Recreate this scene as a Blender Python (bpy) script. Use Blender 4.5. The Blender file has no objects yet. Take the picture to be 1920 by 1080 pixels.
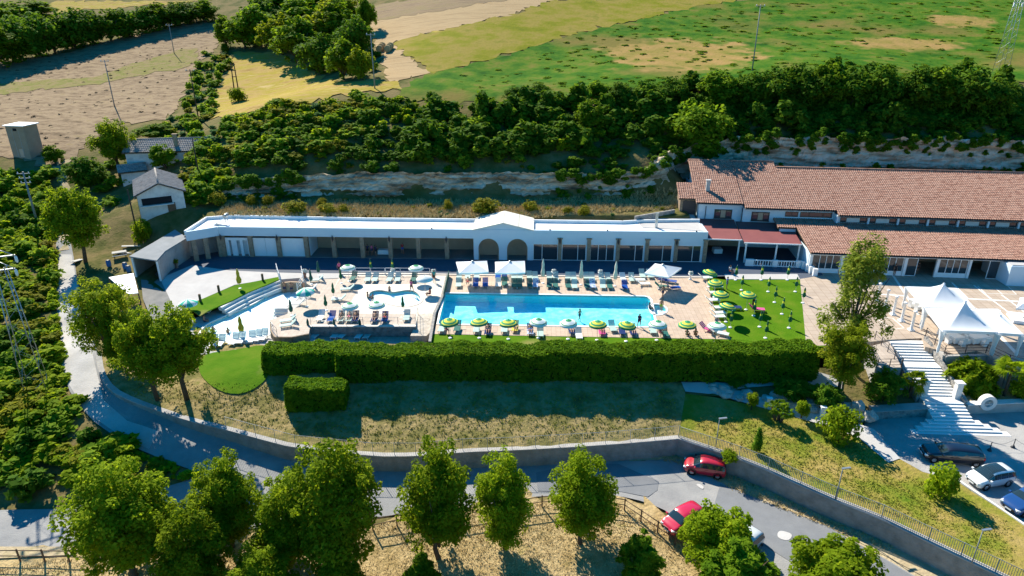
import bpy, bmesh, math, random
import numpy as np
from mathutils import Vector, Matrix
from mathutils.geometry import delaunay_2d_cdt
R = math.radians
scene = bpy.context.scene
COL = scene.collection
# ------------------------------------------------------------------ camera
CAM_H, PITCH, FPX = 34.0, R(23), 1280.0
cam_d = bpy.data.cameras.new('camera'); cam = bpy.data.objects.new('camera', cam_d); COL.objects.link(cam)
cam.location = (0, 0, CAM_H); cam.rotation_euler = (R(90) - PITCH, 0, 0)
cam_d.sensor_width = 36; cam_d.lens = 24.0; cam_d.clip_start = 0.5; cam_d.clip_end = 3000
scene.camera = cam
# ------------------------------------------------------------------ world + sun
SUN_EL, SUN_AZ = R(38), R(32)
world = bpy.data.worlds.new('World'); scene.world = world; world.use_nodes = True
wn = world.node_tree.nodes; wl = world.node_tree.links
sky = wn.new('ShaderNodeTexSky'); sky.sky_type = 'NISHITA'; sky.sun_disc = False
sky.sun_elevation = SUN_EL; sky.sun_rotation = -SUN_AZ; sky.air_density = 1.3; sky.dust_density = 0.2; sky.ozone_density = 10.0
bg = wn['Background']; bg.inputs['Strength'].default_value = 0.085
hsv = wn.new('ShaderNodeHueSaturation'); hsv.inputs['Saturation'].default_value = 1.4; hsv.inputs['Hue'].default_value = 0.49
wl.new(sky.outputs[0], hsv.inputs['Color']); wl.new(hsv.outputs[0], bg.inputs['Color'])
sun_d = bpy.data.lights.new('sun', 'SUN'); sun = bpy.data.objects.new('sun', sun_d); COL.objects.link(sun)
sun_d.energy = 5.0; sun_d.angle = R(0.5); sun_d.color = (1.0, 0.93, 0.78)
_sd = Vector((-math.sin(SUN_AZ)*math.cos(SUN_EL), math.cos(SUN_AZ)*math.cos(SUN_EL), math.sin(SUN_EL)))
sun.rotation_euler = _sd.to_track_quat('Z', 'Y').to_euler()
sun.location = _sd*200
vs = scene.view_settings; vs.view_transform = 'Standard'; vs.look = 'None'; vs.exposure = 1.0; vs.gamma = 1.0
# ------------------------------------------------------------------ pixel (1920x1080 photograph) -> place
def Zm(z):
    # the ground below the pool level: depths read off the photograph
    if z >= -1.4: return z
    if z >= -5.4: return -1.4+(z+1.4)*(1.99/4.0)
    return 34-.949*(34-z)
def P(px, py, z=0.0):
    z = Zm(z)
    a = (px-960)/FPX; b = (540-py)/FPX
    dy = math.cos(PITCH)+b*math.sin(PITCH); dz = -math.sin(PITCH)+b*math.cos(PITCH)
    t = (z-CAM_H)/dz
    return Vector((a*t, dy*t, z))
def PY(px, py, Y):
    a = (px-960)/FPX; b = (540-py)/FPX
    dy = math.cos(PITCH)+b*math.sin(PITCH); dz = -math.sin(PITCH)+b*math.cos(PITCH)
    t = Y/dy
    return Vector((a*t, Y, CAM_H+dz*t))
# ------------------------------------------------------------------ tags
def tag(o, label=None, cat=None, group=None, kind=None):
    if label: o['label'] = label
    if cat: o['category'] = cat
    if group: o['group'] = group
    if kind: o['kind'] = kind
    return o
def empty(name, loc=(0,0,0), rz=0.0, label=None, cat=None, group=None):
    o = bpy.data.objects.new(name, None); COL.objects.link(o); o.location = loc; o.rotation_euler = (0,0,rz)
    o.empty_display_size = 0.3
    return tag(o, label, cat, group)
def dup(o, parent=None):
    c = o.copy(); COL.objects.link(c)
    if parent is not None: c.parent = parent
    for ch in KIDS.get(o.name, []): 
        k = dup(ch, c)
    return c
KIDS = {}
def link(name, me, parent=None):
    o = bpy.data.objects.new(name, me); COL.objects.link(o)
    if parent is not None:
        o.parent = parent; KIDS.setdefault(parent.name, []).append(o)
    return o
def dupthing(o, loc=None, rz=None, label=None, s=None):
    c = dup_fix(o, None)
    if loc is not None: c.location = loc
    if rz is not None: c.rotation_euler = (0,0,rz)
    if label: c['label'] = label
    if s is not None: c.scale = (s,s,s) if not hasattr(s,'__len__') else s
    return c
def dup_fix(o, parent):
    c = o.copy(); COL.objects.link(c)
    if parent is not None:
        c.parent = parent; KIDS.setdefault(parent.name, []).append(c)
    for ch in list(KIDS.get(o.name, [])): dup_fix(ch, c)
    return c
ORD = ['first','second','third','fourth','fifth','sixth','seventh','eighth','ninth','tenth','eleventh','twelfth','thirteenth','fourteenth','fifteenth','sixteenth','seventeenth','eighteenth','nineteenth','twentieth','twenty-first','twenty-second','twenty-third','twenty-fourth','twenty-fifth','twenty-sixth','twenty-seventh','twenty-eighth','twenty-ninth','thirtieth']
# ------------------------------------------------------------------ materials
MATS = {}
def mat(name, cols, scale=1.0, rough=0.85, bump=0.0, bscale=None, coord='world', spec=0.3, detail=6, stretch=None, metal=0.0, contrast=0.5, trans=0.0, coat=0.0, big=None):
    """cols: one colour or a list mixed by noise. big: (colour, scale, lo, hi) a second, larger pattern."""
    if name in MATS: return MATS[name]
    if rough >= .9: spec = .03
    m = bpy.data.materials.new(name); m.use_nodes = True; MATS[name] = m
    n = m.node_tree.nodes; l = m.node_tree.links; b = n['Principled BSDF']
    b.inputs['Roughness'].default_value = rough; b.inputs['Specular IOR Level'].default_value = spec; b.inputs['Metallic'].default_value = metal
    if coat: b.inputs['Coat Weight'].default_value = coat; b.inputs['Coat Roughness'].default_value = 0.05
    if not isinstance(cols[0], (tuple, list)): cols = [cols]
    if coord == 'world': src = n.new('ShaderNodeNewGeometry').outputs['Position']
    else: src = n.new('ShaderNodeTexCoord').outputs['Object']
    if stretch:
        mp = n.new('ShaderNodeMapping'); mp.inputs['Scale'].default_value = stretch[:3]
        if len(stretch) > 3: mp.inputs['Rotation'].default_value = (0, 0, stretch[3])
        l.new(src, mp.inputs[0]); src = mp.outputs[0]
    if len(cols) > 1:
        nz = n.new('ShaderNodeTexNoise'); nz.inputs['Scale'].default_value = scale; nz.inputs['Detail'].default_value = detail; nz.inputs['Roughness'].default_value = 0.65
        l.new(src, nz.inputs['Vector'])
        rp = n.new('ShaderNodeValToRGB'); e = rp.color_ramp.elements
        lo, hi = 0.5-contrast*0.5, 0.5+contrast*0.5
        k = len(cols)
        e[0].position = lo; e[0].color = (*cols[0], 1); e[1].position = hi; e[1].color = (*cols[-1], 1)
        for i in range(1, k-1):
            q = e.new(lo+(hi-lo)*i/(k-1)); q.color = (*cols[i], 1)
        l.new(nz.outputs['Fac'], rp.inputs[0]); out = rp.outputs[0]
        if big:
            n2 = n.new('ShaderNodeTexNoise'); n2.inputs['Scale'].default_value = big[1]; n2.inputs['Detail'].default_value = 5
            l.new(src, n2.inputs['Vector'])
            r2 = n.new('ShaderNodeValToRGB'); r2.color_ramp.elements[0].position = big[2]; r2.color_ramp.elements[1].position = big[3]
            l.new(n2.outputs['Fac'], r2.inputs[0])
            mx = n.new('ShaderNodeMix'); mx.data_type = 'RGBA'
            l.new(r2.outputs[0], mx.inputs['Factor']); l.new(out, mx.inputs[6]); mx.inputs[7].default_value = (*big[0], 1)
            n3 = n.new('ShaderNodeMix'); n3.data_type = 'RGBA'; n3.blend_type = 'MULTIPLY'; n3.inputs['Factor'].default_value = 0.35
            l.new(mx.outputs[2], n3.inputs[6]); l.new(nz.outputs['Color'], n3.inputs[7])
            out = mx.outputs[2]
        l.new(out, b.inputs['Base Color'])
    else:
        b.inputs['Base Color'].default_value = (*cols[0], 1)
    if bump:
        nb = n.new('ShaderNodeTexNoise'); nb.inputs['Scale'].default_value = bscale or scale*3; nb.inputs['Detail'].default_value = 4
        l.new(src, nb.inputs['Vector'])
        bp = n.new('ShaderNodeBump'); bp.inputs['Strength'].default_value = bump; bp.inputs['Distance'].default_value = 0.15
        l.new(nb.outputs['Fac'], bp.inputs['Height']); l.new(bp.outputs[0], b.inputs['Normal'])
    return m
def leafmat(name, cols, scale=0.9, trans=0.35):
    if name in MATS: return MATS[name]
    m = mat(name, cols, scale=scale, rough=0.8, coord='world', spec=0.06, contrast=0.35)
    n = m.node_tree.nodes; l = m.node_tree.links; b = n['Principled BSDF']; o = n['Material Output']
    src = b.inputs['Base Color'].links[0].from_socket
    oi = n.new('ShaderNodeObjectInfo')
    hs = n.new('ShaderNodeHueSaturation'); mr = n.new('ShaderNodeMapRange'); mr.inputs[3].default_value = 0.8; mr.inputs[4].default_value = 1.2
    l.new(oi.outputs['Random'], mr.inputs[0]); l.new(mr.outputs[0], hs.inputs['Value']); l.new(src, hs.inputs['Color'])
    l.new(hs.outputs[0], b.inputs['Base Color'])
    t = n.new('ShaderNodeBsdfTranslucent'); mx = n.new('ShaderNodeMixShader'); mx.inputs[0].default_value = trans
    h2 = n.new('ShaderNodeHueSaturation'); h2.inputs['Value'].default_value = 1.5; h2.inputs['Hue'].default_value = 0.485
    l.new(hs.outputs[0], h2.inputs['Color']); l.new(h2.outputs[0], t.inputs[0])
    l.new(b.outputs[0], mx.inputs[1]); l.new(t.outputs[0], mx.inputs[2]); l.new(mx.outputs[0], o.inputs[0])
    return m
# ------------------------------------------------------------------ mesh builder
class MB:
    def __init__(s): s.v = []; s.f = []; s.m = []; s.sm = []
    def add(s, vs_, fs, mi=0, smooth=False):
        k = len(s.v); s.v += [tuple(v) for v in vs_]
        for f in fs: s.f.append(tuple(i+k for i in f)); s.m.append(mi); s.sm.append(smooth)
        return s
    def box(s, c, d, rz=0.0, mi=0, rx=0.0, ry=0.0):
        hx, hy, hz = d[0]/2, d[1]/2, d[2]/2
        M = Matrix.Rotation(rz,3,'Z') @ Matrix.Rotation(ry,3,'Y') @ Matrix.Rotation(rx,3,'X')
        vs_ = [Vector(c)+M@Vector((x*hx,y*hy,z*hz)) for z in (-1,1) for x,y in ((-1,-1),(1,-1),(1,1),(-1,1))]
        return s.add(vs_, [(3,2,1,0),(4,5,6,7),(0,1,5,4),(1,2,6,5),(2,3,7,6),(3,0,4,7)], mi)
    def prism(s, poly, z0, z1, mi=0, bottom=True, mtop=None):
        """poly: list of (x,y) ccw; z1 may be list (sloping top), z0 too"""
        n = len(poly)
        if sum(poly[i][0]*poly[(i+1)%n][1]-poly[(i+1)%n][0]*poly[i][1] for i in range(n)) < 0:
            poly = poly[::-1]
            if hasattr(z0,'__len__'): z0 = z0[::-1]
            if hasattr(z1,'__len__'): z1 = z1[::-1]
        a = z0 if hasattr(z0,'__len__') else [z0]*n; b = z1 if hasattr(z1,'__len__') else [z1]*n
        k = len(s.v)
        s.v += [(p[0],p[1],a[i]) for i,p in enumerate(poly)]+[(p[0],p[1],b[i]) for i,p in enumerate(poly)]
        fs = [(k+i,k+(i+1)%n,k+n+(i+1)%n,k+n+i) for i in range(n)]
        for f in fs: s.f.append(f); s.m.append(mi); s.sm.append(False)
        s.f.append(tuple(k+n+i for i in range(n))); s.m.append(mi if mtop is None else mtop); s.sm.append(False)
        if bottom: s.f.append(tuple(k+i for i in range(n))[::-1]); s.m.append(mi); s.sm.append(False)
        return s
    def tube(s, pts, r, n=6, mi=0, caps=True, smooth=True):
        pts = [Vector(p) for p in pts]; rs = r if hasattr(r,'__len__') else [r]*len(pts)
        k = len(s.v)
        for i,p in enumerate(pts):
            t = (pts[min(i+1,len(pts)-1)]-pts[max(i-1,0)]).normalized()
            ref = Vector((1,0,0)) if abs(t.x) < 0.8 else Vector((0,1,0))
            a = t.cross(ref).normalized(); b = t.cross(a)
            for j in range(n):
                q = 2*math.pi*j/n
                s.v.append(tuple(p+(a*math.cos(q)+b*math.sin(q))*rs[i]))
        for i in range(len(pts)-1):
            for j in range(n):
                s.f.append((k+i*n+j,k+i*n+(j+1)%n,k+(i+1)*n+(j+1)%n,k+(i+1)*n+j)[::-1]); s.m.append(mi); s.sm.append(smooth)
        if caps:
            s.f.append(tuple(k+j for j in range(n))); s.m.append(mi); s.sm.append(False)
            e = k+(len(pts)-1)*n
            s.f.append(tuple(e+j for j in range(n))[::-1]); s.m.append(mi); s.sm.append(False)
        return s
    def lathe(s, prof, n=12, c=(0,0,0), mi=0, smooth=True, mis=None):
        k = len(s.v)
        for r,z in prof:
            for j in range(n):
                q = 2*math.pi*j/n; s.v.append((c[0]+r*math.cos(q),c[1]+r*math.sin(q),c[2]+z))
        for i in range(len(prof)-1):
            for j in range(n):
                s.f.append((k+i*n+j,k+i*n+(j+1)%n,k+(i+1)*n+(j+1)%n,k+(i+1)*n+j)); s.m.append(mis[i] if mis else mi); s.sm.append(smooth)
        return s
    def mesh(s, name, mats):
        me = bpy.data.meshes.new(name); me.from_pydata(s.v, [], s.f)
        for m in (mats if isinstance(mats,(list,tuple)) else [mats]): me.materials.append(m)
        me.polygons.foreach_set('material_index', s.m); me.polygons.foreach_set('use_smooth', s.sm); me.update()
        return me
    def build(s, name, mats, parent=None, bevel=0):
        o = link(name, s.mesh(name, mats), parent)
        if bevel:
            b = o.modifiers.new('bevel','BEVEL'); b.width = bevel; b.segments = 2; b.limit_method = 'ANGLE'
        return o
def npmesh(name, V, F, mats, smooth=False, mi=None):
    """V (n,3), F (m,k) numpy arrays"""
    me = bpy.data.meshes.new(name); m, k = F.shape
    me.vertices.add(len(V)); me.vertices.foreach_set('co', np.ascontiguousarray(V, dtype=np.float32).ravel())
    me.loops.add(m*k); me.loops.foreach_set('vertex_index', np.ascontiguousarray(F, dtype=np.int32).ravel())
    me.polygons.add(m); me.polygons.foreach_set('loop_start', np.arange(0, m*k, k, dtype=np.int32))
    try: me.polygons.foreach_set('loop_total', np.full(m, k, dtype=np.int32))
    except Exception: pass
    for q in (mats if isinstance(mats,(list,tuple)) else [mats]): me.materials.append(q)
    if mi is not None: me.polygons.foreach_set('material_index', mi.astype(np.int32))
    me.polygons.foreach_set('use_smooth', np.full(m, smooth)); me.update(calc_edges=True); me.validate()
    return me
# ------------------------------------------------------------------ height field
def tps(pts, lam=0.02):
    A = np.array(pts, float); n = len(A); xy = A[:, :2]/50.0
    d = np.linalg.norm(xy[:,None]-xy[None], axis=2); K = np.where(d > 0, d**2*np.log(d+1e-12), 0)+lam*0.01*np.eye(n)
    Pm = np.c_[np.ones(n), xy]; L = np.zeros((n+3,n+3)); L[:n,:n] = K; L[:n,n:] = Pm; L[n:,:n] = Pm.T
    w = np.linalg.solve(L, np.r_[A[:,2], 0, 0, 0])
    def f(x, y):
        x = np.asarray(x, float)/50.0; y = np.asarray(y, float)/50.0; sh = x.shape; x = x.ravel(); y = y.ravel(); out = np.empty(len(x))
        for i in range(0, len(x), 20000):
            xs, ys = x[i:i+20000], y[i:i+20000]
            r2 = (xs[:,None]-xy[None,:,0])**2+(ys[:,None]-xy[None,:,1])**2
            out[i:i+20000] = (0.5*r2*np.log(r2+1e-20))@w[:n]+w[n]+w[n+1]*xs+w[n+2]*ys
        return out.reshape(sh)
    return f
def inpoly(x, y, poly):
    x = np.asarray(x); y = np.asarray(y); ins = np.zeros(x.shape, bool); n = len(poly)
    for i in range(n):
        x1,y1 = poly[i][0],poly[i][1]; x2,y2 = poly[(i+1)%n][0],poly[(i+1)%n][1]
        c = ((y1 > y) != (y2 > y)) & (x < (x2-x1)*(y-y1)/((y2-y1) if y2 != y1 else 1e-9)+x1)
        ins ^= c
    return ins
def densify(poly, step, closed=True):
    out = []; n = len(poly)
    for i in range(n if closed else n-1):
        a = Vector(poly[i][:2]); b = Vector(poly[(i+1)%n][:2]); k = max(1, int((b-a).length/step))
        out += [tuple(a+(b-a)*j/k) for j in range(k)]
    if not closed: out.append(tuple(poly[-1][:2]))
    return out
def smoothline(pts, it=2, closed=False):
    pts = [Vector(p) for p in pts]
    for _ in range(it):
        o = [] if closed else [pts[0]]
        for i in range(len(pts) if closed else len(pts)-1):
            a, b = pts[i], pts[(i+1)%len(pts)]
            o += [a*0.75+b*0.25, a*0.25+b*0.75]
        if not closed: o.append(pts[-1])
        pts = o
    return pts
def region(name, poly, zf, material, step=None, holes=(), skirt=0.0, kind='structure', noise=0.0):
    """a ground sheet over a world polygon; zf constant or function of (x, y) arrays"""
    poly = densify(poly, step or 4.0); vs_ = [Vector(p) for p in poly]; ed = [(i,(i+1)%len(poly)) for i in range(len(poly))]
    for h in holes:
        h = densify(h, 3.0); k = len(vs_); vs_ += [Vector(p) for p in h]; ed += [(k+i,k+(i+1)%len(h)) for i in range(len(h))]
    if step:
        a = np.array(poly); gx, gy = np.meshgrid(np.arange(a[:,0].min(), a[:,0].max(), step), np.arange(a[:,1].min(), a[:,1].max(), step))
        rng = np.random.default_rng(3); gx = gx+rng.uniform(-.3,.3,gx.shape)*step; gy = gy+rng.uniform(-.3,.3,gy.shape)*step
        k = inpoly(gx, gy, poly)
        for h in holes: k &= ~inpoly(gx, gy, h)
        vs_ += [Vector(p) for p in zip(gx[k], gy[k])]
    v, e, f, *_ = delaunay_2d_cdt([Vector((p[0],p[1])) for p in vs_], ed, [], 1, 1e-4)
    X = np.array([p[0] for p in v]); Y = np.array([p[1] for p in v])
    Z = zf(X, Y) if callable(zf) else np.full(len(X), float(zf))
    if noise: Z = Z+np.random.default_rng(5).uniform(-noise, noise, len(Z))
    tris = []
    for q in f:
        c = (sum(v[i][0] for i in q)/len(q), sum(v[i][1] for i in q)/len(q))
        if not bool(inpoly(c[0], c[1], poly)): continue
        if any(bool(inpoly(c[0], c[1], h)) for h in holes): continue
        tris.append(tuple(q))
    me = bpy.data.meshes.new(name); verts = list(zip(X, Y, Z)); faces = tris
    if skirt:
        n0 = len(poly); pz = zf(np.array([p[0] for p in poly]), np.array([p[1] for p in poly])) if callable(zf) else [zf]*n0
        k = len(verts); verts += [(p[0],p[1],pz[i]) for i,p in enumerate(poly)]+[(p[0],p[1],pz[i]-skirt) for i,p in enumerate(poly)]
        faces = faces+[(k+i,k+n0+i,k+n0+(i+1)%n0,k+(i+1)%n0) for i in range(n0)]
    me.from_pydata(verts, [], faces); me.materials.append(material); me.update()
    if step: me.polygons.foreach_set('use_smooth', [True]*len(me.polygons))
    o = link(name, me); 
    if kind: o['kind'] = kind
    return o
# ================================================================== GROUND
def C(px, py, z): v = P(px, py, z); return (v.x, v.y, v.z)
ROAD_IN = [(128,430,1.2),(137,475,.2),(146,530,-.8),(165,600,-1.9),(186,705,-2.9),(200,752,-3.7),(250,790,-4.7),(350,822,-5.8),(480,856,-6.6),(600,878,-7.0),(717,884,-7.2),(868,880,-7.35),(1000,874,-7.4),(1180,864,-7.4),(1285,868,-7.4),(1355,908,-7.4),(1440,945,-7.4),(1552,990,-7.4),(1715,1080,-7.4),(1830,1150,-7.4)]
ROAD_OUT = [(108,430,1.2),(105,475,.2),(106,560,-1.1),(110,640,-2.4),(122,720,-3.7),(160,780,-4.8),(230,830,-5.7),(300,860,-6.3),(372,885,-6.8),(330,912,-7.3),(140,955,-7.9),(0,957,-8),(-150,960,-8),(-150,1034,-8.1),(0,1031,-8.1),(140,1031,-8.1),(300,1012,-8),(500,988,-7.8),(740,966,-7.6),(900,950,-7.5),(1005,928,-7.5),(1155,929,-7.5),(1212,942,-7.5),(1257,962,-7.5),(1300,1000,-7.5),(1420,1065,-7.5),(1500,1110,-7.5),(1600,1180,-7.5)]
ctrl = [C(*q) for q in ROAD_IN]+[C(*q) for q in ROAD_OUT]
NROAD = len(ctrl)
ctrl += [(-75,20,-9),(-30,20,-9.5),(0,22,-9.5),(40,15,-9.5),(80,10,-9),(-30,40,-8.5),(-10,42,-8.4),(5,43,-8.3),(14,40,-8.4),(20,36,-8.3),
  (-75,44,-7.6),(-110,45,-6.5),(-60,58,-5.5),(-75,62,-5.0),(-110,62,-4.5),(-66,75,-1.6),(-80,75,-1.5),(-120,75,-2),(-72,90,1.2),(-95,90,1.5),(-140,90,1),
  # left farm side and fields
  (-64,100,3.0),(-52,99,4.6),(-46,103,4.9),(-60,110,6.0),(-90,108,5.6),(-88,120,8.4),(-120,122,8.6),(-140,125,9),(-90,150,12.6),(-130,150,12.6),(-100,200,19.9),(-160,205,20.5),(-110,230,25.8),(-180,240,27),
  (-52,122,12.0),(-50,150,15.0),(-60,180,18.6),(-70,220,25.5),
  (-52,85,.0),(-47,80,-.3),(-51,76,-.9),(-50,92,.3),(-45,72,-1.0),(-56,88,.1),(-44,66,-1.3),
  (-30,145,18.8),(0,145,19),(40,145,20.6),(90,145,20.8),(-25,165,22.4),(10,165,22.8),(60,165,24.0),(110,165,24.5),
  (-20,190,27.2),(30,190,28),(100,190,29),(-20,215,33.0),(30,215,33.3),(120,215,34.5),(-60,260,38),(0,260,43),(150,260,44),(-200,300,42),(0,320,53),(200,320,55),(-250,420,60),(0,420,66),(250,420,68),(26,102,5.0),
  # right outside frame
  (95,60,-4),(95,40,-7),(95,95,3)]
ctrl = ctrl[:NROAD]+[(x,y,Zm(z)) for x,y,z in ctrl[NROAD:]]
# terrace, cliff and bank behind the buildings
for X in range(-42, 25, 6):
    ctrl += [(X,Y,z) for Y,z in ((96,4.5),(99,4.5),(102,4.6),(105,4.9),(108,8.6),(112,10.7),(118,13.0),(127,16.3+max(0,X)*.03))]
for X in range(30, 105, 7):
    ctrl += [(X,Y-(X-30)*.03,z) for Y,z in ((107,5.0),(111,5.2),(114.3,5.4),(117.0,11.9),(123,14.6),(130,18))]
hTraw = tps(ctrl, 0.05)
# the levelled ground of the resort: everything inside is carried by sheets of its own
_pw = [(184,664,-1.2,1.6,.3),(190,704,-2.0,1.6,.6),(210,734,-2.5,1.3,1.0),(250,754,-2.9,.8,1.5),(350,789,-3.8,.5,1.6),(480,822,-4.7,.4,1.6),(555,842,-5.1,.3,1.6),(700,857,-5.5,0,1.6),(868,849,-5.5,0,1.6),(1135,836,-5.45,0,1.6),(1272,824,-5.4,.2,1.6),(1300,838,-5.4,.8,1.4),(1440,884,-5.4,1.0,1.2),(1652,974,-5.4,1.0,1.2),(1865,1078,-5.4,1.0,1.2),(1990,1140,-5.4,1.0,1.2)]
PLAT = [tuple(P(*q)[:2]) for q in [(318,560,0),(330,592,-1)]]+[(P(q[0],q[1],q[2]).x+q[3],P(q[0],q[1],q[2]).y+q[4]) for q in _pw]+[(96,40),(96,106),(45,108.5),(29.5,112),(27.5,100),(26.8,95.3),(-5,95.9),(-41.8,97.2),(-48,93.5)]+[tuple(P(*q)[:2]) for q in [(330,470,0),(300,522,0)]]
def hT(x, y):
    x = np.asarray(x, float); y = np.asarray(y, float)
    z = hTraw(x, y)
    return np.where(inpoly(x, y, PLAT), np.minimum(z, -0.5)*0-9.5+0*z, z)
def ray(px, py, hf=None, lo=40.0, hi=420.0):
    """where the line of sight meets the natural ground"""
    hf = hf or hTraw
    a = (px-960)/FPX; b = (540-py)/FPX
    dy = math.cos(PITCH)+b*math.sin(PITCH); dz = -math.sin(PITCH)+b*math.cos(PITCH)
    ys = np.concatenate([np.arange(lo,160,0.4), np.arange(160,hi,1.0)]); t = ys/dy
    k = np.nonzero(CAM_H+dz*t <= hf(a*t, ys))[0]
    i = k[0] if len(k) else len(ys)-1
    return Vector((a*t[i], ys[i], float(hf(np.array([a*t[i]]), np.array([ys[i]]))[0])))
G = ray
# --- materials of the ground
straw = (.40,.29,.13); straw2 = (.28,.21,.09); olive = (.14,.15,.03)
m_terrain = mat('scrub ground', [(.05,.06,.015),(.10,.10,.03),(.20,.15,.065),(.06,.09,.015)], scale=0.25, rough=0.95, bump=0.8, bscale=2.5, contrast=0.55)
m_dryfield = mat('dry weedy field', [(.12,.085,.052),(.22,.155,.095),(.31,.225,.14),(.25,.185,.09)], scale=0.55, rough=0.95, bump=1.0, bscale=2.2, contrast=0.42, stretch=(.7,1.3,1,.3))
m_weed = mat('grey green weeds', [(.11,.13,.03),(.19,.18,.05),(.25,.19,.09),(.14,.15,.045)], scale=0.5, rough=0.95, bump=1.0, bscale=2.0, contrast=0.5)
m_stubble = mat('straw stubble', [(.22,.14,.035),(.38,.26,.09),(.30,.24,.03),(.46,.33,.14)], scale=0.3, rough=0.95, bump=0.9, bscale=2.5, contrast=0.36, stretch=(.5,1.5,1,.35))
m_mown = mat('mown straw rows', [(.32,.215,.11),(.42,.30,.165),(.25,.17,.09)], scale=0.35, rough=0.95, bump=0.6, bscale=3, contrast=0.4, stretch=(.15,1.6,1,-.25))
m_plough = mat('ploughed rows', [(.17,.12,.08),(.28,.20,.12),(.22,.19,.07)], scale=0.5, rough=0.95, bump=0.8, bscale=3, contrast=0.4, stretch=(.12,1.8,1,-.25))
m_ygrass = mat('yellow green meadow', [(.12,.14,.008),(.18,.18,.012),(.26,.20,.045),(.13,.15,.01)], scale=0.16, rough=0.95, bump=0.7, bscale=1.6, contrast=0.5)
m_ggrass = mat('green meadow', [(.018,.075,.006),(.04,.12,.008),(.085,.15,.012),(.16,.15,.03)], scale=0.2, rough=0.95, bump=0.8, bscale=1.3, contrast=0.36, detail=8, big=((.17,.14,.035),.05,.52,.66))
def patchmat(m, spots, c1, c2):
    n = m.node_tree.nodes; l = m.node_tree.links; b = n['Principled BSDF']; src = b.inputs['Base Color'].links[0].from_socket
    g = n.new('ShaderNodeNewGeometry'); nz = n.new('ShaderNodeTexNoise'); nz.inputs['Scale'].default_value = .22; nz.inputs['Detail'].default_value = 6; l.new(g.outputs['Position'], nz.inputs[0])
    rp = n.new('ShaderNodeValToRGB'); rp.color_ramp.elements[0].color = (*c1,1); rp.color_ramp.elements[1].color = (*c2,1); rp.color_ramp.elements[0].position = .35; rp.color_ramp.elements[1].position = .65; l.new(nz.outputs['Fac'], rp.inputs[0])
    for (cx,cy,rx,ry) in spots:
        mp = n.new('ShaderNodeVectorMath'); mp.operation = 'SUBTRACT'; mp.inputs[1].default_value = (cx,cy,0); l.new(g.outputs['Position'], mp.inputs[0])
        sc = n.new('ShaderNodeVectorMath'); sc.operation = 'MULTIPLY'; sc.inputs[1].default_value = (1/rx,1/ry,0); l.new(mp.outputs[0], sc.inputs[0])
        ln = n.new('ShaderNodeVectorMath'); ln.operation = 'LENGTH'; l.new(sc.outputs[0], ln.inputs[0])
        ad = n.new('ShaderNodeMath'); ad.operation = 'MULTIPLY_ADD'; ad.inputs[1].default_value = 1.6; l.new(nz.outputs['Fac'], ad.inputs[0]); l.new(ln.outputs['Value'], ad.inputs[2])
        mr = n.new('ShaderNodeMapRange'); mr.inputs[1].default_value = 1.55; mr.inputs[2].default_value = 1.9; mr.inputs[3].default_value = 1; mr.inputs[4].default_value = 0; l.new(ad.outputs[0], mr.inputs[0])
        mx = n.new('ShaderNodeMix'); mx.data_type = 'RGBA'; l.new(mr.outputs[0], mx.inputs['Factor']); l.new(src, mx.inputs[6]); l.new(rp.outputs[0], mx.inputs[7]); src = mx.outputs[2]
    l.new(src, b.inputs['Base Color'])
m_bare = mat('bare straw patch', [(.36,.25,.10),(.46,.33,.15),(.26,.24,.05)], scale=0.4, rough=0.95, bump=0.6, bscale=2.5, contrast=0.5)
m_lawn = mat('mown lawn', [(.04,.12,.004),(.075,.165,.006),(.13,.185,.015)], scale=0.35, rough=0.9, bump=0.4, bscale=6, contrast=0.55, big=((.26,.22,.08),0.12,.60,.75))
m_bank = mat('dry grass bank', [(.09,.085,.03),(.17,.15,.05),(.32,.24,.11),(.14,.15,.03)], scale=0.5, rough=0.95, bump=0.9, bscale=2.5, contrast=0.5)
m_lawn2 = mat('summer burnt lawn', [(.09,.15,.012),(.18,.19,.025),(.29,.22,.06),(.36,.26,.10)], scale=0.30, rough=0.95, bump=0.7, bscale=4, contrast=0.45)
m_orchard = mat('orchard dry ground', [(.20,.16,.06),(.36,.26,.12),(.47,.35,.18),(.27,.23,.07)], scale=0.6, rough=0.95, bump=0.8, bscale=4, contrast=0.5)
m_asph = mat('worn asphalt', [(.20,.20,.205),(.28,.275,.27),(.37,.355,.34)], scale=0.45, rough=0.9, bump=0.25, bscale=9, contrast=0.6, big=((.36,.34,.32),.10,.56,.70))
m_asph2 = mat('grey asphalt patch', [(.17,.175,.185),(.22,.225,.235)], scale=0.8, rough=0.9, bump=0.15, bscale=9, contrast=0.6)
m_asph3 = mat('pale worn lane', [(.32,.305,.285),(.46,.435,.41),(.56,.53,.49)], scale=0.35, rough=0.95, bump=0.3, bscale=6, contrast=0.6)
m_walk_shade = mat('shade-dark walkway asphalt', [(.055,.07,.10),(.08,.095,.13)], scale=0.6, rough=0.85, bump=0.1, bscale=9)  # building's shade painted into the dark blue; left edge follows the shadow
m_conc = mat('pale concrete', [(.40,.38,.37),(.52,.50,.48)], scale=0.5, rough=0.9, bump=0.15, bscale=8, contrast=0.6)
m_conc2g = mat('stained yard concrete', [(.16,.16,.155),(.26,.25,.24)], scale=.6, rough=.9, contrast=.5)
m_carpark = mat('worn car park asphalt', [(.27,.26,.25),(.36,.345,.33),(.43,.41,.39)], scale=.5, rough=.95, bump=.25, bscale=8, contrast=.55)
m_verge = mat('dusty verge', [(.32,.25,.15),(.45,.36,.23),(.25,.22,.08)], scale=0.7, rough=0.95, bump=0.5, bscale=4, contrast=0.5)
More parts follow.
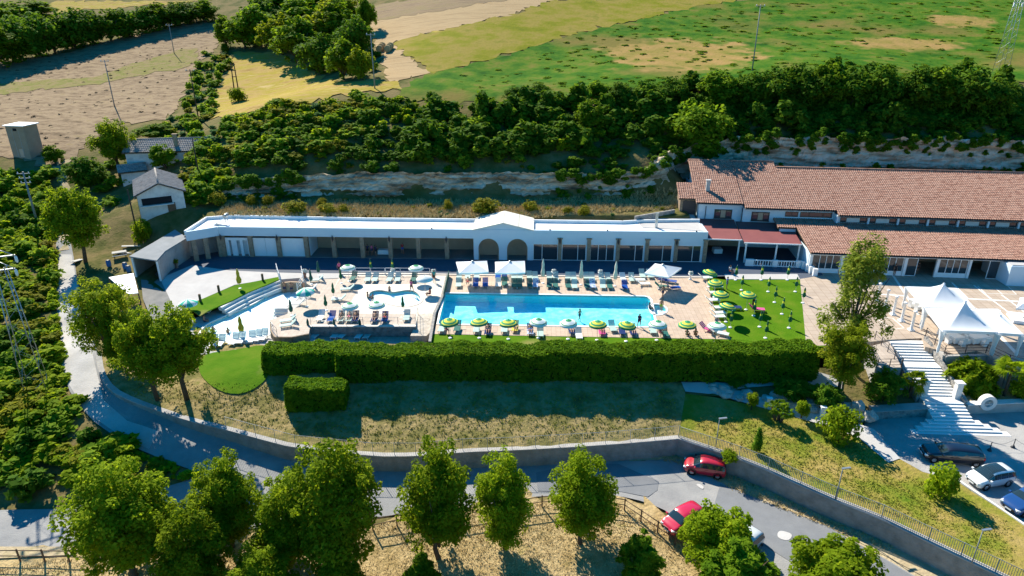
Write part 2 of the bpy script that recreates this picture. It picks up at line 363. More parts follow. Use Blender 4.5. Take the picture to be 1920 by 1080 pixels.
def tilemat(name, c1, c2, c3, size, rot=0.035, mortar=.012):
    if name in MATS: return MATS[name]
    m = mat(name, [c1,c2], scale=0.8, rough=0.75, coord='world')
    n = m.node_tree.nodes; l = m.node_tree.links; b = n['Principled BSDF']
    g = n.new('ShaderNodeNewGeometry'); mp = n.new('ShaderNodeMapping'); mp.inputs['Rotation'].default_value = (0,0,rot)
    br = n.new('ShaderNodeTexBrick'); br.offset = 0.0; br.inputs['Scale'].default_value = 1.0; br.inputs['Brick Width'].default_value = size; br.inputs['Row Height'].default_value = size
    br.inputs['Mortar Size'].default_value = mortar; br.inputs['Mortar'].default_value = (*c3,1); br.inputs['Color1'].default_value = (1,1,1,1); br.inputs['Color2'].default_value = (.86,.86,.86,1)
    br.inputs['Mortar Smooth'].default_value = 0.1
    l.new(g.outputs['Position'], mp.inputs[0]); l.new(mp.outputs[0], br.inputs['Vector'])
    src = b.inputs['Base Color'].links[0].from_socket
    mx = n.new('ShaderNodeMix'); mx.data_type='RGBA'; mx.blend_type='MULTIPLY'; mx.inputs['Factor'].default_value = 1
    l.new(src, mx.inputs[6]); l.new(br.outputs['Color'], mx.inputs[7]); l.new(mx.outputs[2], b.inputs['Base Color'])
    return m
m_deck = tilemat('beige deck tiles', (.47,.35,.26), (.56,.43,.33), (.55,.49,.42), 0.5)
m_deck2 = tilemat('grey pink pavers', (.42,.34,.28), (.52,.43,.36), (.6,.55,.5), 0.5)
m_kid = tilemat('cream pool surround', (.66,.57,.47), (.74,.66,.56), (.75,.7,.65), 0.5)
m_piazza = tilemat('tan piazza pavers', (.40,.31,.24), (.50,.40,.31), (.66,.6,.54), 1.0, rot=0.10, mortar=.03)
# --- the terrain sheet
xs = np.concatenate([np.arange(-320,-100,8), np.arange(-100,98,1.3), np.arange(98,330,8)])
ys = np.concatenate([np.arange(8,136,1.3), np.arange(136,240,2.6), np.arange(240,520,9)])
gx, gy = np.meshgrid(xs, ys); gz = hT(gx, gy)
rng = np.random.default_rng(1)
nearroad = np.zeros(gx.shape, bool)
_rp = [tuple(P(*q)[:2]) for q in ROAD_IN]+[tuple(P(*q)[:2]) for q in ROAD_OUT[::-1]]
_rp2 = [tuple(P(*q)[:2]) for q in [(160,600,-.9)]+[q[:3] for q in _pw[:15]]]+[tuple(P(*q)[:2]) for q in ROAD_IN[3:]][::-1]
_in = inpoly(gx, gy, _rp) | inpoly(gx, gy, _rp2)
gz = gz+np.where(_in | inpoly(gx,gy,PLAT), 0, rng.uniform(-.10,.12,gz.shape)*np.where((gy < 128)&(gy > 56)&(gx < 96)&(gx>-60), 1, .2))-np.where(_in,.22,0)
nx, ny = len(xs), len(ys); idx = np.arange(nx*ny).reshape(ny,nx)
F = np.stack([idx[:-1,:-1],idx[:-1,1:],idx[1:,1:],idx[1:,:-1]], -1).reshape(-1,4)
o = link('hillside_terrain', npmesh('hillside_terrain', np.stack([gx,gy,gz],-1).reshape(-1,3), F, m_terrain, True)); o['kind'] = 'structure'
# --- fields draped over the hill (outlines read off the photograph, laid on the ground)
def drape(name, px, material, off=0.12, step=3.0, lo=60):
    poly = [tuple(G(*q, lo=lo)[:2]) for q in px]; jr = np.random.default_rng(len(px)*7+1); poly = [(x+jr.normal(0,.6),y+jr.normal(0,.9)) for x,y in densify(poly,1.4)]
    return region(name, poly, lambda x,y: hTraw(x,y)+off, material, step=step)
drape('dry_field', [(-160,300),(20,300),(120,318),(170,270),(215,235),(310,225),(330,205),(372,120),(412,80),(418,42),(330,48),(240,66),(130,100),(0,118),(-160,120)], m_dryfield, .10)
drape('weedy_strip', [(-160,150),(0,158),(90,152),(180,148),(260,118),(340,95),(372,92),(368,118),(345,128),(250,148),(150,165),(0,178),(-160,175)], m_weed, .16)
drape('far_dry_field', [(60,22),(110,2),(400,1),(330,8),(250,14),(120,24)], m_stubble, .12)
drape('yellow_field', [(402,222),(398,185),(425,140),(437,100),(462,96),(520,103),(560,118),(600,140),(640,157),(700,150),(745,158),(760,167),(720,172),(640,183),(560,196),(480,210)], m_stubble, .14)
drape('hay_track_field', [(668,40),(700,42),(960,-1),(1100,-2),(1040,2),(960,30),(820,60),(735,82),(760,105),(790,125),(812,138),(775,142),(748,160),(716,150),(722,130),(700,70),(690,50)], m_mown, .12)
drape('ploughed_strip', [(664,18),(760,3),(820,-3),(960,-4),(960,0),(820,24),(700,42),(672,42)], m_plough, .16)
drape('yellow_meadow', [(735,82),(820,60),(960,30),(1040,-1),(1420,-3),(1300,14),(1180,42),(1080,64),(960,100),(880,122),(812,138),(775,115)], m_ygrass, .14)
c1_ = G(1275,105); c2_ = G(1800,42); c3_ = G(1690,85)
patchmat(m_ggrass, [(c1_.x,c1_.y,17,15),(c2_.x,c2_.y,8,7),(c3_.x,c3_.y,14,6)], (.33,.21,.075), (.22,.18,.04))
drape('green_meadow', [(745,170),(812,138),(880,122),(960,100),(1080,64),(1180,42),(1300,14),(1420,-3),(2100,-6),(2100,150),(1920,160),(1700,150),(1400,160),(1200,175),(1000,190),(860,195),(770,190)], m_ggrass, .12)
drape('orchard_ground', [(-160,1036),(0,1034),(140,1034),(300,1016),(500,992),(740,970),(900,954),(1005,932),(1155,933),(1212,946),(1300,1004),(1420,1070),(1500,1115),(1500,1300),(-160,1300)], m_orchard, .06, step=2.0, lo=20)
drape('footpath', [(98,300),(118,300),(130,330),(128,380),(122,430),(128,470),(108,470),(106,420),(112,370)], m_verge, .10, step=2)
# --- roads
road_in = smoothline([P(*q) for q in ROAD_IN], 1); road_out = [P(*q) for q in ROAD_OUT]
rpoly = [(v.x,v.y) for v in road_in]+[(v.x,v.y) for v in smoothline(road_out,1)[::-1]]
ctrl_road = tps([C(*q) for q in ROAD_IN]+[C(*q) for q in ROAD_OUT], 0.05)
hR = lambda x,y: hTraw(x,y)+0.05
region('road', rpoly, hR, m_asph, step=1.6)
SH_L = [P(*q) for q in [(168,600,-.95),(184,662,-1.2),(190,702,-2.0),(210,732,-2.5),(250,752,-2.9),(300,770,-3.4),(350,787,-3.8),(425,805,-4.35),(480,820,-4.7),(555,840,-5.1),(700,855,-5.5),(780,855,-5.5),(868,847,-5.5),(960,844,-5.5),(1135,834,-5.45),(1272,822,-5.4)]]
def into_road(pts, wall, d=1.3):
    out = []
    for v in pts:
        w = min(wall, key=lambda u: (u.x-v.x)**2+(u.y-v.y)**2); q = Vector((v.x-w.x,v.y-w.y,0)); out.append(v+q.normalized()*d)
    return out
region('road_shoulder', [(v.x,v.y) for v in SH_L]+[(v.x,v.y) for v in into_road([P(*q) for q in ROAD_IN[3:15]], SH_L)[::-1]], lambda x,y: hTraw(x,y)+.015, m_asph, step=1.5)
SH_R = [P(*q) for q in [(1272,822,-5.4),(1385,860,-5.4),(1440,882,-5.4),(1565,938,-5.4),(1652,972,-5.4),(1740,1015,-5.4),(1865,1075,-5.4)]]
region('road_shoulder', [(v.x,v.y) for v in SH_R]+[(v.x,v.y) for v in [P(*q) for q in ROAD_IN[14:]][::-1]], lambda x,y: hTraw(x,y)+.015, m_verge, step=1.5)
def onroad(name, px, material, off):
    poly = [tuple(ray(q[0],q[1],hTraw,lo=30)[:2]) for q in px]
    if 'bleached' in name: poly = [tuple(v) for v in smoothline(poly,2,True)]
    return region(name, poly, lambda x,y: hTraw(x,y)+off, material, step=1.5)
onroad('worn_lane', [(109,478),(135,480),(144,530),(160,600),(182,700),(196,755),(240,795),(300,815),(280,845),(232,826),(164,778),(126,718),(114,640),(110,560)], m_asph3, .075)
onroad('asphalt_patch', [(1005,890),(1080,876),(1160,876),(1235,905),(1232,922),(1214,938),(1155,926),(1008,925)], m_asph2, .07)
onroad('asphalt_patch', [(1350,912),(1440,947),(1550,992),(1712,1082),(1600,1120),(1480,1060),(1390,1000),(1335,962)], m_asph2, .07)
onroad('bleached_patch', [(1304,913),(1312,909),(1320,914),(1318,920),(1308,919)], m_conc, .085)
onroad('bleached_patch', [(1458,1000),(1470,998),(1486,1010),(1478,1018),(1456,1012)], m_conc, .085)
onroad('road_verge', [(1180,852),(1280,844),(1310,858),(1362,880),(1440,913),(1560,962),(1690,1024),(1830,1100),(1760,1105),(1660,1045),(1552,990),(1440,945),(1358,910),(1320,885),(1270,862),(1180,868)], m_verge, .065)
onroad('lower_road_verge', [(-150,1036),(0,1033),(140,1033),(140,1050),(0,1054),(-150,1058)], m_verge, .15)
# --- embankment between the hedge and the road wall, and the lawn down by the car park
WALLTOP = [(160,600,-.9),(184,662,-1.2),(190,702,-2.0),(210,732,-2.5),(250,752,-2.9),(300,770,-3.4),(350,787,-3.8),(425,805,-4.35),(480,820,-4.7),(555,840,-5.1),(700,855,-5.5),(780,855,-5.5),(868,847,-5.5),(960,844,-5.5),(1135,834,-5.45),(1272,822,-5.4)]
WALLTOP2 = [(1272,822,-5.4),(1385,860,-5.4),(1440,882,-5.4),(1565,938,-5.4),(1652,972,-5.4),(1740,1015,-5.4),(1865,1075,-5.4),(1990,1135,-5.4)]
bank_ctrl = [C(q[0],q[1],q[2]+.05) for q in WALLTOP+WALLTOP2[1:]]+[C(*q) for q in [(330,600,-1.0),(380,660,-1.0),(440,650,-1.0),(480,680,-1.05),(400,715,-1.3),(300,690,-1.9),(240,680,-1.7),(490,700,-1.1),(560,700,-1.0),(640,700,-1.0),(800,700,-.9),(1000,690,-.9),(1200,688,-1.0),(1290,700,-1.4),
   (500,760,-3.2),(700,770,-3.3),(900,765,-3.1),(1100,755,-2.8),(1240,740,-2.5),
   (1285,738,-2.9),(1350,742,-3.2),(1400,755,-3.6),(1450,770,-4.0),(1560,800,-4.6),(1640,840,-5.0),(1720,890,-5.35),(1800,930,-5.45),(1920,990,-5.45),(1500,820,-4.7),(1400,800,-4.4),(1340,790,-4.5)]]
hB = tps(bank_ctrl, 0.03)
GB = lambda px, py: ray(px, py, hB, lo=35)
off_in = 0.0
wl1 = [P(*q) for q in WALLTOP]; wl2 = [P(*q) for q in WALLTOP2]
hedge_line = [P(*q) for q in [(1290,655,-.5),(800,655,-.5),(500,650,-1),(420,640,-1),(330,590,-1)]]
region('grass_bank', [(v.x,v.y) for v in wl1]+[(v.x,v.y) for v in [P(1285,738,-2.9),P(1280,700,-1.3)]]+[(v.x,v.y) for v in hedge_line], hB, m_bank, step=1.2, noise=.05)
lawn_edge = [(1285,738,-2.9),(1340,744,-3.2),(1400,757,-3.6),(1480,775,-4.2),(1560,795,-4.6),(1620,812,-4.9),(1668,850,-5.1),(1730,885,-5.4),(1790,900,-5.45),(1920,985,-5.45),(2010,1045,-5.45)]
region('lower_lawn', [(v.x,v.y) for v in wl2]+[(v.x,v.y) for v in [P(*q) for q in lawn_edge[::-1]]], hB, m_lawn2, step=1.2, noise=.03)
# --- sheets of the resort level (z = 0 unless said)
def sheet(name, px, z, material, holes=(), skirt=0.6, step=None):
    return region(name, [tuple(P(q[0],q[1],z)[:2]) for q in px], z, material, step=step, holes=[[tuple(P(q[0],q[1],z)[:2]) for q in h] for h in holes], skirt=skirt)
def W2(px, z=0.0): return [tuple(P(q[0],q[1],z)[:2]) for q in px]
# walkway in the building's painted shadow, kept below it as its floor
wk = W2([(360,497),(430,507),(520,511),(640,512.5),(760,512.5),(850,513.5),(1000,516),(1150,518),(1325,519),(1360,517.5),(1500,524),(1560,530)])+[(44.5,84.2),(42,99),(26.9,95.2),(-5,95.8),(-41.8,97),(-48,93)]+W2([(318,482),(300,520)])
region('walkway', wk, -0.012, m_walk_shade, skirt=0)
PLAZA = [(300,522),(360,497),(430,507),(520,511),(560,512),(640,512.5),(640,521),(596,523),(575,520),(524,524),(520,521),(440,534),(380,560),(348,573),(330,592),(318,560)]
sheet('plaza_paving', PLAZA, 0.0, m_conc)
LAWNL = [(380,561),(440,535),(522,517.5),(524,525),(470,543),(438,560),(408,577),(395,585),(375,590),(350,575)]
sheet('side_lawn', [(440,535),(522,519),(523,524),(500,534),(465,548),(436,563),(408,575),(392,582),(375,592),(348,574),(380,560)], 0.02, m_lawn, skirt=.12)
region('service_yard', W2([(262,505),(330,478),(352,500),(322,566),(334,600),(318,640),(285,600),(268,560)], -.05), -.05, m_conc2g, skirt=.3)
# lagoon deck at -1.0 with the free-form pool
LZ = -1.0
LAG = [(378,618),(392,606),(420,594),(450,582),(480,568),(500,555),(512,545),(530,538),(548,533),(562,533),(572,538),(575,546),(560,556),(548,566),(530,577),(516,585),(514,600),(512,612),(505,630),(470,637),(430,641),(390,644),(372,640)]
lag_w = [(v.x,v.y) for v in smoothline([P(q[0],q[1],LZ) for q in LAG],2,True)]
region('lagoon_deck', W2([(322,640),(340,604),(372,594),(398,584),(412,577),(440,560),(470,545),(500,533),(526,522),(560,520),(600,525),(640,540),(640,575),(590,620),(590,650),(500,652),(440,660),(385,664),(330,668)], LZ), LZ, m_conc, holes=[lag_w], skirt=0.8)
# kiddie terrace
KZ = 0.0
KP = [(692,560),(692,550),(700,545.5),(712,544),(724,546),(735,548.5),(748,546.5),(762,544),(775,545),(784,551),(789,559),(787,566),(778,571),(764,574),(750,573),(738,570.5),(724,567),(708,568),(697,566)]
kp_w = [(v.x,v.y) for v in smoothline([P(q[0],q[1],KZ) for q in KP],2,True)]
kz_w = W2([(640,513),(836,514),(838,520),(828,560),(812,588),(784,588),(779,610),(582,610),(584,606),(600,580),(622,548)])
region('kiddie_terrace', kz_w, KZ+.004, m_kid, holes=[kp_w], skirt=1.6)
region('kiddie_terrace_paving', W2([(640,517.5),(800,518),(800,532.5),(680,532.5),(668,550),(652,575),(642,588),(780,588.5),(779,609),(583,609),(600,580),(622,548)]), KZ+.010, m_deck2)
region('side_terrace', W2([(560,521),(596,523),(640,519),(622,548),(600,580),(583,607),(579,625),(548,631),(516,631),(508,618),(506,600),(540,588),(560,573),(582,558),(590,540),(572,530)], -.05), -.05, m_deck2, skirt=1.2)
# main deck with the big pool
POOL = [(836,550),(1208,556),(1214,557.5),(1219,562),(1224,588),(1230,613),(822,607)]
pool_w = W2(POOL)
CIRC = [(1217,573),(1226,570.5),(1236,571),(1246,575.5),(1250,581),(1246,587),(1236,590.5),(1224,590)]
circ_w = [(v.x,v.y) for v in smoothline([P(q[0],q[1],0) for q in CIRC],2,True)]
DECK = [(838,515),(1000,517),(1150,519),(1325,520),(1331,545),(1340,580),(1352,605),(1371,636),(1200,633),(1000,629.5),(812,626),(828,575)]
region('pool_deck', W2(DECK), 0.0, m_deck, holes=[pool_w, circ_w], skirt=1.2)
region('lawn', W2([(1325,520),(1360,524.5),(1500,524),(1560,530),(1545,650),(1510,650),(1371,636),(1352,605),(1340,580),(1331,545)]), -.01, m_lawn, skirt=1.2)
region('pavement_strip', W2([(1358,514),(1495,514),(1500,523.5),(1362,523.5)]), .012, m_conc, skirt=.1)
region('pool_lawn_strip', W2([(810,626),(1000,629.5),(1200,633),(1371,636),(1510,648),(1510,663),(800,660)]), -.03, m_lawn, skirt=1.4)
# lower pavement below the terrace wall
region('lower_pavement', W2([(505,625),(583,622),(783,622),(800,640),(780,655),(500,655)], -1.3), -1.3, m_deck2, skirt=.6)
region('front_lawn', [tuple(v) for v in smoothline(W2([(375,664),(440,656),(505,646),(505,690),(500,708),(450,728),(400,722),(370,695)], -.95),2,True)], lambda x,y: np.maximum(hB(x,y),-99)+.07, m_lawn, step=1.5)
# piazza on the right
PZ = [(1495,500),(1545,500)]
region('piazza', [(41.5,84.5)]+W2([(1500,523),(1512,650),(1640,640),(1663,637),(1728,634),(1735,650),(1790,664),(1832,658),(1882,678),(2000,700)])+[(92,66),(92,100),(45,104)], 0.0, m_piazza, skirt=1.0)
# car park, path and the terrace beds beside the stairs
CZ = -5.5
region('car_park', W2([(1668,850),(1618,806),(1632,752),(1700,752),(1800,742),(1920,742),(2100,742),(2200,1040),(2010,1045),(1920,985),(1790,900),(1730,885)], CZ), lambda x,y: np.full(np.shape(x), Zm(CZ)+.02), m_carpark, step=3, skirt=.3)
region('garden_path', W2([(1275,703),(1510,692),(1580,705),(1600,740)], -1.8)[:1]+W2([(1400,705),(1530,700),(1530,722)], -1.8)+W2([(1400,728)], -2.4)+W2([(1450,750),(1560,775),(1640,800),(1690,850),(1668,858),(1612,815),(1560,797),(1480,778),(1400,760),(1340,747),(1285,741)], -4.0), lambda x,y: hB(x,y)+.06, m_conc, step=1.5)
# --- water
def watermat(name, shallow, deep_k, tint=(.75,.97,1.0)):
    m = bpy.data.materials.new(name); m.use_nodes = True; n = m.node_tree.nodes; l = m.node_tree.links; n.clear()
    o = n.new('ShaderNodeOutputMaterial'); gl = n.new('ShaderNodeBsdfGlossy'); gl.inputs['Roughness'].default_value = .04; gl.inputs['Color'].default_value = (.9,.95,1,1)
    tr = n.new('ShaderNodeBsdfTransparent'); tr.inputs[0].default_value = (*tint,1)
    fr = n.new('ShaderNodeFresnel'); fr.inputs[0].default_value = 1.33; mx = n.new('ShaderNodeMixShader')
    g = n.new('ShaderNodeNewGeometry'); nz = n.new('ShaderNodeTexNoise'); nz.inputs['Scale'].default_value = 1.6; nz.inputs['Detail'].default_value = 4
    bp = n.new('ShaderNodeBump'); bp.inputs['Strength'].default_value = .35; bp.inputs['Distance'].default_value = .12
    l.new(g.outputs['Position'], nz.inputs[0]); l.new(nz.outputs[0], bp.inputs['Height']); l.new(bp.outputs[0], gl.inputs['Normal']); pass
    mx.inputs[0].default_value = .07; l.new(tr.outputs[0], mx.inputs[1]); l.new(gl.outputs[0], mx.inputs[2]); l.new(mx.outputs[0], o.inputs[0])
    return m
m_water = watermat('pool water', None, None, (.60,.96,.99)); m_water2 = watermat('shallow pool water', None, None, (.88,.99,1.0))
m_basin_caustic = mat('pool lining with caustics', [(.30,.74,.82),(.46,.86,.91),(.80,.95,.96)], scale=1.1, rough=.6, contrast=.35, detail=3)  # pale noise patches paint the water's light ripples onto the floor
m_basin2 = mat('white pool lining', [(.80,.84,.84),(.88,.90,.89)], scale=.8, rough=.6)
m_basin3 = mat('turquoise pool tiles', [(.10,.62,.66),(.16,.72,.74)], scale=2, rough=.5)
def pool(name, poly, z, depth, floor, side, water, rim, rimw=.28, wlev=.10):
    mb = MB(); n = len(poly)
    if sum(poly[i][0]*poly[(i+1)%n][1]-poly[(i+1)%n][0]*poly[i][1] for i in range(n)) < 0: poly = poly[::-1]
    mb.add([(x,y,z-depth) for x,y in poly], [tuple(range(n))], 0)
    mb.add([(x,y,z-depth) for x,y in poly]+[(x,y,z+.01) for x,y in poly], [(i,n+i,n+(i+1)%n,(i+1)%n) for i in range(n)], 1)
    b = mb.build(name+'_basin', [floor, side]); b['kind'] = 'structure'
    w = MB(); w.add([(x,y,z-wlev) for x,y in poly], [tuple(range(n))]); ow = w.build(name+'_water', water); ow['kind'] = 'structure'
    # coping
    c = MB(); inn = [Vector(p) for p in poly]; out = []
    for i in range(n):
        t = (inn[(i+1)%n]-inn[i-1]).normalized(); out.append(inn[i]+Vector((t.y,-t.x))*rimw)
    v = [(p.x,p.y,z+.045) for p in inn]+[(p.x,p.y,z+.045) for p in out]+[(p.x,p.y,z-.2) for p in inn]+[(p.x,p.y,z-.02) for p in out]
    f = []
    for i in range(n):
        j = (i+1)%n; f += [(i,n+i,n+j,j),(i,j,2*n+j,2*n+i),(n+i,3*n+i,3*n+j,n+j)]
    c.add(v, f); oc = c.build(name+'_coping', rim); oc['kind'] = 'structure'
m_rim = mat('pale stone coping', [(.60,.52,.44),(.70,.62,.54)], scale=2, rough=.7)
m_rimw = mat('white coping', [(.74,.72,.69),(.82,.80,.77)], scale=2, rough=.6)
pool('main_pool', densify(pool_w,2.5), 0.0, 1.15, m_basin_caustic, m_basin3, m_water, m_rimw)
pool('round_pool', circ_w, 0.0, .5, m_basin2, m_basin3, m_water2, m_rimw, .22)
pool('lagoon_pool', lag_w, LZ, .32, m_basin2, m_basin3, m_water2, m_rimw, .22)
pool('kiddie_pool', kp_w, KZ, .36, m_basin2, m_basin3, m_water2, m_rim, .35)
# ================================================================== BUILDINGS
m_white_shade = mat('shade-tinted white plaster', [(.54,.66,.75),(.62,.73,.80)], scale=.7, rough=.85, coord='world', contrast=.7)  # white plaster whose colour already carries the blue of its shade
m_whitep = mat('white paint', [(.80,.81,.82),(.85,.86,.87)], scale=2, rough=.5)
m_roofw = mat('white roof membrane', [(.62,.63,.63),(.78,.78,.77),(.84,.84,.83)], scale=.35, rough=.8, contrast=.5)
m_cream = mat('cream roof panels', [(.66,.62,.52),(.76,.73,.64)], scale=1.6, rough=.85, bump=.2, bscale=6)
m_stone = mat('tan stone pillar', [(.20,.14,.10),(.32,.24,.17),(.40,.31,.23)], scale=2.5, rough=.9, bump=.5, bscale=6)
m_stonew = mat('rough grey stone wall', [(.12,.12,.12),(.24,.23,.22),(.36,.33,.30),(.20,.20,.20)], scale=1.8, rough=.95, bump=.9, bscale=3.5, contrast=.45)
m_tan = mat('tan interior wall', [(.40,.29,.20),(.48,.36,.26)], scale=.8, rough=.9)
m_dark = mat('dark interior', [(.02,.022,.026)], rough=.9)
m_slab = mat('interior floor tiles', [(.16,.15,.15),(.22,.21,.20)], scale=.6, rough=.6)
m_iron = mat('dark iron', [(.02,.022,.03)], rough=.5, spec=.5)
m_gmetal = mat('galvanised metal', [(.35,.37,.38),(.45,.47,.48)], scale=3, rough=.4, metal=.7)
m_terra = mat('terracotta tiles', [(.16,.07,.05),(.28,.14,.10),(.37,.215,.16),(.22,.105,.078)], scale=1.6, rough=.85, coord='object', contrast=.5, detail=3)
m_terra_g = mat('weathered grey tiles', [(.15,.14,.135),(.24,.225,.215),(.33,.31,.29),(.26,.17,.14)], scale=1.6, rough=.95, coord='object', contrast=.5)
m_awn = mat('brown red awning', [(.20,.055,.055),(.25,.075,.07)], scale=.6, rough=.85)
m_greyroof = mat('grey roofing felt', [(.22,.23,.24),(.30,.31,.32)], scale=.6, rough=.9, contrast=.5)
m_wood = mat('weathered brown timber', [(.10,.065,.045),(.17,.11,.07)], scale=4, rough=.85, coord='object')
m_conc2 = mat('aged concrete wall', [(.26,.25,.24),(.38,.36,.34),(.45,.43,.40)], scale=.7, rough=.95, bump=.3, bscale=5, contrast=.5)
def glassmat():
    m = mat('window glass', [(.03,.045,.055)], rough=.06, spec=.8); return m
m_glass = glassmat()
m_cloth = mat('white cloth', [(.78,.78,.77),(.84,.84,.83)], scale=3, rough=.9)
class Fr:
    """a building frame: s along the front, d into the depth, z up, from the world origin o turned by rz"""
    def __init__(s, o, rz): s.o = Vector((o[0],o[1],0)); s.rz = rz; s.u = Vector((math.cos(rz),math.sin(rz),0)); s.v = Vector((-math.sin(rz),math.cos(rz),0))
    def __call__(s, a, d, z): return s.o+s.u*a+s.v*d+Vector((0,0,z))
    def box(s, mb, a0, a1, d0, d1, z0, z1, mi=0): return mb.box(s((a0+a1)/2,(d0+d1)/2,(z0+z1)/2), (a1-a0,d1-d0,z1-z0), s.rz, mi)
    def col(s, px, d=0.0, z=0.0):
        """s of the vertical image column px on the plane at depth d"""
        lo, hi = 380.0, 700.0
        for _ in range(50):
            m = (lo+hi)/2; p = P(px, m, z)-s.o
            if p.dot(s.v) > d: lo = m
            else: hi = m
        return (P(px, lo, z)-s.o).dot(s.u)
def tiles(name, fr, a0, a1, d0, d1, zf, material, parent, w=.31, c=.46, h=.085):
    """pan tiles as real ribs and courses, one mesh"""
    n = max(2, int(round((a1-a0)/w))); k = max(2, int(round((d1-d0)/c)))
    ph = np.array([0,.25,.5,.75]); A = np.concatenate([(np.arange(n)[:,None]+ph[None]).ravel(), [n]])*(a1-a0)/n+a0
    pr = np.concatenate([np.tile(np.sin(np.pi*ph)*h, n), [0]])
    D = np.repeat(np.arange(k+1), 2)[1:-1]*(d1-d0)/k+d0; st = np.tile([.045,0.0], k)
    a, d = np.meshgrid(A, D); rj = np.random.default_rng(int(abs(a0*10))+3)
    jit = np.repeat(np.repeat(rj.uniform(-.012,.012,(k,n)),2,0),4,1); jit = np.c_[jit, jit[:,-1:]]
    z = zf(a,d)+pr[None]+st[:,None]+jit
    X = fr.o.x+fr.u.x*a+fr.v.x*d; Y = fr.o.y+fr.u.y*a+fr.v.y*d
    na, nd = len(A), len(D); i = np.arange(na*nd).reshape(nd,na)
    F = np.stack([i[:-1,:-1],i[:-1,1:],i[1:,1:],i[1:,:-1]],-1).reshape(-1,4)
    o = link(name, npmesh(name, np.stack([X,Y,z],-1).reshape(-1,3), F, material), parent); o['kind'] = 'stuff'
    return o
def slabroof(mb, fr, a0, a1, d0, d1, zf, t=.18, mi=0):
    p = [(a0,d0),(a1,d0),(a1,d1),(a0,d1)]; zz = [float(zf(a,d)) for a,d in p]
    v = [fr(a,d,z-t) for (a,d),z in zip(p,zz)]+[fr(a,d,z-.03) for (a,d),z in zip(p,zz)]
    mb.add(v, [(3,2,1,0),(4,5,6,7),(0,1,5,4),(1,2,6,5),(2,3,7,6),(3,0,4,7)], mi)
# ------------------------------------------------------------------ the long low pool building
B0, C0 = Vector((-41.34,91.59)), Vector((26.94,89.22)); LB = (C0-B0).length
pb = Fr(B0, math.atan2(C0.y-B0.y, C0.x-B0.x))
T = empty('pool_building', pb(LB/2,2,0), 0, 'long low white flat-roofed building with arched porch behind the pools', 'building')
T_loc = T.location.copy()
def part(name, mb, mats, parent=T, **k):
    o = mb.build(name, mats, parent, **k); par_fix(o, parent); return o
def par_fix(o, parent):
    root = parent; off = Vector((0,0,0))
    while root is not None: off += root.location; root = root.parent
    o.location = -off
ZF0, ZF1 = 3.15, 4.45; PXC = lambda px: pb.col(px)
s_a0, s_a1 = PXC(888.6), PXC(999)
mb = MB(); pb.box(mb, 0, s_a0, 0, .3, ZF0, ZF1); pb.box(mb, s_a1, LB, 0, .3, ZF0-.35, ZF1); part('fascia', mb, m_white_shade)
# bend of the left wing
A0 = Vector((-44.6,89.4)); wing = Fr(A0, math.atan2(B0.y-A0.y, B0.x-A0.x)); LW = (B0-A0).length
mb = MB(); wing.box(mb, -.3, LW-.02, 0, .3, ZF0, ZF1); part('wing_fascia', mb, m_white_shade)
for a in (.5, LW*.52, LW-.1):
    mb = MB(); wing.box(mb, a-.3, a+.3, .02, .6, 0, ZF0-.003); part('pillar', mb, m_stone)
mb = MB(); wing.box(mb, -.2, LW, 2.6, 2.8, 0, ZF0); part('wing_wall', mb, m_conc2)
# roof with rear parapet
back = [pb(-3.5,4.2,0), pb(0,5.3,0), pb(20,4.6,0), pb(LB*.55,4.6,0), pb(PXC(1170),4.4,0), pb(PXC(1210),5.0,0), pb(LB-.02,5.6,0)]
mb = MB(); mb.prism([tuple(q[:2]) for q in [wing(-.3,.3,0), pb(0,.302,0), pb(LB-.02,.302,0)]+back[::-1]], 4.0, 4.16); part('roof', mb, m_roofw)
mb = MB()
for i in range(len(back)-1):
    a, b = back[i], back[i+1]; d = (b-a); mb.box(((a.x+b.x)/2,(a.y+b.y)/2,4.28), (d.length+.1,.22,.62), math.atan2(d.y,d.x))
part('rear_parapet', mb, m_roofw)
mb = MB(); a, b = wing(-.3,.3,0), back[0]; d = b-a; mb.box(((a.x+b.x)/2,(a.y+b.y)/2,4.25), (d.length,.25,.65), math.atan2(d.y,d.x)); part('end_parapet', mb, m_roofw)
mb = MB(); pb.box(mb, 0, LB-.05, 4.1, 4.3, 0, 3.99); part('back_wall', mb, m_tan)
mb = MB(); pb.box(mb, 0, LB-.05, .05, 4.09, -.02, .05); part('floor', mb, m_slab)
# pillars and wall lanterns
PIL = [421,473,525,576.6,628,681,733,785.5,838.5,1049,1103,1157,1211,1265,1319]
for i, px in enumerate(PIL):
    a = PXC(px); mb = MB(); w = .3 if px < 900 else .26
    top = ZF0-.003 if px < 900 else ZF0+.12
    if px < 900: pb.box(mb, a-w, a+w, .0, .55, 0, top)
    else:
        pb.box(mb, a-w, a+w, -.16, .02, 0, top); pb.box(mb, a-w-.12, a+w+.12, -.24, .02, top-.02, top+.13)
    o = part('pillar', mb, m_stone)
    if i % 2 == (0 if px < 900 else 1) or px == 628:
        mb = MB(); c = pb(a, -.22, 3.0); mb.lathe([(.02,-.5),(.05,-.35),(.11,-.2),(.13,.1),(.09,.25),(.02,.5)], 8, c); l_ = part('wall_lamp', mb, m_iron, o)
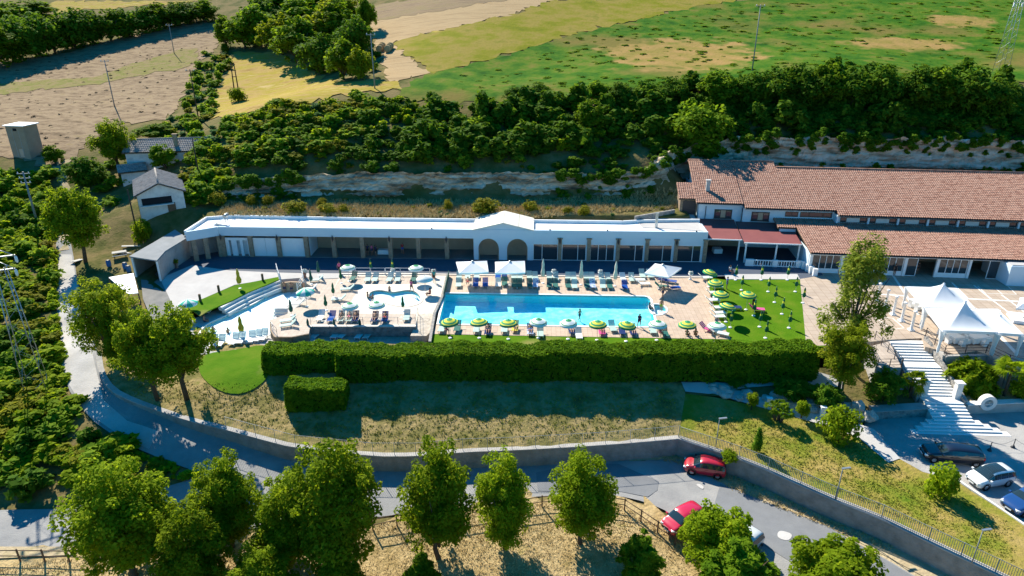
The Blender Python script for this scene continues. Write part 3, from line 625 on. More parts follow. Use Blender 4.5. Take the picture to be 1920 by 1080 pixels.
# closed bays on the left
for k,(p0,p1) in enumerate(((425,470),(476.5,522),(528.5,573))):
    a0, a1 = PXC(p0), PXC(p1); mb = MB()
    if k == 0:
        pb.box(mb, a0, a1, .35, .5, 2.35, 2.75)
        for q0,q1 in ((0,.14),(.24,.46),(.6,.72),(.9,1.0)): pb.box(mb, a0+(a1-a0)*q0, a0+(a1-a0)*q1, .35, .5, .02, 2.35)
        pb.box(mb, a0, a1, 1.0, 1.1, .02, 2.3)
    elif k == 1:
        m_ = (a0+a1)/2; pb.box(mb, a0, m_-.02, .35, .5, .02, 2.75); pb.box(mb, m_+.02, a1, .35, .5, .02, 2.75)
    else: pb.box(mb, a0, a1, .35, .5, .02, 2.75)
    part('bay_wall', mb, m_whitep)
mb = MB(); a = PXC(579); pb.box(mb, a, a+.15, .6, 4.0, .02, 3.1); part('partition_wall', mb, m_white_shade)
# arched porch
mid = [PXC(916.5), PXC(970)]; hw = 1.42; spring = 1.75
mb = MB(); N = 96; ss = np.linspace(s_a0, s_a1, N+1); 
def lowz(s):
    for c in mid:
        if abs(s-c) < hw: return spring+math.sqrt(max(0,hw*hw-(s-c)**2))
    return 0.0
for i in range(N):
    a0, a1 = ss[i], ss[i+1]-.0; zb = min(lowz((a0+a1)/2), 3.4); z0 = min(lowz(a0),3.4) if zb > 0 else 0; z1 = min(lowz(a1),3.4) if zb > 0 else 0
    if zb > 0: z0 = max(z0, spring); z1 = max(z1, spring)
    v = [pb(a0,0,z0),pb(a1,0,z1),pb(a1,0,ZF1),pb(a0,0,ZF1),pb(a0,.35,z0),pb(a1,.35,z1),pb(a1,.35,ZF1),pb(a0,.35,ZF1)]
    mb.add(v, [(0,1,2,3),(5,4,7,6),(3,2,6,7),(1,0,4,5)])
    if zb > 0 and lowz(a0-.08) == 0: mb.add([pb(a0,0,0),pb(a0,.35,0),pb(a0,.35,spring),pb(a0,0,spring)], [(0,1,2,3)])
part('arch_wall', mb, m_white_shade)
for c in mid:
    mb = MB(); n = 20; 
    pth = [(-hw,0)]+[(-hw*math.cos(math.pi*i/n), spring+hw*math.sin(math.pi*i/n)) for i in range(n+1)]+[(hw,0)]
    for i in range(len(pth)-1):
        (x0,z0),(x1,z1) = pth[i],pth[i+1]; f = 1-.13/hw
        def inn(x,z): return (x*f, z if z <= spring+.001 else spring+(z-spring)*f)
        (y0,w0),(y1,w1) = inn(x0,z0),inn(x1,z1)
        v = [pb(c+x0,-.05,z0),pb(c+x1,-.05,z1),pb(c+y1,-.05,w1),pb(c+y0,-.05,w0),pb(c+x0,.3,z0),pb(c+x1,.3,z1),pb(c+y1,.3,w1),pb(c+y0,.3,w0)]
        mb.add(v, [(3,2,1,0),(2,3,7,6),(0,1,5,4)])
    part('arch_surround', mb, m_stone)
    mb = MB(); pb.box(mb, c-hw-.2, c+hw+.2, 1.9, 2.0, 0.06, 3.4); part('porch_wall', mb, m_tan)
for c in (s_a0+.35, s_a1-.4): mb = MB(); pb.box(mb, c-.12, c+.12, .4, 4.0, 0.06, 3.4); part('partition_wall', mb, m_white_shade)
# gabled cream roof above the porch, in four panels
am = (s_a0+s_a1)/2; za, zr = 4.5, 5.55
for sgn in (-1,1):
    for q in range(2):
        e0 = (s_a1-s_a0)/2+.12; x0 = e0*(q/2)+.02; x1 = e0*((q+1)/2)-.02; zz = lambda x: zr-(zr-za)*x/e0
        p = [am+sgn*x0, am+sgn*x1]; t = .12
        v = [pb(p[0],-.2,zz(x0)),pb(p[1],-.2,zz(x1)),pb(p[1],5.6,zz(x1)),pb(p[0],5.6,zz(x0))]
        v += [w-Vector((0,0,t)) for w in v]
        f = [(0,1,2,3),(7,6,5,4),(0,4,5,1),(1,5,6,2),(2,6,7,3),(3,7,4,0)]
        if sgn < 0: f = [g[::-1] for g in f]
        mb = MB(); mb.add(v, f); part('roof_panel', mb, m_cream)
mb = MB(); v = [pb(s_a0,.1,4.42),pb(s_a1,.1,4.42),pb(am,.1,zr-.12),pb(s_a0,5.3,4.42),pb(s_a1,5.3,4.42),pb(am,5.3,zr-.12)]; mb.add(v, [(0,1,2),(5,4,3),(0,3,4,1)]); part('pediment', mb, m_white_shade)
mb = MB(); pb.box(mb, s_a0, s_a1, .4, 5.3, 4.17, 4.4); part('pediment_base', mb, m_roofw)
# glazed bays
def glazed(fr, a0, a1, d, z0, z1, cuts, parent, par, name='glazed_door', fm=None, fw=.07):
    fm = fm or m_whitep
    mb = MB(); fr.box(mb, a0, a1, d-.06, d+.06, z0, z0+fw); fr.box(mb, a0, a1, d-.06, d+.06, z1-fw, z1)
    ps = [0]+list(cuts)+[1]
    for q in ps:
        a = a0+(a1-a0)*q; lo = a if q == 0 else a-fw/2; hi = a if q == 1 else a+fw/2
        if q == 0: hi = a+fw
        if q == 1: lo = a-fw
        fr.box(mb, lo, hi, d-.062, d+.062, z0+fw+.001, z1-fw-.001)
    o = mb.build(name, fm, parent); par_fix(o, parent)
    for q in range(len(ps)-1):
        b0 = a0+(a1-a0)*ps[q]+.05; b1 = a0+(a1-a0)*ps[q+1]-.05; mb = MB(); fr.box(mb, b0, b1, d-.01, d+.015, z0+.05, z1-.05)
        g = mb.build('pane', m_glass, o); par_fix(g, o)
    return o
WINB = [(999.5,1045.6,(.36,)),(1053,1098,(.66,)),(1106,1151,(.33,.67)),(1159.5,1205,(.66,)),(1213,1258,(.62,)),(1267,1312,(.66,))]
for p0,p1,cu in WINB: glazed(pb, PXC(p0), PXC(p1), .12, .03, 2.45, cu, T, None)
mb = MB()
ed = [PXC(999)]+[PXC(p) for w in WINB for p in w[:2]]+[LB]
for i in range(0, len(ed), 2):
    if ed[i+1]-ed[i] > .03: pb.box(mb, ed[i]+.002, ed[i+1]-.002, .02, .26, 0, ZF0-.352)
pb.box(mb, PXC(999)+.002, LB, .022, .258, 2.452, ZF0-.351)
part('window_wall', mb, m_white_shade)
mb = MB(); pb.box(mb, LB-.3, LB, .3, 4.0, 0, 4.4); part('end_wall', mb, m_white_shade)
# chimney flue on the roof
mb = MB(); c = pb(PXC(1231), 2.6, 4.16); mb.box((c.x,c.y,5.2),(.32,.32,2.1)); mb.box((c.x,c.y,6.3),(.46,.46,.1)); part('chimney', mb, m_gmetal)
# roof drains
for px in (975+55, 1136, 1300, 812): 
    mb = MB(); c = pb(PXC(px), .15, 4.5); mb.box(c,(.18,.18,.2)); part('roof_vent', mb, m_iron)
# concrete terrace over the right end
mb = MB(); mb.prism([tuple(q[:2]) for q in [pb(PXC(1205),2.6,0), pb(LB-.3,1.2,0), pb(LB-.1,9.5,0), pb(PXC(1270),8.5,0), pb(PXC(1200),5.0,0)]], 3.9, 4.22); part('roof_terrace', mb, m_conc)
mb = MB(); a,b = pb(PXC(1195),5.2,0), pb(PXC(1280),8.8,0); d = b-a; mb.box(((a.x+b.x)/2,(a.y+b.y)/2,4.5),(d.length,.3,1.1), math.atan2(d.y,d.x)); part('terrace_wall', mb, m_stonew)
# solar water heater
S = empty('solar_water_heater', pb(PXC(417), 2.0, 4.16), pb.rz, 'white solar water heater with tank on the flat roof', 'solar heater')
mb = MB(); mb.box((-.4,0,.55),(1.9,1.0,.1), ry=R(-32)); mb.build('collector', m_whitep, S)
mb = MB(); mb.tube([(.55,-.55,1.35),(.55,.55,1.35)], .26, 12); mb.build('tank', m_gmetal, S)
for y in (-.35,.35): mb = MB(); mb.box((.55,y,.55),(.08,.08,1.1)); mb.build('leg', m_gmetal, S)
# ------------------------------------------------------------------ curved grey-roofed store at the left end
T2 = empty('store_building', P(300,500,0), 0, 'grey felt-roofed curved store at the left end of the white building', 'building')
rp_ = [(242,481),(288,455),(328,431),(351,446),(330,459),(310,471),(294,489)]
pw = [P(q[0],q[1],2.9) for q in rp_]
mb = MB(); mb.prism([(v.x,v.y) for v in pw], 2.78, 2.95); part('roof', mb, m_greyroof, T2)
ct = sum((Vector((v.x,v.y,0)) for v in pw), Vector())/len(pw); pi = [ct+(Vector((v.x,v.y,0))-ct)*.94 for v in pw]
for i,nm in ((0,'wall'),(1,'wall'),(3,'wall'),(4,'wall'),(5,'wall')):
    a, b = pi[i], pi[(i+1)%7]; d = b-a; mb = MB(); mb.box(((a.x+b.x)/2,(a.y+b.y)/2,1.3),(d.length+.1,.22,2.95),math.atan2(d.y,d.x)); part(nm, mb, m_conc2, T2)
a, b = pi[6], pi[0]
for q in (.02,.98):
    c = a+(b-a)*q; mb = MB(); mb.box((c.x,c.y,1.35),(.25,.25,2.85)); part('post', mb, m_whitep, T2)
# white sheet roof of the shelter in front of it
S2 = empty('sheet_shelter', P(235,545,0), 0, 'white sheet-roofed lean-to shelter in the yard beside the store', 'shelter')
q = [P(x,y,2.2) for x,y in ((204,520),(250,512),(259,549),(240,551))]
mb = MB(); mb.prism([(v.x,v.y) for v in q], 2.1, 2.2); part('roof', mb, m_whitep, S2)
for v in q: mb = MB(); mb.box((v.x,v.y,.75),(.1,.1,2.7)); part('post', mb, m_wood, S2)
# ------------------------------------------------------------------ the hall with tiled roofs
hl = Fr((27.49,96.84), R(-6.05))
zr1 = lambda a,d: 6.3+.313*np.asarray(d)
zr0 = lambda a,d: 6.42+.313*np.asarray(d)
HT = empty('restaurant_hall', hl(25,0,0), 0, 'large white two-storey hall with terracotta tiled roofs', 'building')
for a0,a1,d0,d1,zf in ((-.5,6.3,0,12,zr0),(6.36,12.8,-.75,12,zr1),(12.8,19.1,-.75,10.4,zr1),(19.1,60,-1.9,10.4,zr1)):
    mb = MB(); slabroof(mb, hl, a0, a1, d0, d1, zf); part('roof_slab', mb, m_wood, HT)
    o = tiles('roof_tiles', hl, a0, a1, d0, d1, zf, m_terra, HT); par_fix(o, HT)
for a0,a1,d1 in ((-.5,12.8,12),(12.8,60,10.4)):
    zt = float(zr1(0,d1)); mb = MB()
    v = [hl(a0,d1-.02,zt+.1),hl(a1,d1-.02,zt+.1),hl(a1,d1+7,zt-2.1),hl(a0,d1+7,zt-2.1)]; v += [q-Vector((0,0,.2)) for q in v]
    mb.add(v, [(0,1,2,3),(7,6,5,4),(0,4,5,1),(1,5,6,2),(2,6,7,3),(3,7,4,0)]); part('rear_roof', mb, m_terra, HT)
    mb = MB(); mb.tube([hl(a0,d1,zt+.12),hl(a1,d1,zt+.12)], .14, 8); part('ridge_tiles', mb, m_terra, HT)
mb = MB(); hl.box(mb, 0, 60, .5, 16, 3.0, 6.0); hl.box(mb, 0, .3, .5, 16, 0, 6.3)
v = [hl(.0,.5,6.0),hl(0,12,6.0),hl(0,12,9.9),hl(0.3,.5,6.0),hl(.3,12,6.0),hl(.3,12,9.9)]; mb.add(v, [(0,2,1),(3,4,5),(0,3,5,2)]); part('wall', mb, m_white_shade, HT)
mb = MB(); hl.box(mb, 0, 6.25, .3, .5, 0, 6.15); part('front_wall', mb, m_white_shade, HT)
mb = MB(); hl.box(mb, 6.25, 19.0, -.3, -.1, 0, 5.9); part('front_wall', mb, m_white_shade, HT)
mb = MB(); hl.box(mb, 19.0, 19.2, -1.6, -.1, 3.0, 5.6); part('side_wall', mb, m_white_shade, HT)
mb = MB(); hl.box(mb, 19.2, 60, -1.3, -1.1, 3.0, 5.55); part('clerestory_wall', mb, m_white_shade, HT)
# gutters
for a0,a1,d in ((-.5,6.3,-.06),(6.36,19.1,-.82),(19.1,60,-1.97)):
    z = float(zr1(0,d))-.08+(.12 if a1 < 7 else 0); mb = MB(); mb.tube([hl(a0,d,z),hl(a1,d,z)], .07, 6); part('gutter', mb, m_iron, HT)
for a,d in ((1.0,.2),(6.1,-.36)): mb = MB(); mb.tube([hl(a,d,5.9),hl(a,d,3.6)], .05, 6); part('downpipe', mb, m_iron, HT)
# first floor windows
for a0,a1,d,z0,z1 in ((2.4,4.7,.28,4.25,5.35),(7.6,9.9,-.32,4.2,5.3)):
    mb = MB(); hl.box(mb, a0-.12, a1+.12, d-.03, d, z0-.12, z1+.12); hl.box(mb, a0-.2, a1+.2, d-.12, d-.031, z0-.2, z0-.12)
    o = part('window', mb, m_iron, HT)
    for q in range(3):
        b0 = a0+(a1-a0)*q/3+.04; b1 = a0+(a1-a0)*(q+1)/3-.04; mb = MB(); hl.box(mb, b0, b1, d-.06, d-.03, z0, z1); g = part('pane', mb, m_glass if q != 1 else m_tan, o)
cl = [(12.2,14.0,-.32,(.5,)),(14.3,18.7,-.32,(.28,.72))]
for a0,a1,d,cu in cl: glazed(hl, a0, a1, d, 4.85, 5.6, cu, HT, None, 'clerestory_window', m_wood, .06)
m_pale = mat('pale blind', [(.46,.55,.56),(.56,.63,.63)], scale=2, rough=.8)
a = 19.6
for k in range(10):
    o = glazed(hl, a, a+3.6, -1.33, 4.55, 5.3, (.22,.74), HT, None, 'clerestory_window', m_wood, .06)
    mb = MB(); hl.box(mb, a+.8, a+2.68, -1.36, -1.345, 4.62, 5.24); part('blind', mb, m_pale, o)
    mb = MB(); hl.box(mb, a+3.62, a+3.88, -1.62, -1.3, 4.4, 5.5); part('pier', mb, m_white_shade, HT)
    a += 4.0
# lower lean-to roofs
zl = lambda a,d: 3.0+.155*(np.asarray(d)+10.6)
bays = [(13.2,18.9)]+[(18.95+i*4.02, 18.95+i*4.02+3.97) for i in range(10)]
for i,(a0,a1) in enumerate(bays):
    d1 = -.35 if i == 0 else -1.35
    mb = MB(); slabroof(mb, hl, a0, a1, -10.6, d1, zl); part('lean_to_slab', mb, m_wood, HT)
    o = tiles('lean_to_tiles', hl, a0, a1, -10.6, d1, zl, m_terra, HT); par_fix(o, HT)
mb = MB(); slabroof(mb, hl, 10.6, 13.15, -3.4, -.4, zl); part('lean_to_slab', mb, m_wood, HT)
o = tiles('lean_to_tiles', hl, 10.6, 13.15, -3.4, -.4, zl, m_terra, HT); par_fix(o, HT)
mb = MB(); hl.box(mb, 10.9, 13.1, -3.3, -3.1, 2.6, 3.9); part('curved_side_wall', mb, m_white_shade, HT)
mb = MB(); mb.tube([hl(13.2,-10.66,2.9),hl(59,-10.66,2.9)], .07, 6); part('gutter', mb, m_iron, HT)
# awnings
for a0,a1,d0,d1,z0,z1 in ((-.3,5.2,-6.4,.25,3.15,4.0),(5.35,13.0,-7.2,-.35,3.05,3.9)):
    mb = MB(); zf = lambda a,d: z0+(z1-z0)*(np.asarray(d)-d0)/(d1-d0); slabroof(mb, hl, a0, a1, d0, d1, zf, .12); part('awning', mb, m_awn, HT)
    mb = MB(); hl.box(mb, a0, a1, d0-.1, d0-.002, z0-.18, z0-.02); part('awning_rail', mb, m_whitep, HT)
for a,d in ((-.1,-6.2),(4.9,-6.2),(5.7,-7.0),(9.8,-7.0),(12.8,-7.0)):
    mb = MB(); hl.box(mb, a-.1, a+.1, d-.1, d+.1, 0, 3.0); part('post', mb, m_whitep, HT)
mb = MB(); hl.box(mb, 0, 13.2, -.2, -.0, 0, 3.0); part('veranda_back_wall', mb, m_tan, HT)
# glazed front under the lean-to
mb = MB()
for a in np.arange(13.6, 60, 4.02): hl.box(mb, a-.15, a+.15, -10.0, -9.7, 0, 2.9)
hl.box(mb, 13.4, 60, -10.02, -9.68, 2.55, 2.85); part('front_frame', mb, m_whitep, HT)
a = 13.75
for k in range(11):
    if k in (3,):
        glazed(hl, a+.05, a+1.4, -9.85, .02, 2.55, (), HT, None)
    elif k in (5,): glazed(hl, a+2.2, a+3.65, -9.85, .02, 2.55, (), HT, None)
    else:
        glazed(hl, a+.05, a+3.65, -9.85, .55, 2.55, (.27,.5,.73), HT, None, 'window')
        mb = MB(); hl.box(mb, a+.05, a+3.65, -9.93, -9.75, .0, .545); part('window_plinth', mb, m_whitep, HT)
    a += 4.02
mb = MB(); hl.box(mb, 13.6, 60, -4.0, -3.8, 0, 3.3); part('inner_wall', mb, m_tan, HT)
mb = MB(); hl.box(mb, 13.4, 13.6, -9.68, -.4, 0, 2.7); part('side_wall', mb, m_white_shade, HT)
# chimney, side lodge
mb = MB(); hl.box(mb, 1.2, 1.75, 3.0, 3.5, 6.6, 9.0); hl.box(mb, 1.1, 1.85, 2.9, 3.6, 9.0, 9.12); part('chimney', mb, m_conc, HT)
LT = empty('boiler_house', hl(-1.6,2,4.2), 0, 'small tiled boiler house against the left end of the hall', 'building')
mb = MB(); hl.box(mb, -2.6, -.1, 1.5, 1.7, 4.2, 6.6); hl.box(mb, -2.6, -2.4, 1.7, 5, 4.2, 6.6); hl.box(mb, -2.6,-.1,1.3,5.2,3.9,4.2); part('wall', mb, m_stone, LT)
mb = MB(); hl.box(mb, -2.2, -.3, 1.42, 1.5, 4.22, 6.3); part('door', mb, m_iron, LT)
zb_ = lambda a,d: 6.7+.3*(np.asarray(d)-1)
mb = MB(); slabroof(mb, hl, -2.9, -.05, 1.0, 5.4, zb_); part('roof_slab', mb, m_wood, LT); o = tiles('roof_tiles', hl, -2.9, -.05, 1.0, 5.4, zb_, m_terra, LT); par_fix(o, LT)
# white block at the right edge of the piazza
WB = empty('white_annex', hl(40,-12,0), 0, 'plain shade-tinted white plaster annex block at the right edge of the piazza', 'building')
c = P(1905,536,0); mb = MB(); mb.prism([(c.x-1.3,c.y),(c.x+6,c.y-.8),(c.x+6.5,c.y+5.5),(c.x-1.0,c.y+5.7)], 0, 2.7); part('wall', mb, m_white_shade, WB, bevel=.05)
mb = MB(); mb.prism([(c.x-1.1,c.y+.2),(c.x+5.8,c.y-.6),(c.x+6.3,c.y+5.3),(c.x-.8,c.y+5.5)], 2.702, 2.8); part('roof', mb, m_conc, WB)
# ------------------------------------------------------------------ farm buildings and tower
def gable(name, loc, rz, L, Wd, he, hr, label, wall, roofm, over=.4, tilew=.3):
    t = empty(name, loc, rz, label, 'house'); fr = Fr((0,0), 0)
    mb = MB(); h2 = Wd/2
    v = [(-L/2,-h2,-1),(L/2,-h2,-1),(L/2,h2,-1),(-L/2,h2,-1),(-L/2,-h2,he),(L/2,-h2,he),(L/2,h2,he),(-L/2,h2,he),(-L/2,0,hr),(L/2,0,hr)]
    mb.add(v, [(0,1,5,4),(2,3,7,6),(1,2,6,9,5),(3,0,4,8,7)]); mb.build('wall', wall, t)
    sl = (hr-he)/h2
    for s in (1,-1):
        f = Fr((0,0), 0 if s == 1 else math.pi)
        zf = lambda a,d: hr+.12+sl*np.asarray(d)
        m2 = MB(); slabroof(m2, f, -L/2-over, L/2+over, -h2-over, 0, zf, .16); m2.build('roof_slab', m_wood, t)
        tiles('roof_tiles', f, -L/2-over, L/2+over, -h2-over, 0, zf, roofm, t, w=tilew)
    mb = MB(); mb.tube([(-L/2-over,0,hr+.16),(L/2+over,0,hr+.16)], .14, 6); mb.build('ridge_tiles', roofm, t)
    return t
m_lime = mat('peeling limewash', [(.42,.42,.42),(.62,.62,.61),(.72,.72,.70)], scale=.9, rough=.95, contrast=.5)
gl_ = G(312,398); fh = gable('farmhouse', (gl_.x-2.6,gl_.y+4.2,gl_.z), R(118), 10.0, 6.2, 3.0, 4.4, 'old limewashed gabled farm shed with grey tiles above the lane', m_lime, m_terra_g)
mb = MB(); mb.box((-5.06,.6,1.9),(.1,4.0,1.0)); mb.build('loft_opening', m_dark, fh); mb = MB(); mb.box((-5.3,.6,1.3),(.6,4.4,.12)); mb.build('ledge', m_lime, fh)
mb = MB(); mb.box((-5.06,-1.2,.4),(.08,1.1,1.9)); mb.build('door', m_wood, fh)
gl_ = G(318,306); bn = gable('barn', (gl_.x,gl_.y+2.2,gl_.z-.4), R(8), 13.5, 6, 2.6, 4.0, 'long low tiled barn half hidden by trees behind the farm shed', m_lime, m_terra_g)
mb = MB(); mb.box((1.3,-2.0,4.0),(.6,.5,2.4)); mb.box((1.3,-2.0,5.2),(.8,.7,.15)); mb.build('chimney', m_stone, bn)
gl_ = G(246,343); sh = gable('lean_shed', (gl_.x,gl_.y+1.2,gl_.z), R(30), 3.6, 3.0, 2.0, 2.7, 'tiny tiled outhouse between the barn and the farm shed', m_lime, m_terra_g)
tg = G(55,292)
TW = empty('transformer_tower', tg, R(-8), 'tan square tower with white flat roof in the dry field', 'tower')
m_tanr = mat('tan render', [(.34,.25,.18),(.42,.32,.24)], scale=1.0, rough=.9)
TW.scale = (.68,.68,.72); mb = MB(); mb.box((0,0,3.3),(5.0,4.6,8.0)); mb.build('wall', m_tanr, TW)
mb = MB(); mb.box((0,0,7.42),(5.9,5.4,.22)); mb.build('roof', m_whitep, TW, bevel=.03)
mb = MB(); mb.box((0,-2.32,6.5),(1.0,.08,.6)); mb.build('window', m_dark, TW)
mb = MB(); mb.box((.3,-2.32,.9),(1.1,.08,1.9)); mb.build('door', m_gmetal, TW)
for x in (-.9,.9): mb = MB(); mb.box((x,-2.31,3.2),(.06,.04,6.4)); mb.build('cable_duct', m_conc, TW)
# ================================================================== WALLS, STAIRS, RAILINGS, CLIFF
m_cliff = mat('pale limestone', [(.10,.07,.045),(.28,.20,.13),(.52,.43,.32),(.66,.60,.49),(.20,.14,.085)], scale=.5, rough=.95, bump=1.0, bscale=1.4, stretch=(.35,.35,2.2), contrast=.45)
m_wallg = mat('road wall masonry', [(.20,.185,.165),(.30,.275,.245),(.38,.345,.31)], scale=1.2, rough=.95, bump=.6, bscale=4)
m_crazy = mat('crazy paving', [(.42,.35,.27),(.58,.50,.41),(.68,.60,.50)], scale=2.2, rough=.9, bump=.6, bscale=4, contrast=.4)
m_marble = mat('white stone steps', [(.62,.60,.57),(.74,.72,.69)], scale=1.5, rough=.7)
# cliff: swept ledges with noise
def cliff():
    base = [(-46,103.6,4.8,6.4),(-38,104.6,4.8,8.4),(-28,105.0,4.8,8.8),(-10,105.2,4.8,8.9),(6,105.1,4.8,8.7),(18,105.0,4.8,8.9),(23.5,106.2,4.8,9.6),(26.5,110.0,4.8,10.6),(30,113.4,4.8,11.2),(45,113.2,4.8,11.4),(70,112.4,4.8,11.4),(102,111.4,4.8,11.4)]
    ln = smoothline([Vector((b[0],b[1],b[3])) for b in base], 2); pts = []
    for i in range(len(ln)-1):
        k = max(1, int((Vector(ln[i+1][:2])-Vector(ln[i][:2])).length/.45))
        pts += [ln[i]+(ln[i+1]-ln[i])*j/k for j in range(k)]
    n = len(pts); rows = 22; r = np.random.default_rng(11)
    s = np.arange(n); led = r.uniform(0,1,rows)
    big = np.interp(s, np.arange(0,n+12,9), r.uniform(-.9,.9,len(np.arange(0,n+12,9)))); big2 = np.interp(s, np.arange(0,n+5,3), r.uniform(-.4,.4,len(np.arange(0,n+5,3))))
    V = np.zeros((rows,n,3)); TOPS = []
    for i,p in enumerate(pts):
        q = pts[min(i+1,n-1)]-pts[max(i-1,0)]; nrm = Vector((q.y,-q.x,0)).normalized(); TOPS.append(float(hTraw(np.array([p.x-nrm.x*(3.2 if p.x < 24 else 4.4)]),np.array([p.y-nrm.y*(3.2 if p.x < 24 else 4.4)]))[0])+.05)
    for j in range(rows):
        t = min(1, j/(rows-4)); back = 0 if j <= rows-4 else (j-(rows-4))*1.0
        wob = np.interp(s, np.arange(0,n+8,6), r.uniform(-.35,.35,len(np.arange(0,n+8,6))))
        for i,p in enumerate(pts):
            q = pts[min(i+1,n-1)]-pts[max(i-1,0)]; nrm = Vector((q.y,-q.x,0)).normalized()
            o = (big[i]*(.4+.6*math.sin(t*3.1))+big2[i]*.6+wob[i]*.6+(led[j]-.5)*.7)*(1 if back == 0 else .4)-t*1.1-back
            qx, qy = p.x+nrm.x*o, p.y+nrm.y*o
            top = TOPS[i]+big[i]*.25
            z = 4.2+(top-4.2)*t+r.uniform(-.16,.16)-(0 if back == 0 else back*.5)
            V[j,i] = (qx+r.uniform(-.18,.18), qy+r.uniform(-.22,.22), z)
    i = np.arange(rows*n).reshape(rows,n); F = np.stack([i[:-1,:-1],i[:-1,1:],i[1:,1:],i[1:,:-1]],-1).reshape(-1,4)
    o = link('cliff', npmesh('cliff', V.reshape(-1,3), F, m_cliff)); o['kind'] = 'structure'
    return V
CLIFF_V = cliff()
# road retaining walls
def wallrun(name, line, base_z, label, thick=.42, up=.04, cop=.1):
    """line: points with z at the ground behind the wall"""
    t = empty(name, line[len(line)//2], 0, label, 'wall'); pts = smoothline(line, 1); n = len(pts)
    nr = []
    for i in range(n):
        d = pts[min(i+1,n-1)]-pts[max(i-1,0)]; nr.append(Vector((d.y,-d.x,0)).normalized())
    for nm, o0, o1, za, zb, m in (('wall_face',0,thick,None,up,m_wallg),('coping',-.06,thick+.06,up+.002,up+cop,m_conc2)):
        mb = MB(); V = []
        for i,p in enumerate(pts):
            a = p+nr[i]*(-.05+o0-.2); b = p+nr[i]*(o1-.25); lo = base_z(p) if za is None else p.z+za
            V += [(a.x,a.y,lo),(b.x,b.y,lo),(b.x,b.y,p.z+zb),(a.x,a.y,p.z+zb)]
        F = []
        for i in range(n-1):
            k = 4*i; F += [(k+1,k+5,k+6,k+2),(k+2,k+6,k+7,k+3),(k+3,k+7,k+4,k),(k,k+4,k+5,k+1)]
        F += [(0,1,2,3),(4*n-1,4*n-2,4*n-3,4*n-4)]
        mb.add(V, F); o = mb.build(nm, m, t); par_fix(o, t)
    return t
wallrun('road_wall', [Vector(P(*q)) for q in WALLTOP[1:]], lambda p: p.z-3.0, 'long curved grey retaining wall between the grass bank and the road')
wallrun('road_wall', [Vector(P(*q)) for q in WALLTOP2], lambda p: p.z-3.0, 'straight retaining wall below the lower lawn beside the parked red car')
def railing(name, pts, h, label, sp=2.0, rails=(1.0,.55), r=.03, mt=None, pick=0.0, pickr=.012, cat='railing'):
    mt = mt or m_iron; t = empty(name, pts[0], 0, label, cat); L = 0
    dens = []
    for i in range(len(pts)-1):
        a, b = Vector(pts[i]), Vector(pts[i+1]); k = max(1, round((b-a).length/sp))
        dens += [a+(b-a)*j/k for j in range(k)]
    dens.append(Vector(pts[-1]))
    pm = {}
    for p in dens:
        if 'm' not in pm: pm['m'] = MB().box((0,0,h/2),(r*2,r*2,h)).mesh('post', mt)
        o = link('post', pm['m'], t); o.location = p-t.location
    for q in rails:
        mb = MB(); mb.tube([p+Vector((0,0,h*q)) for p in dens], r*.9, 5); o = mb.build('rail', mt, t); par_fix(o, t)
    if pick:
        mb = MB()
        for i in range(len(dens)-1):
            a, b = dens[i], dens[i+1]; k = max(1, round((b-a).length/pick)); rz = math.atan2(b.y-a.y,b.x-a.x)
            for j in range(1,k): 
                p = a+(b-a)*j/k; mb.box((p.x,p.y,p.z+h*.5),(pickr*2,pickr*2,h*.98), rz)
        o = mb.build('pickets', mt, t); par_fix(o, t); o['kind'] = 'stuff'
    return t
m_rail = mat('grey green paint', [(.20,.22,.21),(.30,.32,.31)], scale=2, rough=.6)
m_fence = mat('pale fence wire', [(.42,.42,.40)], rough=.6)
m_railw = mat('white tubular rail', [(.66,.68,.70)], rough=.4)
dz = Vector((0,0,.14))
railing('mesh_fence', [P(*q)+dz for q in WALLTOP[7:]], 1.25, 'pale wire fence along the top of the curved road wall', 2.4, (1.0,), .022, m_fence, .2, .006, 'fence')
railing('iron_fence', [P(*q)+dz for q in WALLTOP2], 1.2, 'dark picket fence on the wall along the lower lawn', 2.6, (.97,.1), .03, m_rail, .14, .016, 'fence')
# timber fence round the orchard
def logfence(name, px, label):
    pts = [ray(q[0],q[1],hTraw,lo=25) for q in px]; t = empty(name, pts[0], 0, label, 'fence'); pm = MB().box((0,0,.6),(.1,.1,1.35)).mesh('post', m_wood)
    tops = []
    for i in range(len(pts)-1):
        k = max(1, round((pts[i+1]-pts[i]).length/2.2))
        tops += [pts[i]+(pts[i+1]-pts[i])*j/k for j in range(k)]
    tops.append(pts[-1])
    for p in tops:
        o = link('post', pm, t); p.z = float(hTraw(np.array([p.x]),np.array([p.y]))[0]); o.location = p-t.location
    for i in range(len(tops)-1):
        for z in (1.15,.6):
            mb = MB(); mb.tube([tops[i]+Vector((0,0,z)), tops[i+1]+Vector((0,0,z))], .04, 5); o = mb.build('rail', m_wood, t); par_fix(o, t)
logfence('timber_fence', [(-60,1060),(41,1060),(132,1058),(230,1062)], 'brown post and rail fence at the bottom left road')
logfence('timber_fence', [(700,1000),(745,992),(860,978),(1016,956),(1100,950),(1170,964),(1201,982),(1232,1003),(1265,1026),(1330,1062)], 'brown post and rail fence curving round the orchard beside the road')
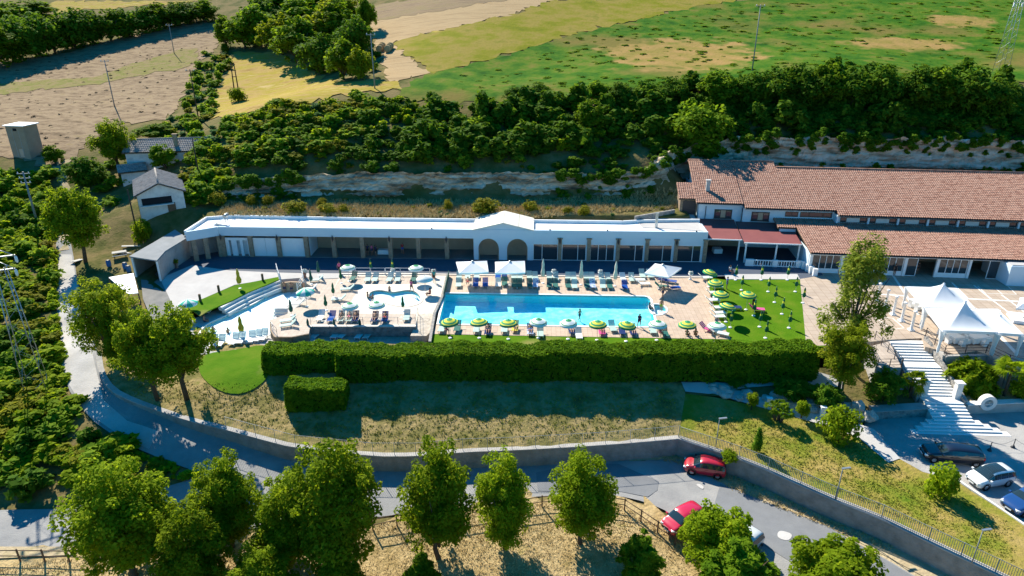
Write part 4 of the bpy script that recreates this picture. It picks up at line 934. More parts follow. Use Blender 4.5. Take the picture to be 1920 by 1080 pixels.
# ------------------------------------------------------------------ beds and walls beside the stairs
hG = tps([C(*q) for q in [(1275,700,-1.4),(1515,690,-1.2),(1600,690,-1.8),(1640,700,-2.4),(1285,738,-2.9),(1400,735,-3.0),(1450,752,-3.6),(1560,775,-4.3),(1640,800,-4.9),(1660,745,-3.9),(1700,760,-4.4),(1540,735,-3.0),(1480,722,-2.4)]], .03)
gpoly = [tuple(P(*q)[:2]) for q in [(1275,703,-1.4),(1515,690,-1.2),(1620,688,-1.6),(1650,700,-2.4),(1735,735,-3.4),(1735,760,-3.9),(1640,768,-4.0),(1632,792,-4.9),(1600,795,-4.7),(1560,783,-4.4),(1450,757,-3.7),(1400,745,-3.2),(1340,742,-3.1),(1285,738,-2.9)]]
region('rock_garden', gpoly, lambda x,y: hG(x,y), m_terrain, step=1.2, noise=.06)
region('garden_ramp', [tuple(P(*q)[:2]) for q in [(1277,716,-1.9),(1400,711,-1.9),(1530,702,-1.9),(1580,712,-2.2),(1578,728,-2.6),(1500,722,-2.5),(1400,730,-2.9),(1330,740,-3.0),(1285,736,-2.8)]], lambda x,y: hG(x,y)+.14, m_conc, step=1.2)
def wallbox(t, name, a, b, z0, z1, th, m, bevel=0):
    d = Vector(b)-Vector(a); mb = MB(); mb.box(((a[0]+b[0])/2,(a[1]+b[1])/2,(z0+z1)/2),(math.hypot(d.x,d.y),th,z1-z0),math.atan2(d.y,d.x)); o = mb.build(name, m, t, bevel=bevel); par_fix(o, t); return o
_wb = wallbox
def wallbox(t, name, a, b, z0, z1, th, m, bevel=0): return _wb(t, name, a, b, Zm(z0), Zm(z1), th, m, bevel)
SW = empty('rubble_wall', P(1400,705,-1.5), 0, 'low pale rubble wall along the foot of the long hedge by the ramp', 'wall')
pts = [P(*q) for q in [(1276,706,-1.6),(1400,702,-1.6),(1512,692,-1.6)]]
for i in range(2): wallbox(SW, 'wall_face', pts[i], pts[i+1], -2.6, -1.1, .4, m_crazy)
# stairs
SA, SB = P(1697,636,0), P(1800,812,-5.5); sd = Vector((SB.x-SA.x, SB.y-SA.y, 0)); run = sd.length; sdir = sd.normalized(); srz = math.atan2(sdir.x, -sdir.y)
ST = empty('stone_staircase', SA, 0, 'wide white stone staircase descending from the piazza to the car park', 'staircase')
steps = [(.30,1)]*7+[(1.0,1)]+[(.30,1)]*9+[(1.0,1)]+[(.31,1)]*9; tot = sum(q[0] for q in steps); nst = len(steps); y = 0; sp_ = Vector((math.cos(srz),math.sin(srz),0))
for i,(tr,_) in enumerate(steps):
    L = tr*run/tot; z = (i+1)*(SB.z+.04)/nst; c = SA+sdir*(y+L/2+.15); w = 3.7+ (0 if i < nst-4 else (i-(nst-5))*1.3)
    mb = MB(); mb.box((c.x,c.y,z-.7),(w,L+.3,1.4),srz); o = mb.build('step', m_marble, ST); par_fix(o, ST)
    mb = MB(); e = SA+sdir*(y+L+.30); mb.box((e.x,e.y,z-.035),(w+.02,.06,.075),srz); o2 = mb.build('nosing', m_whitep, o); par_fix(o2, o)
    y += L
# flanking walls of the stairs
def side(off, z0f, z1f, name, label, m, f0=0.0, f1=1.0, th=.35):
    t = empty(name, SA+sdir*run*(f0+f1)/2, 0, label, 'wall'); n = 8
    for k in range(n):
        a = f0+(f1-f0)*k/n; b = f0+(f1-f0)*(k+1)/n; p0 = SA+sdir*run*a+sp_*off; p1 = SA+sdir*run*b+sp_*off
        q = [p0-sp_*th/2,p0+sp_*th/2,p1+sp_*th/2,p1-sp_*th/2]; za, zb = z1f(a), z1f(b)
        mb = MB(); mb.prism([(v.x,v.y) for v in q], min(z0f(a),z0f(b)), [za,za,zb,zb]); o = mb.build('wall_section', m, t); par_fix(o, t)
side(2.1, lambda f: -6.0, lambda f: .45+SB.z*f, 'stair_wall', 'sloping rubble wall along the right side of the white staircase', m_stonew, .0, .72)
side(-2.05, lambda f: -6.0, lambda f: .30+SB.z*f, 'stair_wall', 'sloping stone kerb wall along the left side of the white staircase', m_stonew, .12, .66)
# left terrace block with railing
LBk = empty('terrace_block', P(1665,700,-2), 0, 'grey retaining wall block left of the staircase under a railing', 'wall')
tb = [P(*q) for q in [(1622,652,0),(1644,690,0),(1690,689,0),(1668,640,0)]]
mb = MB(); mb.prism([(v.x,v.y) for v in tb], -6.0, -.03); o = mb.build('wall_face', m_conc2, LBk); par_fix(o, LBk)
mb = MB(); mb.prism([(v.x,v.y) for v in tb], -.025, .02); o = mb.build('paving', m_deck2, LBk); par_fix(o, LBk)
railing('terrace_railing', [tb[0],tb[1],tb[2]], 1.0, 'dark railing round the small landing left of the staircase', 1.6, (1.0,.66,.33))
railing('terrace_railing', [P(1640,636,0),P(1664,660,0),P(1689,688,0)], 1.0, 'dark sloping railing between the landing and the staircase', 1.6, (1.0,.66))
pr = [P(*q) for q in [(1735,630,0),(1770,664,0),(1848,662,0),(1890,682,0),(1990,712,0)]]
railing('terrace_railing', pr, 1.0, 'dark railing along the piazza edge in front of the tents', 1.8, (1.0,.66,.33))
RW = empty('piazza_wall', pr[2], 0, 'tall shaded retaining wall below the tents', 'wall')
for i in range(len(pr)-1): wallbox(RW, 'wall_face', pr[i]+Vector((0,-.25,0)), pr[i+1]+Vector((0,-.25,0)), -5.0, -.04, .4, m_conc2)
# lower walls either side of the stairs' foot
LWl = empty('planter_wall', P(1690,780,-4), 0, 'long low grey planter wall left of the staircase foot under the sign', 'wall')
a, b = P(1634,766,-3.6), P(1737,760,-3.6); wallbox(LWl, 'wall_face', a, b, -6, -3.75, .9, m_stonew); wallbox(LWl, 'coping', a, b, -3.748, -3.62, 1.1, m_conc2)
RWl = empty('ring_wall', P(1860,760,-3.5), 0, 'low grey wall with a pale stone ring right of the staircase', 'wall')
a, b = P(1812,756,-3.3), P(1990,748,-3.3); wallbox(RWl, 'wall_face', a, b, -6, -3.42, .5, m_conc2); wallbox(RWl, 'coping', a, b, -3.418, -3.3, .75, m_marble)
rc = P(1850,756,-3.3); mb = MB(); n = 28; ringp = []
for i in range(n):
    t = 2*math.pi*i/n
    for rr,yy in ((.78,-.28),(.78,.28),(.42,.28),(.42,-.28)): ringp.append((rc.x+rr*math.cos(t), rc.y+yy-.02, rc.z-.02+.15+rr*math.sin(t)))
fs = []
for i in range(n):
    for j in range(4): fs.append((4*i+j,4*i+(j+1)%4,4*((i+1)%n)+(j+1)%4,4*((i+1)%n)+j))
mb.add(ringp, fs); o = mb.build('stone_ring', m_marble, RWl); par_fix(o, RWl)
region('garden_bed', [tuple(P(*q)[:2]) for q in [(1785,700,-2.6),(1812,753,-3.6),(1990,746,-3.6),(1990,715,-3.0),(1890,700,-3.0),(1848,690,-2.8)]], Zm(-3.7), m_orchard)
# gate pillars with small gates
for k,(px,py,lb) in enumerate(((1790,752,'square stone gate pillar right of the staircase landing'),(1728,748,'square stone gate pillar left of the staircase landing'))):
    p = P(px,py,-4.0); g = empty('gate_pillar', (p.x,p.y,Zm(-4.3)), srz, lb, 'pillar')
    mb = MB(); mb.box((0,0,1.0),(.55,.55,2.4)); mb.build('shaft', m_marble, g); mb = MB(); mb.box((0,0,2.27),(.75,.75,.12)); mb.build('cap', m_marble, g)
# sign
sg = P(1665,738,-3.0); SG = empty('name_sign', (sg.x,sg.y,Zm(-4.4)), R(2), 'shaded blue sign board with white lettering among the shrubs left of the stairs', 'sign')
m_sign = mat('blue sign board', [(.10,.20,.32)], rough=.5); m_letter = mat('white lettering', [(.75,.78,.80)], rough=.5)
mb = MB(); mb.box((0,0,1.55),(2.9,.1,.8)); mb.build('board', m_sign, SG)
for x in (-.5,.5): mb = MB(); mb.box((x,.08,.55),(.08,.08,1.3)); mb.build('leg', m_gmetal, SG)
fc = bpy.data.curves.new('lettering','FONT'); fc.body = 'BIONDI'; fc.size = .52; fc.align_x = 'CENTER'; fc.align_y = 'CENTER'; fc.extrude = .012
fo = bpy.data.objects.new('lettering_curve', fc); COL.objects.link(fo); bpy.context.view_layer.update()
fm = bpy.data.meshes.new_from_object(fo.evaluated_get(bpy.context.evaluated_depsgraph_get())); bpy.data.objects.remove(fo)
fm.materials.clear(); fm.materials.append(m_letter); lo = link('lettering', fm, SG); lo.location = (0,-.065,1.55); lo.rotation_euler = (R(90),0,0)
# ------------------------------------------------------------------ terraces of the pools
KW = empty('terrace_wall', P(680,612,0), 0, 'dark stone wall in front of the kiddie pool terrace', 'wall')
a, b = P(582,610,0), P(780,610,0); a.y -= .15; b.y -= .15; wallbox(KW, 'wall_face', a, b, -1.5, -.06, .3, m_stonew); wallbox(KW, 'coping', a+Vector((0,.02,0)), b+Vector((0,.02,0)), -.058, .03, .5, m_rim)
RM = region('stone_ramp', [tuple(P(*q)[:2]) for q in [(783,588,0),(815,588,0),(808,628,-.9),(800,640,-1.28),(770,640,-1.28),(778,615,-.5)]], lambda x,y: np.clip((y-63.9)*.165-1.28+.03,-1.3,.02), m_crazy, step=1.0, skirt=.8)
LWm = empty('low_dividing_wall', P(825,560,0), 0, 'low dark stone wall between the stone ramp and the big pool', 'wall')
pts = [P(*q) for q in [(839,518,0),(829,560,0),(815,590,0),(806,645,0)]]
for i in range(3): wallbox(LWm, 'wall_face', pts[i], pts[i+1], -1.4, .32, .3, m_stonew)
m_net = mat('green windbreak', [(.02,.10,.075)], rough=.8)
for i in range(1): wallbox(LWm, 'green_screen', pts[0]+Vector((.2,0,0)), pts[1]+Vector((.2,0,0)), .0, .85, .05, m_net)
railing('white_railing', [P(640,515,0),P(722,515,0)], .95, 'white railing behind the kiddie pool, left section', 1.8, (1.0,.5,.1), .035, m_railw)
railing('white_railing', [P(723.5,515,0),P(806,515.5,0)], .95, 'white railing behind the kiddie pool, right section', 1.8, (1.0,.5,.1), .035, m_railw)
railing('glass_railing', [P(583,609,0),P(779,609,0),P(784,590,0)], .95, 'thin metal railing along the front edge of the kiddie terrace', 2.0, (1.0,.5), .02, m_gmetal)
railing('white_railing', [P(519,507,0),P(526,530,0)], 1.0, 'white sloping handrail left of the lagoon bridge', 1.2, (1.0,.66,.33), .035, m_railw)
railing('white_railing', [P(566,512,0),P(570,530,0),P(558,545,-.3)], 1.0, 'white sloping handrail right of the lagoon bridge', 1.2, (1.0,.66,.33), .035, m_railw)
railing('glass_railing', [P(507,604,-.05),P(509,618,-.05),P(520,630,-.05)], .95, 'thin metal railing on the rounded terrace corner above the lagoon', 1.4, (1.0,.5), .02, m_gmetal)
# lagoon bridge wall
BW = empty('bridge_wall', P(545,532,-.5), 0, 'curved tan wall of the little bridge at the head of the lagoon pool', 'wall')
bp_ = [P(526,531,-.02),P(545,529,-.02),P(566,530,-.02)]
for i in range(2): wallbox(BW, 'wall_face', bp_[i], bp_[i+1], -1.6, .05, .3, m_tan)
# side terrace walls
TW2 = empty('terrace_wall', P(545,632,-.6), 0, 'rounded tan wall of the terrace beside the lagoon pool', 'wall')
tp = [P(*q) for q in [(540,589,-.05),(507,601,-.05),(508,618,-.05),(516,631,-.05),(548,631,-.05),(579,625,-.05)]]
for i in range(5): wallbox(TW2, 'wall_face', tp[i], tp[i+1], -1.6, -.07, .25, m_stone)
for k,(px,py) in enumerate(((548,634),(530,590))):
    t = empty('terrace_steps', P(px,py,-1.2), 0, ('short flight of stone steps in front of the side terrace','small flight of stone steps down into the lagoon')[k], 'steps')
    for j in range(4):
        mb = MB(); mb.box((0,-.15-.3*j,.85-.3*j),(2.4 if k == 0 else 1.6,.32,.28)); mb.build('step', m_marble, t)
# curved steps between the side lawn and the lagoon deck
CS = empty('curved_steps', P(460,548,-.5), 0, 'three long curved steps between the side lawn and the lagoon pool', 'steps')
cl_ = smoothline([P(*q) for q in [(410,574,0),(436,560,0),(466,545,0),(500,531,0),(524,523,0)]], 2)
for k in range(3):
    V = []; n = len(cl_)
    for i,p in enumerate(cl_):
        d = cl_[min(i+1,n-1)]-cl_[max(i-1,0)]; nn = Vector((d.y,-d.x,0)).normalized()
        a = p+nn*(.45*k-.1); b = p+nn*(.45*(k+1)); z = -.08-.31*k
        V += [(a.x,a.y,z-.5),(b.x,b.y,z-.5),(b.x,b.y,z),(a.x,a.y,z)]
    F = []
    for i in range(n-1):
        q = 4*i; F += [(q+1,q+5,q+6,q+2),(q+2,q+6,q+7,q+3)]
    F += [(0,1,2,3),(4*n-1,4*n-2,4*n-3,4*n-4)]
    mb = MB(); mb.add(V, F); o = mb.build('step', m_marble, CS); par_fix(o, CS)
# kerb along the walkway
kb = [P(*q) for q in [(640,514,0),(760,514,0),(850,515.5,0),(1000,517.5,0),(1150,519.5,0),(1325,520.5,0)]]
mb = MB()
for i in range(5):
    d = kb[i+1]-kb[i]; mb.box(((kb[i].x+kb[i+1].x)/2,(kb[i].y+kb[i+1].y)/2,.02),(d.length,.28,.16),math.atan2(d.y,d.x))
o = mb.build('walkway_kerb', m_rim); o['kind'] = 'structure'
cp = [P(*q) for q in [(1790,898,CZ),(1850,938,CZ),(1920,985,CZ),(2010,1045,CZ)]]; mb = MB()
for i in range(3):
    d = cp[i+1]-cp[i]; mb.box(((cp[i].x+cp[i+1].x)/2,(cp[i].y+cp[i+1].y)/2,Zm(CZ)+.02),(d.length,.2,.25),math.atan2(d.y,d.x))
o = mb.build('car_park_kerb', m_marble); o['kind'] = 'structure'
# paving bands on the piazza
m_band = mat('pale paving band', [(.68,.64,.58),(.76,.72,.66)], scale=2, rough=.8)
def band(px, w=.22):
    pts = [P(q[0],q[1],0) for q in px]
    for i in range(len(pts)-1):
        d = pts[i+1]-pts[i]; n = Vector((-d.y,d.x,0)).normalized()*w/2; a, b = pts[i], pts[i+1]
        mb = MB(); mb.prism([(v.x,v.y) for v in (a-n,b-n,b+n,a+n)], .0, .008+.002*BN[0]); BN[0] = (BN[0]+1) % 6; o = mb.build('paving_band', m_band); o['kind'] = 'structure'
BN = [0]
band([(1640,551),(1700,555)],.35); band([(1810,560),(1990,569)],.35)
band([(1672,513),(1700,555),(1722,590)],.3); band([(1785,530),(1815,560)],.2); band([(1826,535),(1860,562),(1918,606)],.2); band([(1868,542),(1880,552)],.12); band([(1833,536),(1848,550)],.1)
band([(1848,550),(1906,552),(1890,537)],.1); band([(1878,553),(1896,566),(1940,600)],.2)
band([(1640,594),(1672,618),(1695,615),(1674,597),(1640,594)],.1); band([(1865,620),(1905,662)],.4)
# ------------------------------------------------------------------ tents
m_tent = mat('white tent fabric', [(.80,.81,.82),(.86,.87,.88)], scale=.8, rough=.7)
def tentmat():
    n = m_tent.node_tree.nodes; l = m_tent.node_tree.links; b = n['Principled BSDF']; t = n.new('ShaderNodeBsdfTranslucent'); t.inputs[0].default_value = (.8,.85,.9,1); mx = n.new('ShaderNodeMixShader'); mx.inputs[0].default_value = .18
    l.new(b.outputs[0], mx.inputs[1]); l.new(t.outputs[0], mx.inputs[2]); l.new(mx.outputs[0], n['Material Output'].inputs[0])
tentmat()
def tent(px, h, label, z0=2.7):
    c = [P(q[0],q[1],z0) for q in px]; ctr = sum(c, Vector())/4; t = empty('gazebo_tent', (ctr.x,ctr.y,0), 0, label, 'tent')
    N = 12; mb = MB(); V = []; rows = 12
    for j in range(rows+1):
        f = j/rows
        for e in range(4):
            a, b = c[e], c[(e+1)%4]
            for i in range(N):
                q = a+(b-a)*i/N; p = ctr+(q-ctr)*max(f,.015); V.append((p.x-ctr.x,p.y-ctr.y,z0+h*(1-f)**1.75+.02*math.sin(i/N*6.28*3)*f*(1-f)))
    M = 4*N; F = []
    for j in range(rows):
        for i in range(M): F.append((j*M+i,(j+1)*M+i,(j+1)*M+(i+1)%M,j*M+(i+1)%M))
    mb.add(V, F, 0, True); mb.build('canopy', m_tent, t)
    for e in range(4):
        a, b = c[e]-ctr, c[(e+1)%4]-ctr; mb = MB(); mb.add([(a.x,a.y,z0+.01),(b.x,b.y,z0+.01),(b.x,b.y,z0-.28),(a.x,a.y,z0-.28)], [(0,1,2,3)]); mb.build('valance', m_tent, t)
        mb = MB(); k = a*.97; mb.tube([(k.x,k.y,0),(k.x,k.y,z0)], .06, 8); mb.build('pole', m_whitep, t)
        mb = MB(); mb.lathe([(.10,0.1),(.16,.4),(.12,1.1),(.22,1.9),(.34,z0-.1)], 8, (k.x,k.y,0)); mb.build('drape', m_tent, t)
    mb = MB(); mb.lathe([(.0,.0),(.12,.02),(.14,.12),(.0,.22)], 8, (0,0,z0+h-.05)); mb.build('finial', m_whitep, t)
tent([(1700,537),(1735,575),(1829,578),(1793,540)], 1.6, 'rear white pagoda tent on the piazza')
tent([(1736,577),(1768,619),(1872,623),(1831,579)], 2.0, 'front white pagoda tent with dining tables beneath')
tent([(1832,579),(1873,624),(1919,627),(1870,579)], .55, 'flat white canopy joined to the right of the front tent')
# columns
cm1 = MB().lathe([(.26,0),(.26,.18),(.17,.22),(.15,.4),(.13,2.2),(.2,2.24),(.2,2.34),(0,2.34)], 12).mesh('shaft', m_whitep); cm2 = MB().box((0,0,.06),(.6,.6,.12)).mesh('base', m_whitep)
for i,(px,py) in enumerate(((1644,564),(1659,577),(1674,590),(1690,602),(1708,619))):
    t = empty('white_column', P(px,py,0), 0, ORD[i]+' free-standing white column from the hall in the row left of the tents', 'column', 'white columns on the piazza'); link('shaft', cm1, t); link('base', cm2, t)
# tables and chairs under the tents
def cloth_table(p, lx, ly, rz, label):
    t = empty('banquet_table', p, rz, label, 'table'); mb = MB(); mb.box((0,0,.74),(lx,ly,.04)); mb.build('tabletop', m_cloth, t)
    mb = MB(); n = 40; top = []; bot = []
    for i in range(n):
        a = 2*math.pi*i/n; u = max(abs(math.cos(a)),abs(math.sin(a))); x, y = math.cos(a)/u*lx/2, math.sin(a)/u*ly/2; k = 1.03+.03*math.sin(i*2.1)
        top.append((x,y,.735)); bot.append((x*k,y*k,.12))
    mb.add(top+bot, [(i,(i+1)%n,n+(i+1)%n,n+i)[::-1] for i in range(n)]); mb.build('tablecloth', m_cloth, t)
cs_, cb_ = MB().box((0,0,.28),(.5,.5,.46)).mesh('seat_cover', m_cloth), MB().box((0,.24,.72),(.46,.07,.62), rx=R(-6)).mesh('back_cover', m_cloth)
def ctable(px, py, lx, ly, rz, label, lab2):
    p = P(px,py,0); cloth_table(p, lx, ly, rz, label); k = 0
    M = Matrix.Rotation(rz,3,'Z')
    for s in (-1,1):
        for i in range(max(2,int(ly/.9))):
            q = p+M@Vector((s*(lx/2+.35),-ly/2+.45+i*.9,0)); t = empty('covered_chair', q, rz+(R(-90) if s > 0 else R(90)), ORD[i]+' white covered chair on the '+('left','right')[s > 0]+' side of '+lab2, 'chair', 'covered chairs under the tents'); link('seat_cover', cs_, t); link('back_cover', cb_, t)
    q = p+M@Vector((0,-ly/2-.4,0)); t = empty('covered_chair', q, rz+math.pi, 'white covered chair at the near end of '+lab2, 'chair', 'covered chairs under the tents'); link('seat_cover', cs_, t); link('back_cover', cb_, t)
ctable(1781,636,1.2,2.4,R(12),'long white-clothed table at the left under the front tent','the left table under the front tent')
ctable(1822,636,2.0,2.4,R(12),'wide white-clothed table in the middle under the front tent','the middle table under the front tent')
ctable(1722,576,1.0,2.0,R(20),'small white-clothed table at the left edge of the rear tent','the table at the rear tent')
# white display stand at the right edge
t = empty('display_plinth', P(1912,600,0), R(-20), 'low white plinth with small ornaments at the right edge of the piazza', 'plinth')
mb = MB(); mb.box((0,0,.2),(2.0,2.6,.4)); mb.build('slab', m_whitep, t, bevel=.02); mb = MB(); mb.lathe([(.2,.4),(.12,.6),(.25,.95),(.1,1.1),(0,1.12)], 10, (.3,-.2,0)); mb.build('urn', m_gmetal, t)
# ------------------------------------------------------------------ poles and pylons
m_pole = mat('grey pole', [(.20,.21,.21),(.28,.29,.29)], scale=3, rough=.7, coord='object'); m_polew = mat('tarred wood pole', [(.05,.04,.035),(.09,.07,.055)], scale=3, rough=.9, coord='object')
def pole(base, h, label, m=None, arms=1, r=.14, rz=0):
    t = empty('utility_pole', base, rz, label, 'pole', 'utility poles'); mb = MB(); mb.tube([(0,0,-.3),(0,0,h)], [r,r*.6], 8); mb.build('mast', m or m_pole, t)
    for k in range(arms):
        mb = MB(); mb.box((0,0,h-.3-.7*k),(1.8-.2*k,.1,.12)); a = mb.build('crossarm', m or m_pole, t)
        for x in (-.75,0,.75): mb = MB(); mb.lathe([(.05,0),(.08,.1),(.05,.22),(0,.24)], 6, (x*(1-.1*k),0,h-.24-.7*k)); mb.build('insulator', m_whitep, a)
def ptop(px, py, base): # height of something standing at base whose top shows at row py
    return PY(px, py, base.y).z-base.z
for px,py,tx,ty,lb,mm,ar in ((215,200,197,112,'slim grey utility pole in the middle of the dry field',m_pole,1),(327,102,316,45,'farther utility pole in the dry field near the dark wood',m_pole,1),(703,168,697,62,'dark utility pole beside the copse and the hay bales',m_pole,1),(1410,134,1424,8,'tall grey utility pole at the edge of the green meadow',m_pole,1),(374,335,360,260,'dark pole beside the long barn',m_polew,0),(260,450,242,355,'dark pole beside the lane below the farm shed',m_polew,0),(372,222,362,130,'thin dark pole in the hedge strip between the fields',m_polew,1)):
    b = G(px,py); pole(b, max(4,ptop(tx,ty,b)), lb, mm, ar, .13)
b = G(72,425); pole(b, max(6,ptop(45,322,b)), 'grey concrete pole with three crossarms in the left thicket', m_pole, 3, .2, R(10))
b = G(444,175); t = empty('double_pole', b, R(20), 'brown H-frame timber pole standing in the yellow field', 'pole')
hh = max(5, ptop(440,118,b))
for x in (-.45,.45): mb = MB(); mb.tube([(x,0,-.2),(x*.7,0,hh)], [.15,.1], 7); mb.build('mast', m_polew, t)
for z in (.55,.75,.95): mb = MB(); mb.box((0,0,hh*z),(1.1,.12,.14)); mb.build('crossbar', m_polew, t)
def lattice(base, h, w0, w1, label, arms):
    t = empty('lattice_pylon', base, R(25), label, 'pylon'); n = int(h/1.3)
    cs = [(-1,-1),(1,-1),(1,1),(-1,1)]
    W = lambda z: (w0+(w1-w0)*z/h)/2
    for x,y in cs: mb = MB(); mb.tube([(x*W(0),y*W(0),-.5),(x*W(h),y*W(h),h)], .045, 4); mb.build('leg', m_gmetal, t)
    mb = MB()
    for k in range(n):
        za, zb = h*k/n, h*(k+1)/n
        for i in range(4):
            a, b2 = cs[i], cs[(i+1)%4]
            if k % 2: a, b2 = b2, a
            mb.tube([(a[0]*W(za),a[1]*W(za),za),(b2[0]*W(zb),b2[1]*W(zb),zb)], .02, 3, caps=False)
    o = mb.build('lacing', m_gmetal, t); o['kind'] = 'stuff'
    for z,l in arms:
        mb = MB(); mb.box((0,0,z),(l,.12,.12)); mb.tube([(-l/2,0,z),(0,0,z+.9)], .04, 4); mb.tube([(l/2,0,z),(0,0,z+.9)], .04, 4); a = mb.build('arm', m_gmetal, t); a['kind'] = 'stuff'
        for x in (-l/2,l/2): mb = MB(); mb.lathe([(.06,0),(.13,-.15),(.13,-.55),(.05,-.7)], 6, (x,0,z-.06)); mb.build('insulator', m_whitep, a)
b = G(72,735); lattice(b, max(10,ptop(12,500,b)), 1.9, .9, 'steel lattice pylon rising from the thicket at the left edge', ((14.5,3.0),(13.2,2.4)))
b = G(1872,148); lattice(b, 17.0, 2.0, .8, 'tall steel lattice pylon at the top right above the bushes', ((13.3,2.4),(15.5,2.4)))
# lamp posts
lm1 = MB().tube([(0,0,0),(0,0,3.0)], [.05,.035], 6).mesh('mast', m_pole); lm2 = MB().box((.3,0,3.02),(.75,.16,.09)).mesh('lamp_head', m_gmetal)
for px,py,lb in ((1567,936,'slim lamp post standing on the wall of the lower lawn, upper one'),(1822,1056,'slim lamp post standing on the wall of the lower lawn, bottom right one'),(1342,838,'slim lamp post standing on the wall behind the parked red car')):
    t = empty('lamp_post', P(px,py,-5.05), R(10), lb, 'lamp post', 'lamp posts on the wall'); link('mast', lm1, t); link('lamp_head', lm2, t)
# small garden lights by the path
gm1 = MB().box((0,0,.5),(.45,.3,1.0)).mesh('pillar', m_whitep); gm2 = MB().box((0,0,1.03),(.55,.4,.07)).mesh('cap', m_whitep)
for px,py,lb in ((1440,766,'white garden marker pillar beside the path, upper one'),(1541,781,'white garden marker pillar beside the path, lower one')):
    t = empty('marker_pillar', GB(px,py), R(-10), lb, 'pillar'); link('pillar', gm1, t); link('cap', gm2, t)
# hay bales
m_hay = mat('hay', [(.36,.25,.12),(.55,.41,.22)], scale=6, rough=.95, bump=.6, bscale=14, coord='object')
hb = MB().lathe([(0,-.65),(.72,-.65),(.8,-.55),(.82,0),(.8,.55),(.72,.65),(0,.65)], 18).mesh('round_bale', m_hay)
hp = G(712,99); hq = G(727,99)
for i,(p,lb) in enumerate(((hp,'front left round hay bale by the field track'),(hq,'front right round hay bale by the field track'),(hp+Vector((.1,1.5,.2)),'second left round hay bale behind the front one'),(hq+Vector((.1,1.5,.2)),'second right round hay bale behind the front one'),(hp+Vector((.2,3.0,.5)),'rearmost left round hay bale of the double row'),(hq+Vector((.2,3.0,.5)),'rearmost right round hay bale of the double row'))):
    o = link('hay_bale', hb); z = float(hTraw(np.array([p.x]),np.array([p.y]))[0]); o.location = (p.x,p.y,z+.85); o.rotation_euler = (R(90),0,R(5)); tag(o, lb, 'hay bale', 'round hay bales')
# ================================================================== VEGETATION
lf_a = leafmat('leaf fresh green', [(.10,.165,.004),(.17,.25,.007),(.26,.33,.014)], .8, .5)
lf_b = leafmat('leaf mid green', [(.06,.13,.005),(.115,.205,.008),(.18,.27,.013)], .8, .47)
lf_d = leafmat('leaf dark green', [(.04,.105,.005),(.08,.165,.009),(.14,.23,.015)], .5, .36)
lf_o = leafmat('leaf olive', [(.11,.165,.004),(.19,.25,.008),(.28,.31,.02)], .5, .47)
lf_g = leafmat('leaf blue green', [(.05,.15,.04),(.10,.23,.065),(.17,.30,.10)], .5, .42)
lf_y = leafmat('broom yellow green', [(.10,.13,.008),(.20,.20,.012),(.34,.27,.015)], 1.6, .25)
lf_h = leafmat('hedge leaf', [(.045,.115,.004),(.085,.175,.006),(.15,.25,.010)], 2.0, .38)
lf_s = leafmat('silver willow leaf', [(.15,.22,.02),(.25,.32,.035),(.36,.40,.07)], .9, .5)
lf_sg = leafmat('scrub green', [(.09,.18,.008),(.16,.27,.012),(.25,.36,.02)], .25, .45)
lf_so = leafmat('scrub olive', [(.14,.17,.006),(.23,.25,.012),(.33,.31,.03)], .25, .45)
lf_st = leafmat('thicket lime', [(.12,.20,.004),(.21,.30,.008),(.31,.39,.015)], .3, .5)
m_bark = mat('bark', [(.07,.05,.035),(.13,.10,.07)], scale=5, rough=.95, coord='object', bump=.4, bscale=12)
m_straw = mat('dry grass blades', [(.42,.31,.14),(.58,.44,.22),(.34,.30,.09)], scale=1.5, rough=.9, contrast=.6)
m_gblade = mat('green grass blades', [(.14,.19,.02),(.25,.25,.035),(.38,.31,.09)], scale=.6, rough=.9, contrast=.6)
def quads(Pt, Nn, size, rng, asp=1.5, jit=.7):
    n = len(Pt); N = Nn+rng.normal(0,jit,(n,3)); N /= np.linalg.norm(N,axis=1)[:,None]+1e-9
    A = np.cross(N, rng.normal(0,1,(n,3))); A /= np.linalg.norm(A,axis=1)[:,None]+1e-9; B = np.cross(N,A)
    s = (size*rng.uniform(.6,1.4,n))[:,None]; a = A*s*asp*.5; b = B*s*.5
    V = np.stack([Pt-a, Pt-b*.9+a*.1, Pt+a, Pt+b*.9+a*.1],1)
    return V.reshape(-1,3), np.arange(4*n).reshape(-1,4)
def blobs_cloud(bl, n, size, rng, shell=.55, up=.25, jit=.7, asp=1.5):
    """leaves over a set of lumps (x,y,z,r,flat)"""
    bl = np.array(bl, float); w = bl[:,3]**2; k = rng.choice(len(bl), n, p=w/w.sum()); c = bl[k]
    d = rng.normal(0,1,(n,3)); d[:,2] += up; d /= np.linalg.norm(d,axis=1)[:,None]
    r = c[:,3]*(1-shell*rng.uniform(0,1,n)**2)*rng.uniform(.92,1.12,n)
    p = c[:,:3]+d*r[:,None]*np.stack([np.ones(n),np.ones(n),c[:,4]],1)
    return quads(p, d+np.array([0,0,1.0]), size, rng, asp, jit)
def crown_blobs(W, z0, z1, n, rng, taper=0.0, br=.30, flat=.85):
    out = []; H = z1-z0
    for i in range(n):
        d = rng.normal(0,1,3); d /= np.linalg.norm(d); f = rng.uniform(.35,.95)
        x, y, z = d*f; t = (z+1)/2; k = 1-taper*t
        out.append((x*W/2*k, y*W/2*k, z0+H*(.5+z*.5), W*br*rng.uniform(.55,1.0)*(.6+.4*k), flat))
    for i in range(n//3):
        d = rng.normal(0,1,3); d[2] += .3; d /= np.linalg.norm(d); f = rng.uniform(.92,1.14); k = 1-taper*(d[2]+1)/2
        out.append((d[0]*f*W/2*k, d[1]*f*W/2*k, z0+H*(.5+d[2]*f*.5), W*br*rng.uniform(.28,.5), 1.1))
    out.append((0,0,z0+H*.5,W*.3,H/W))
    return out
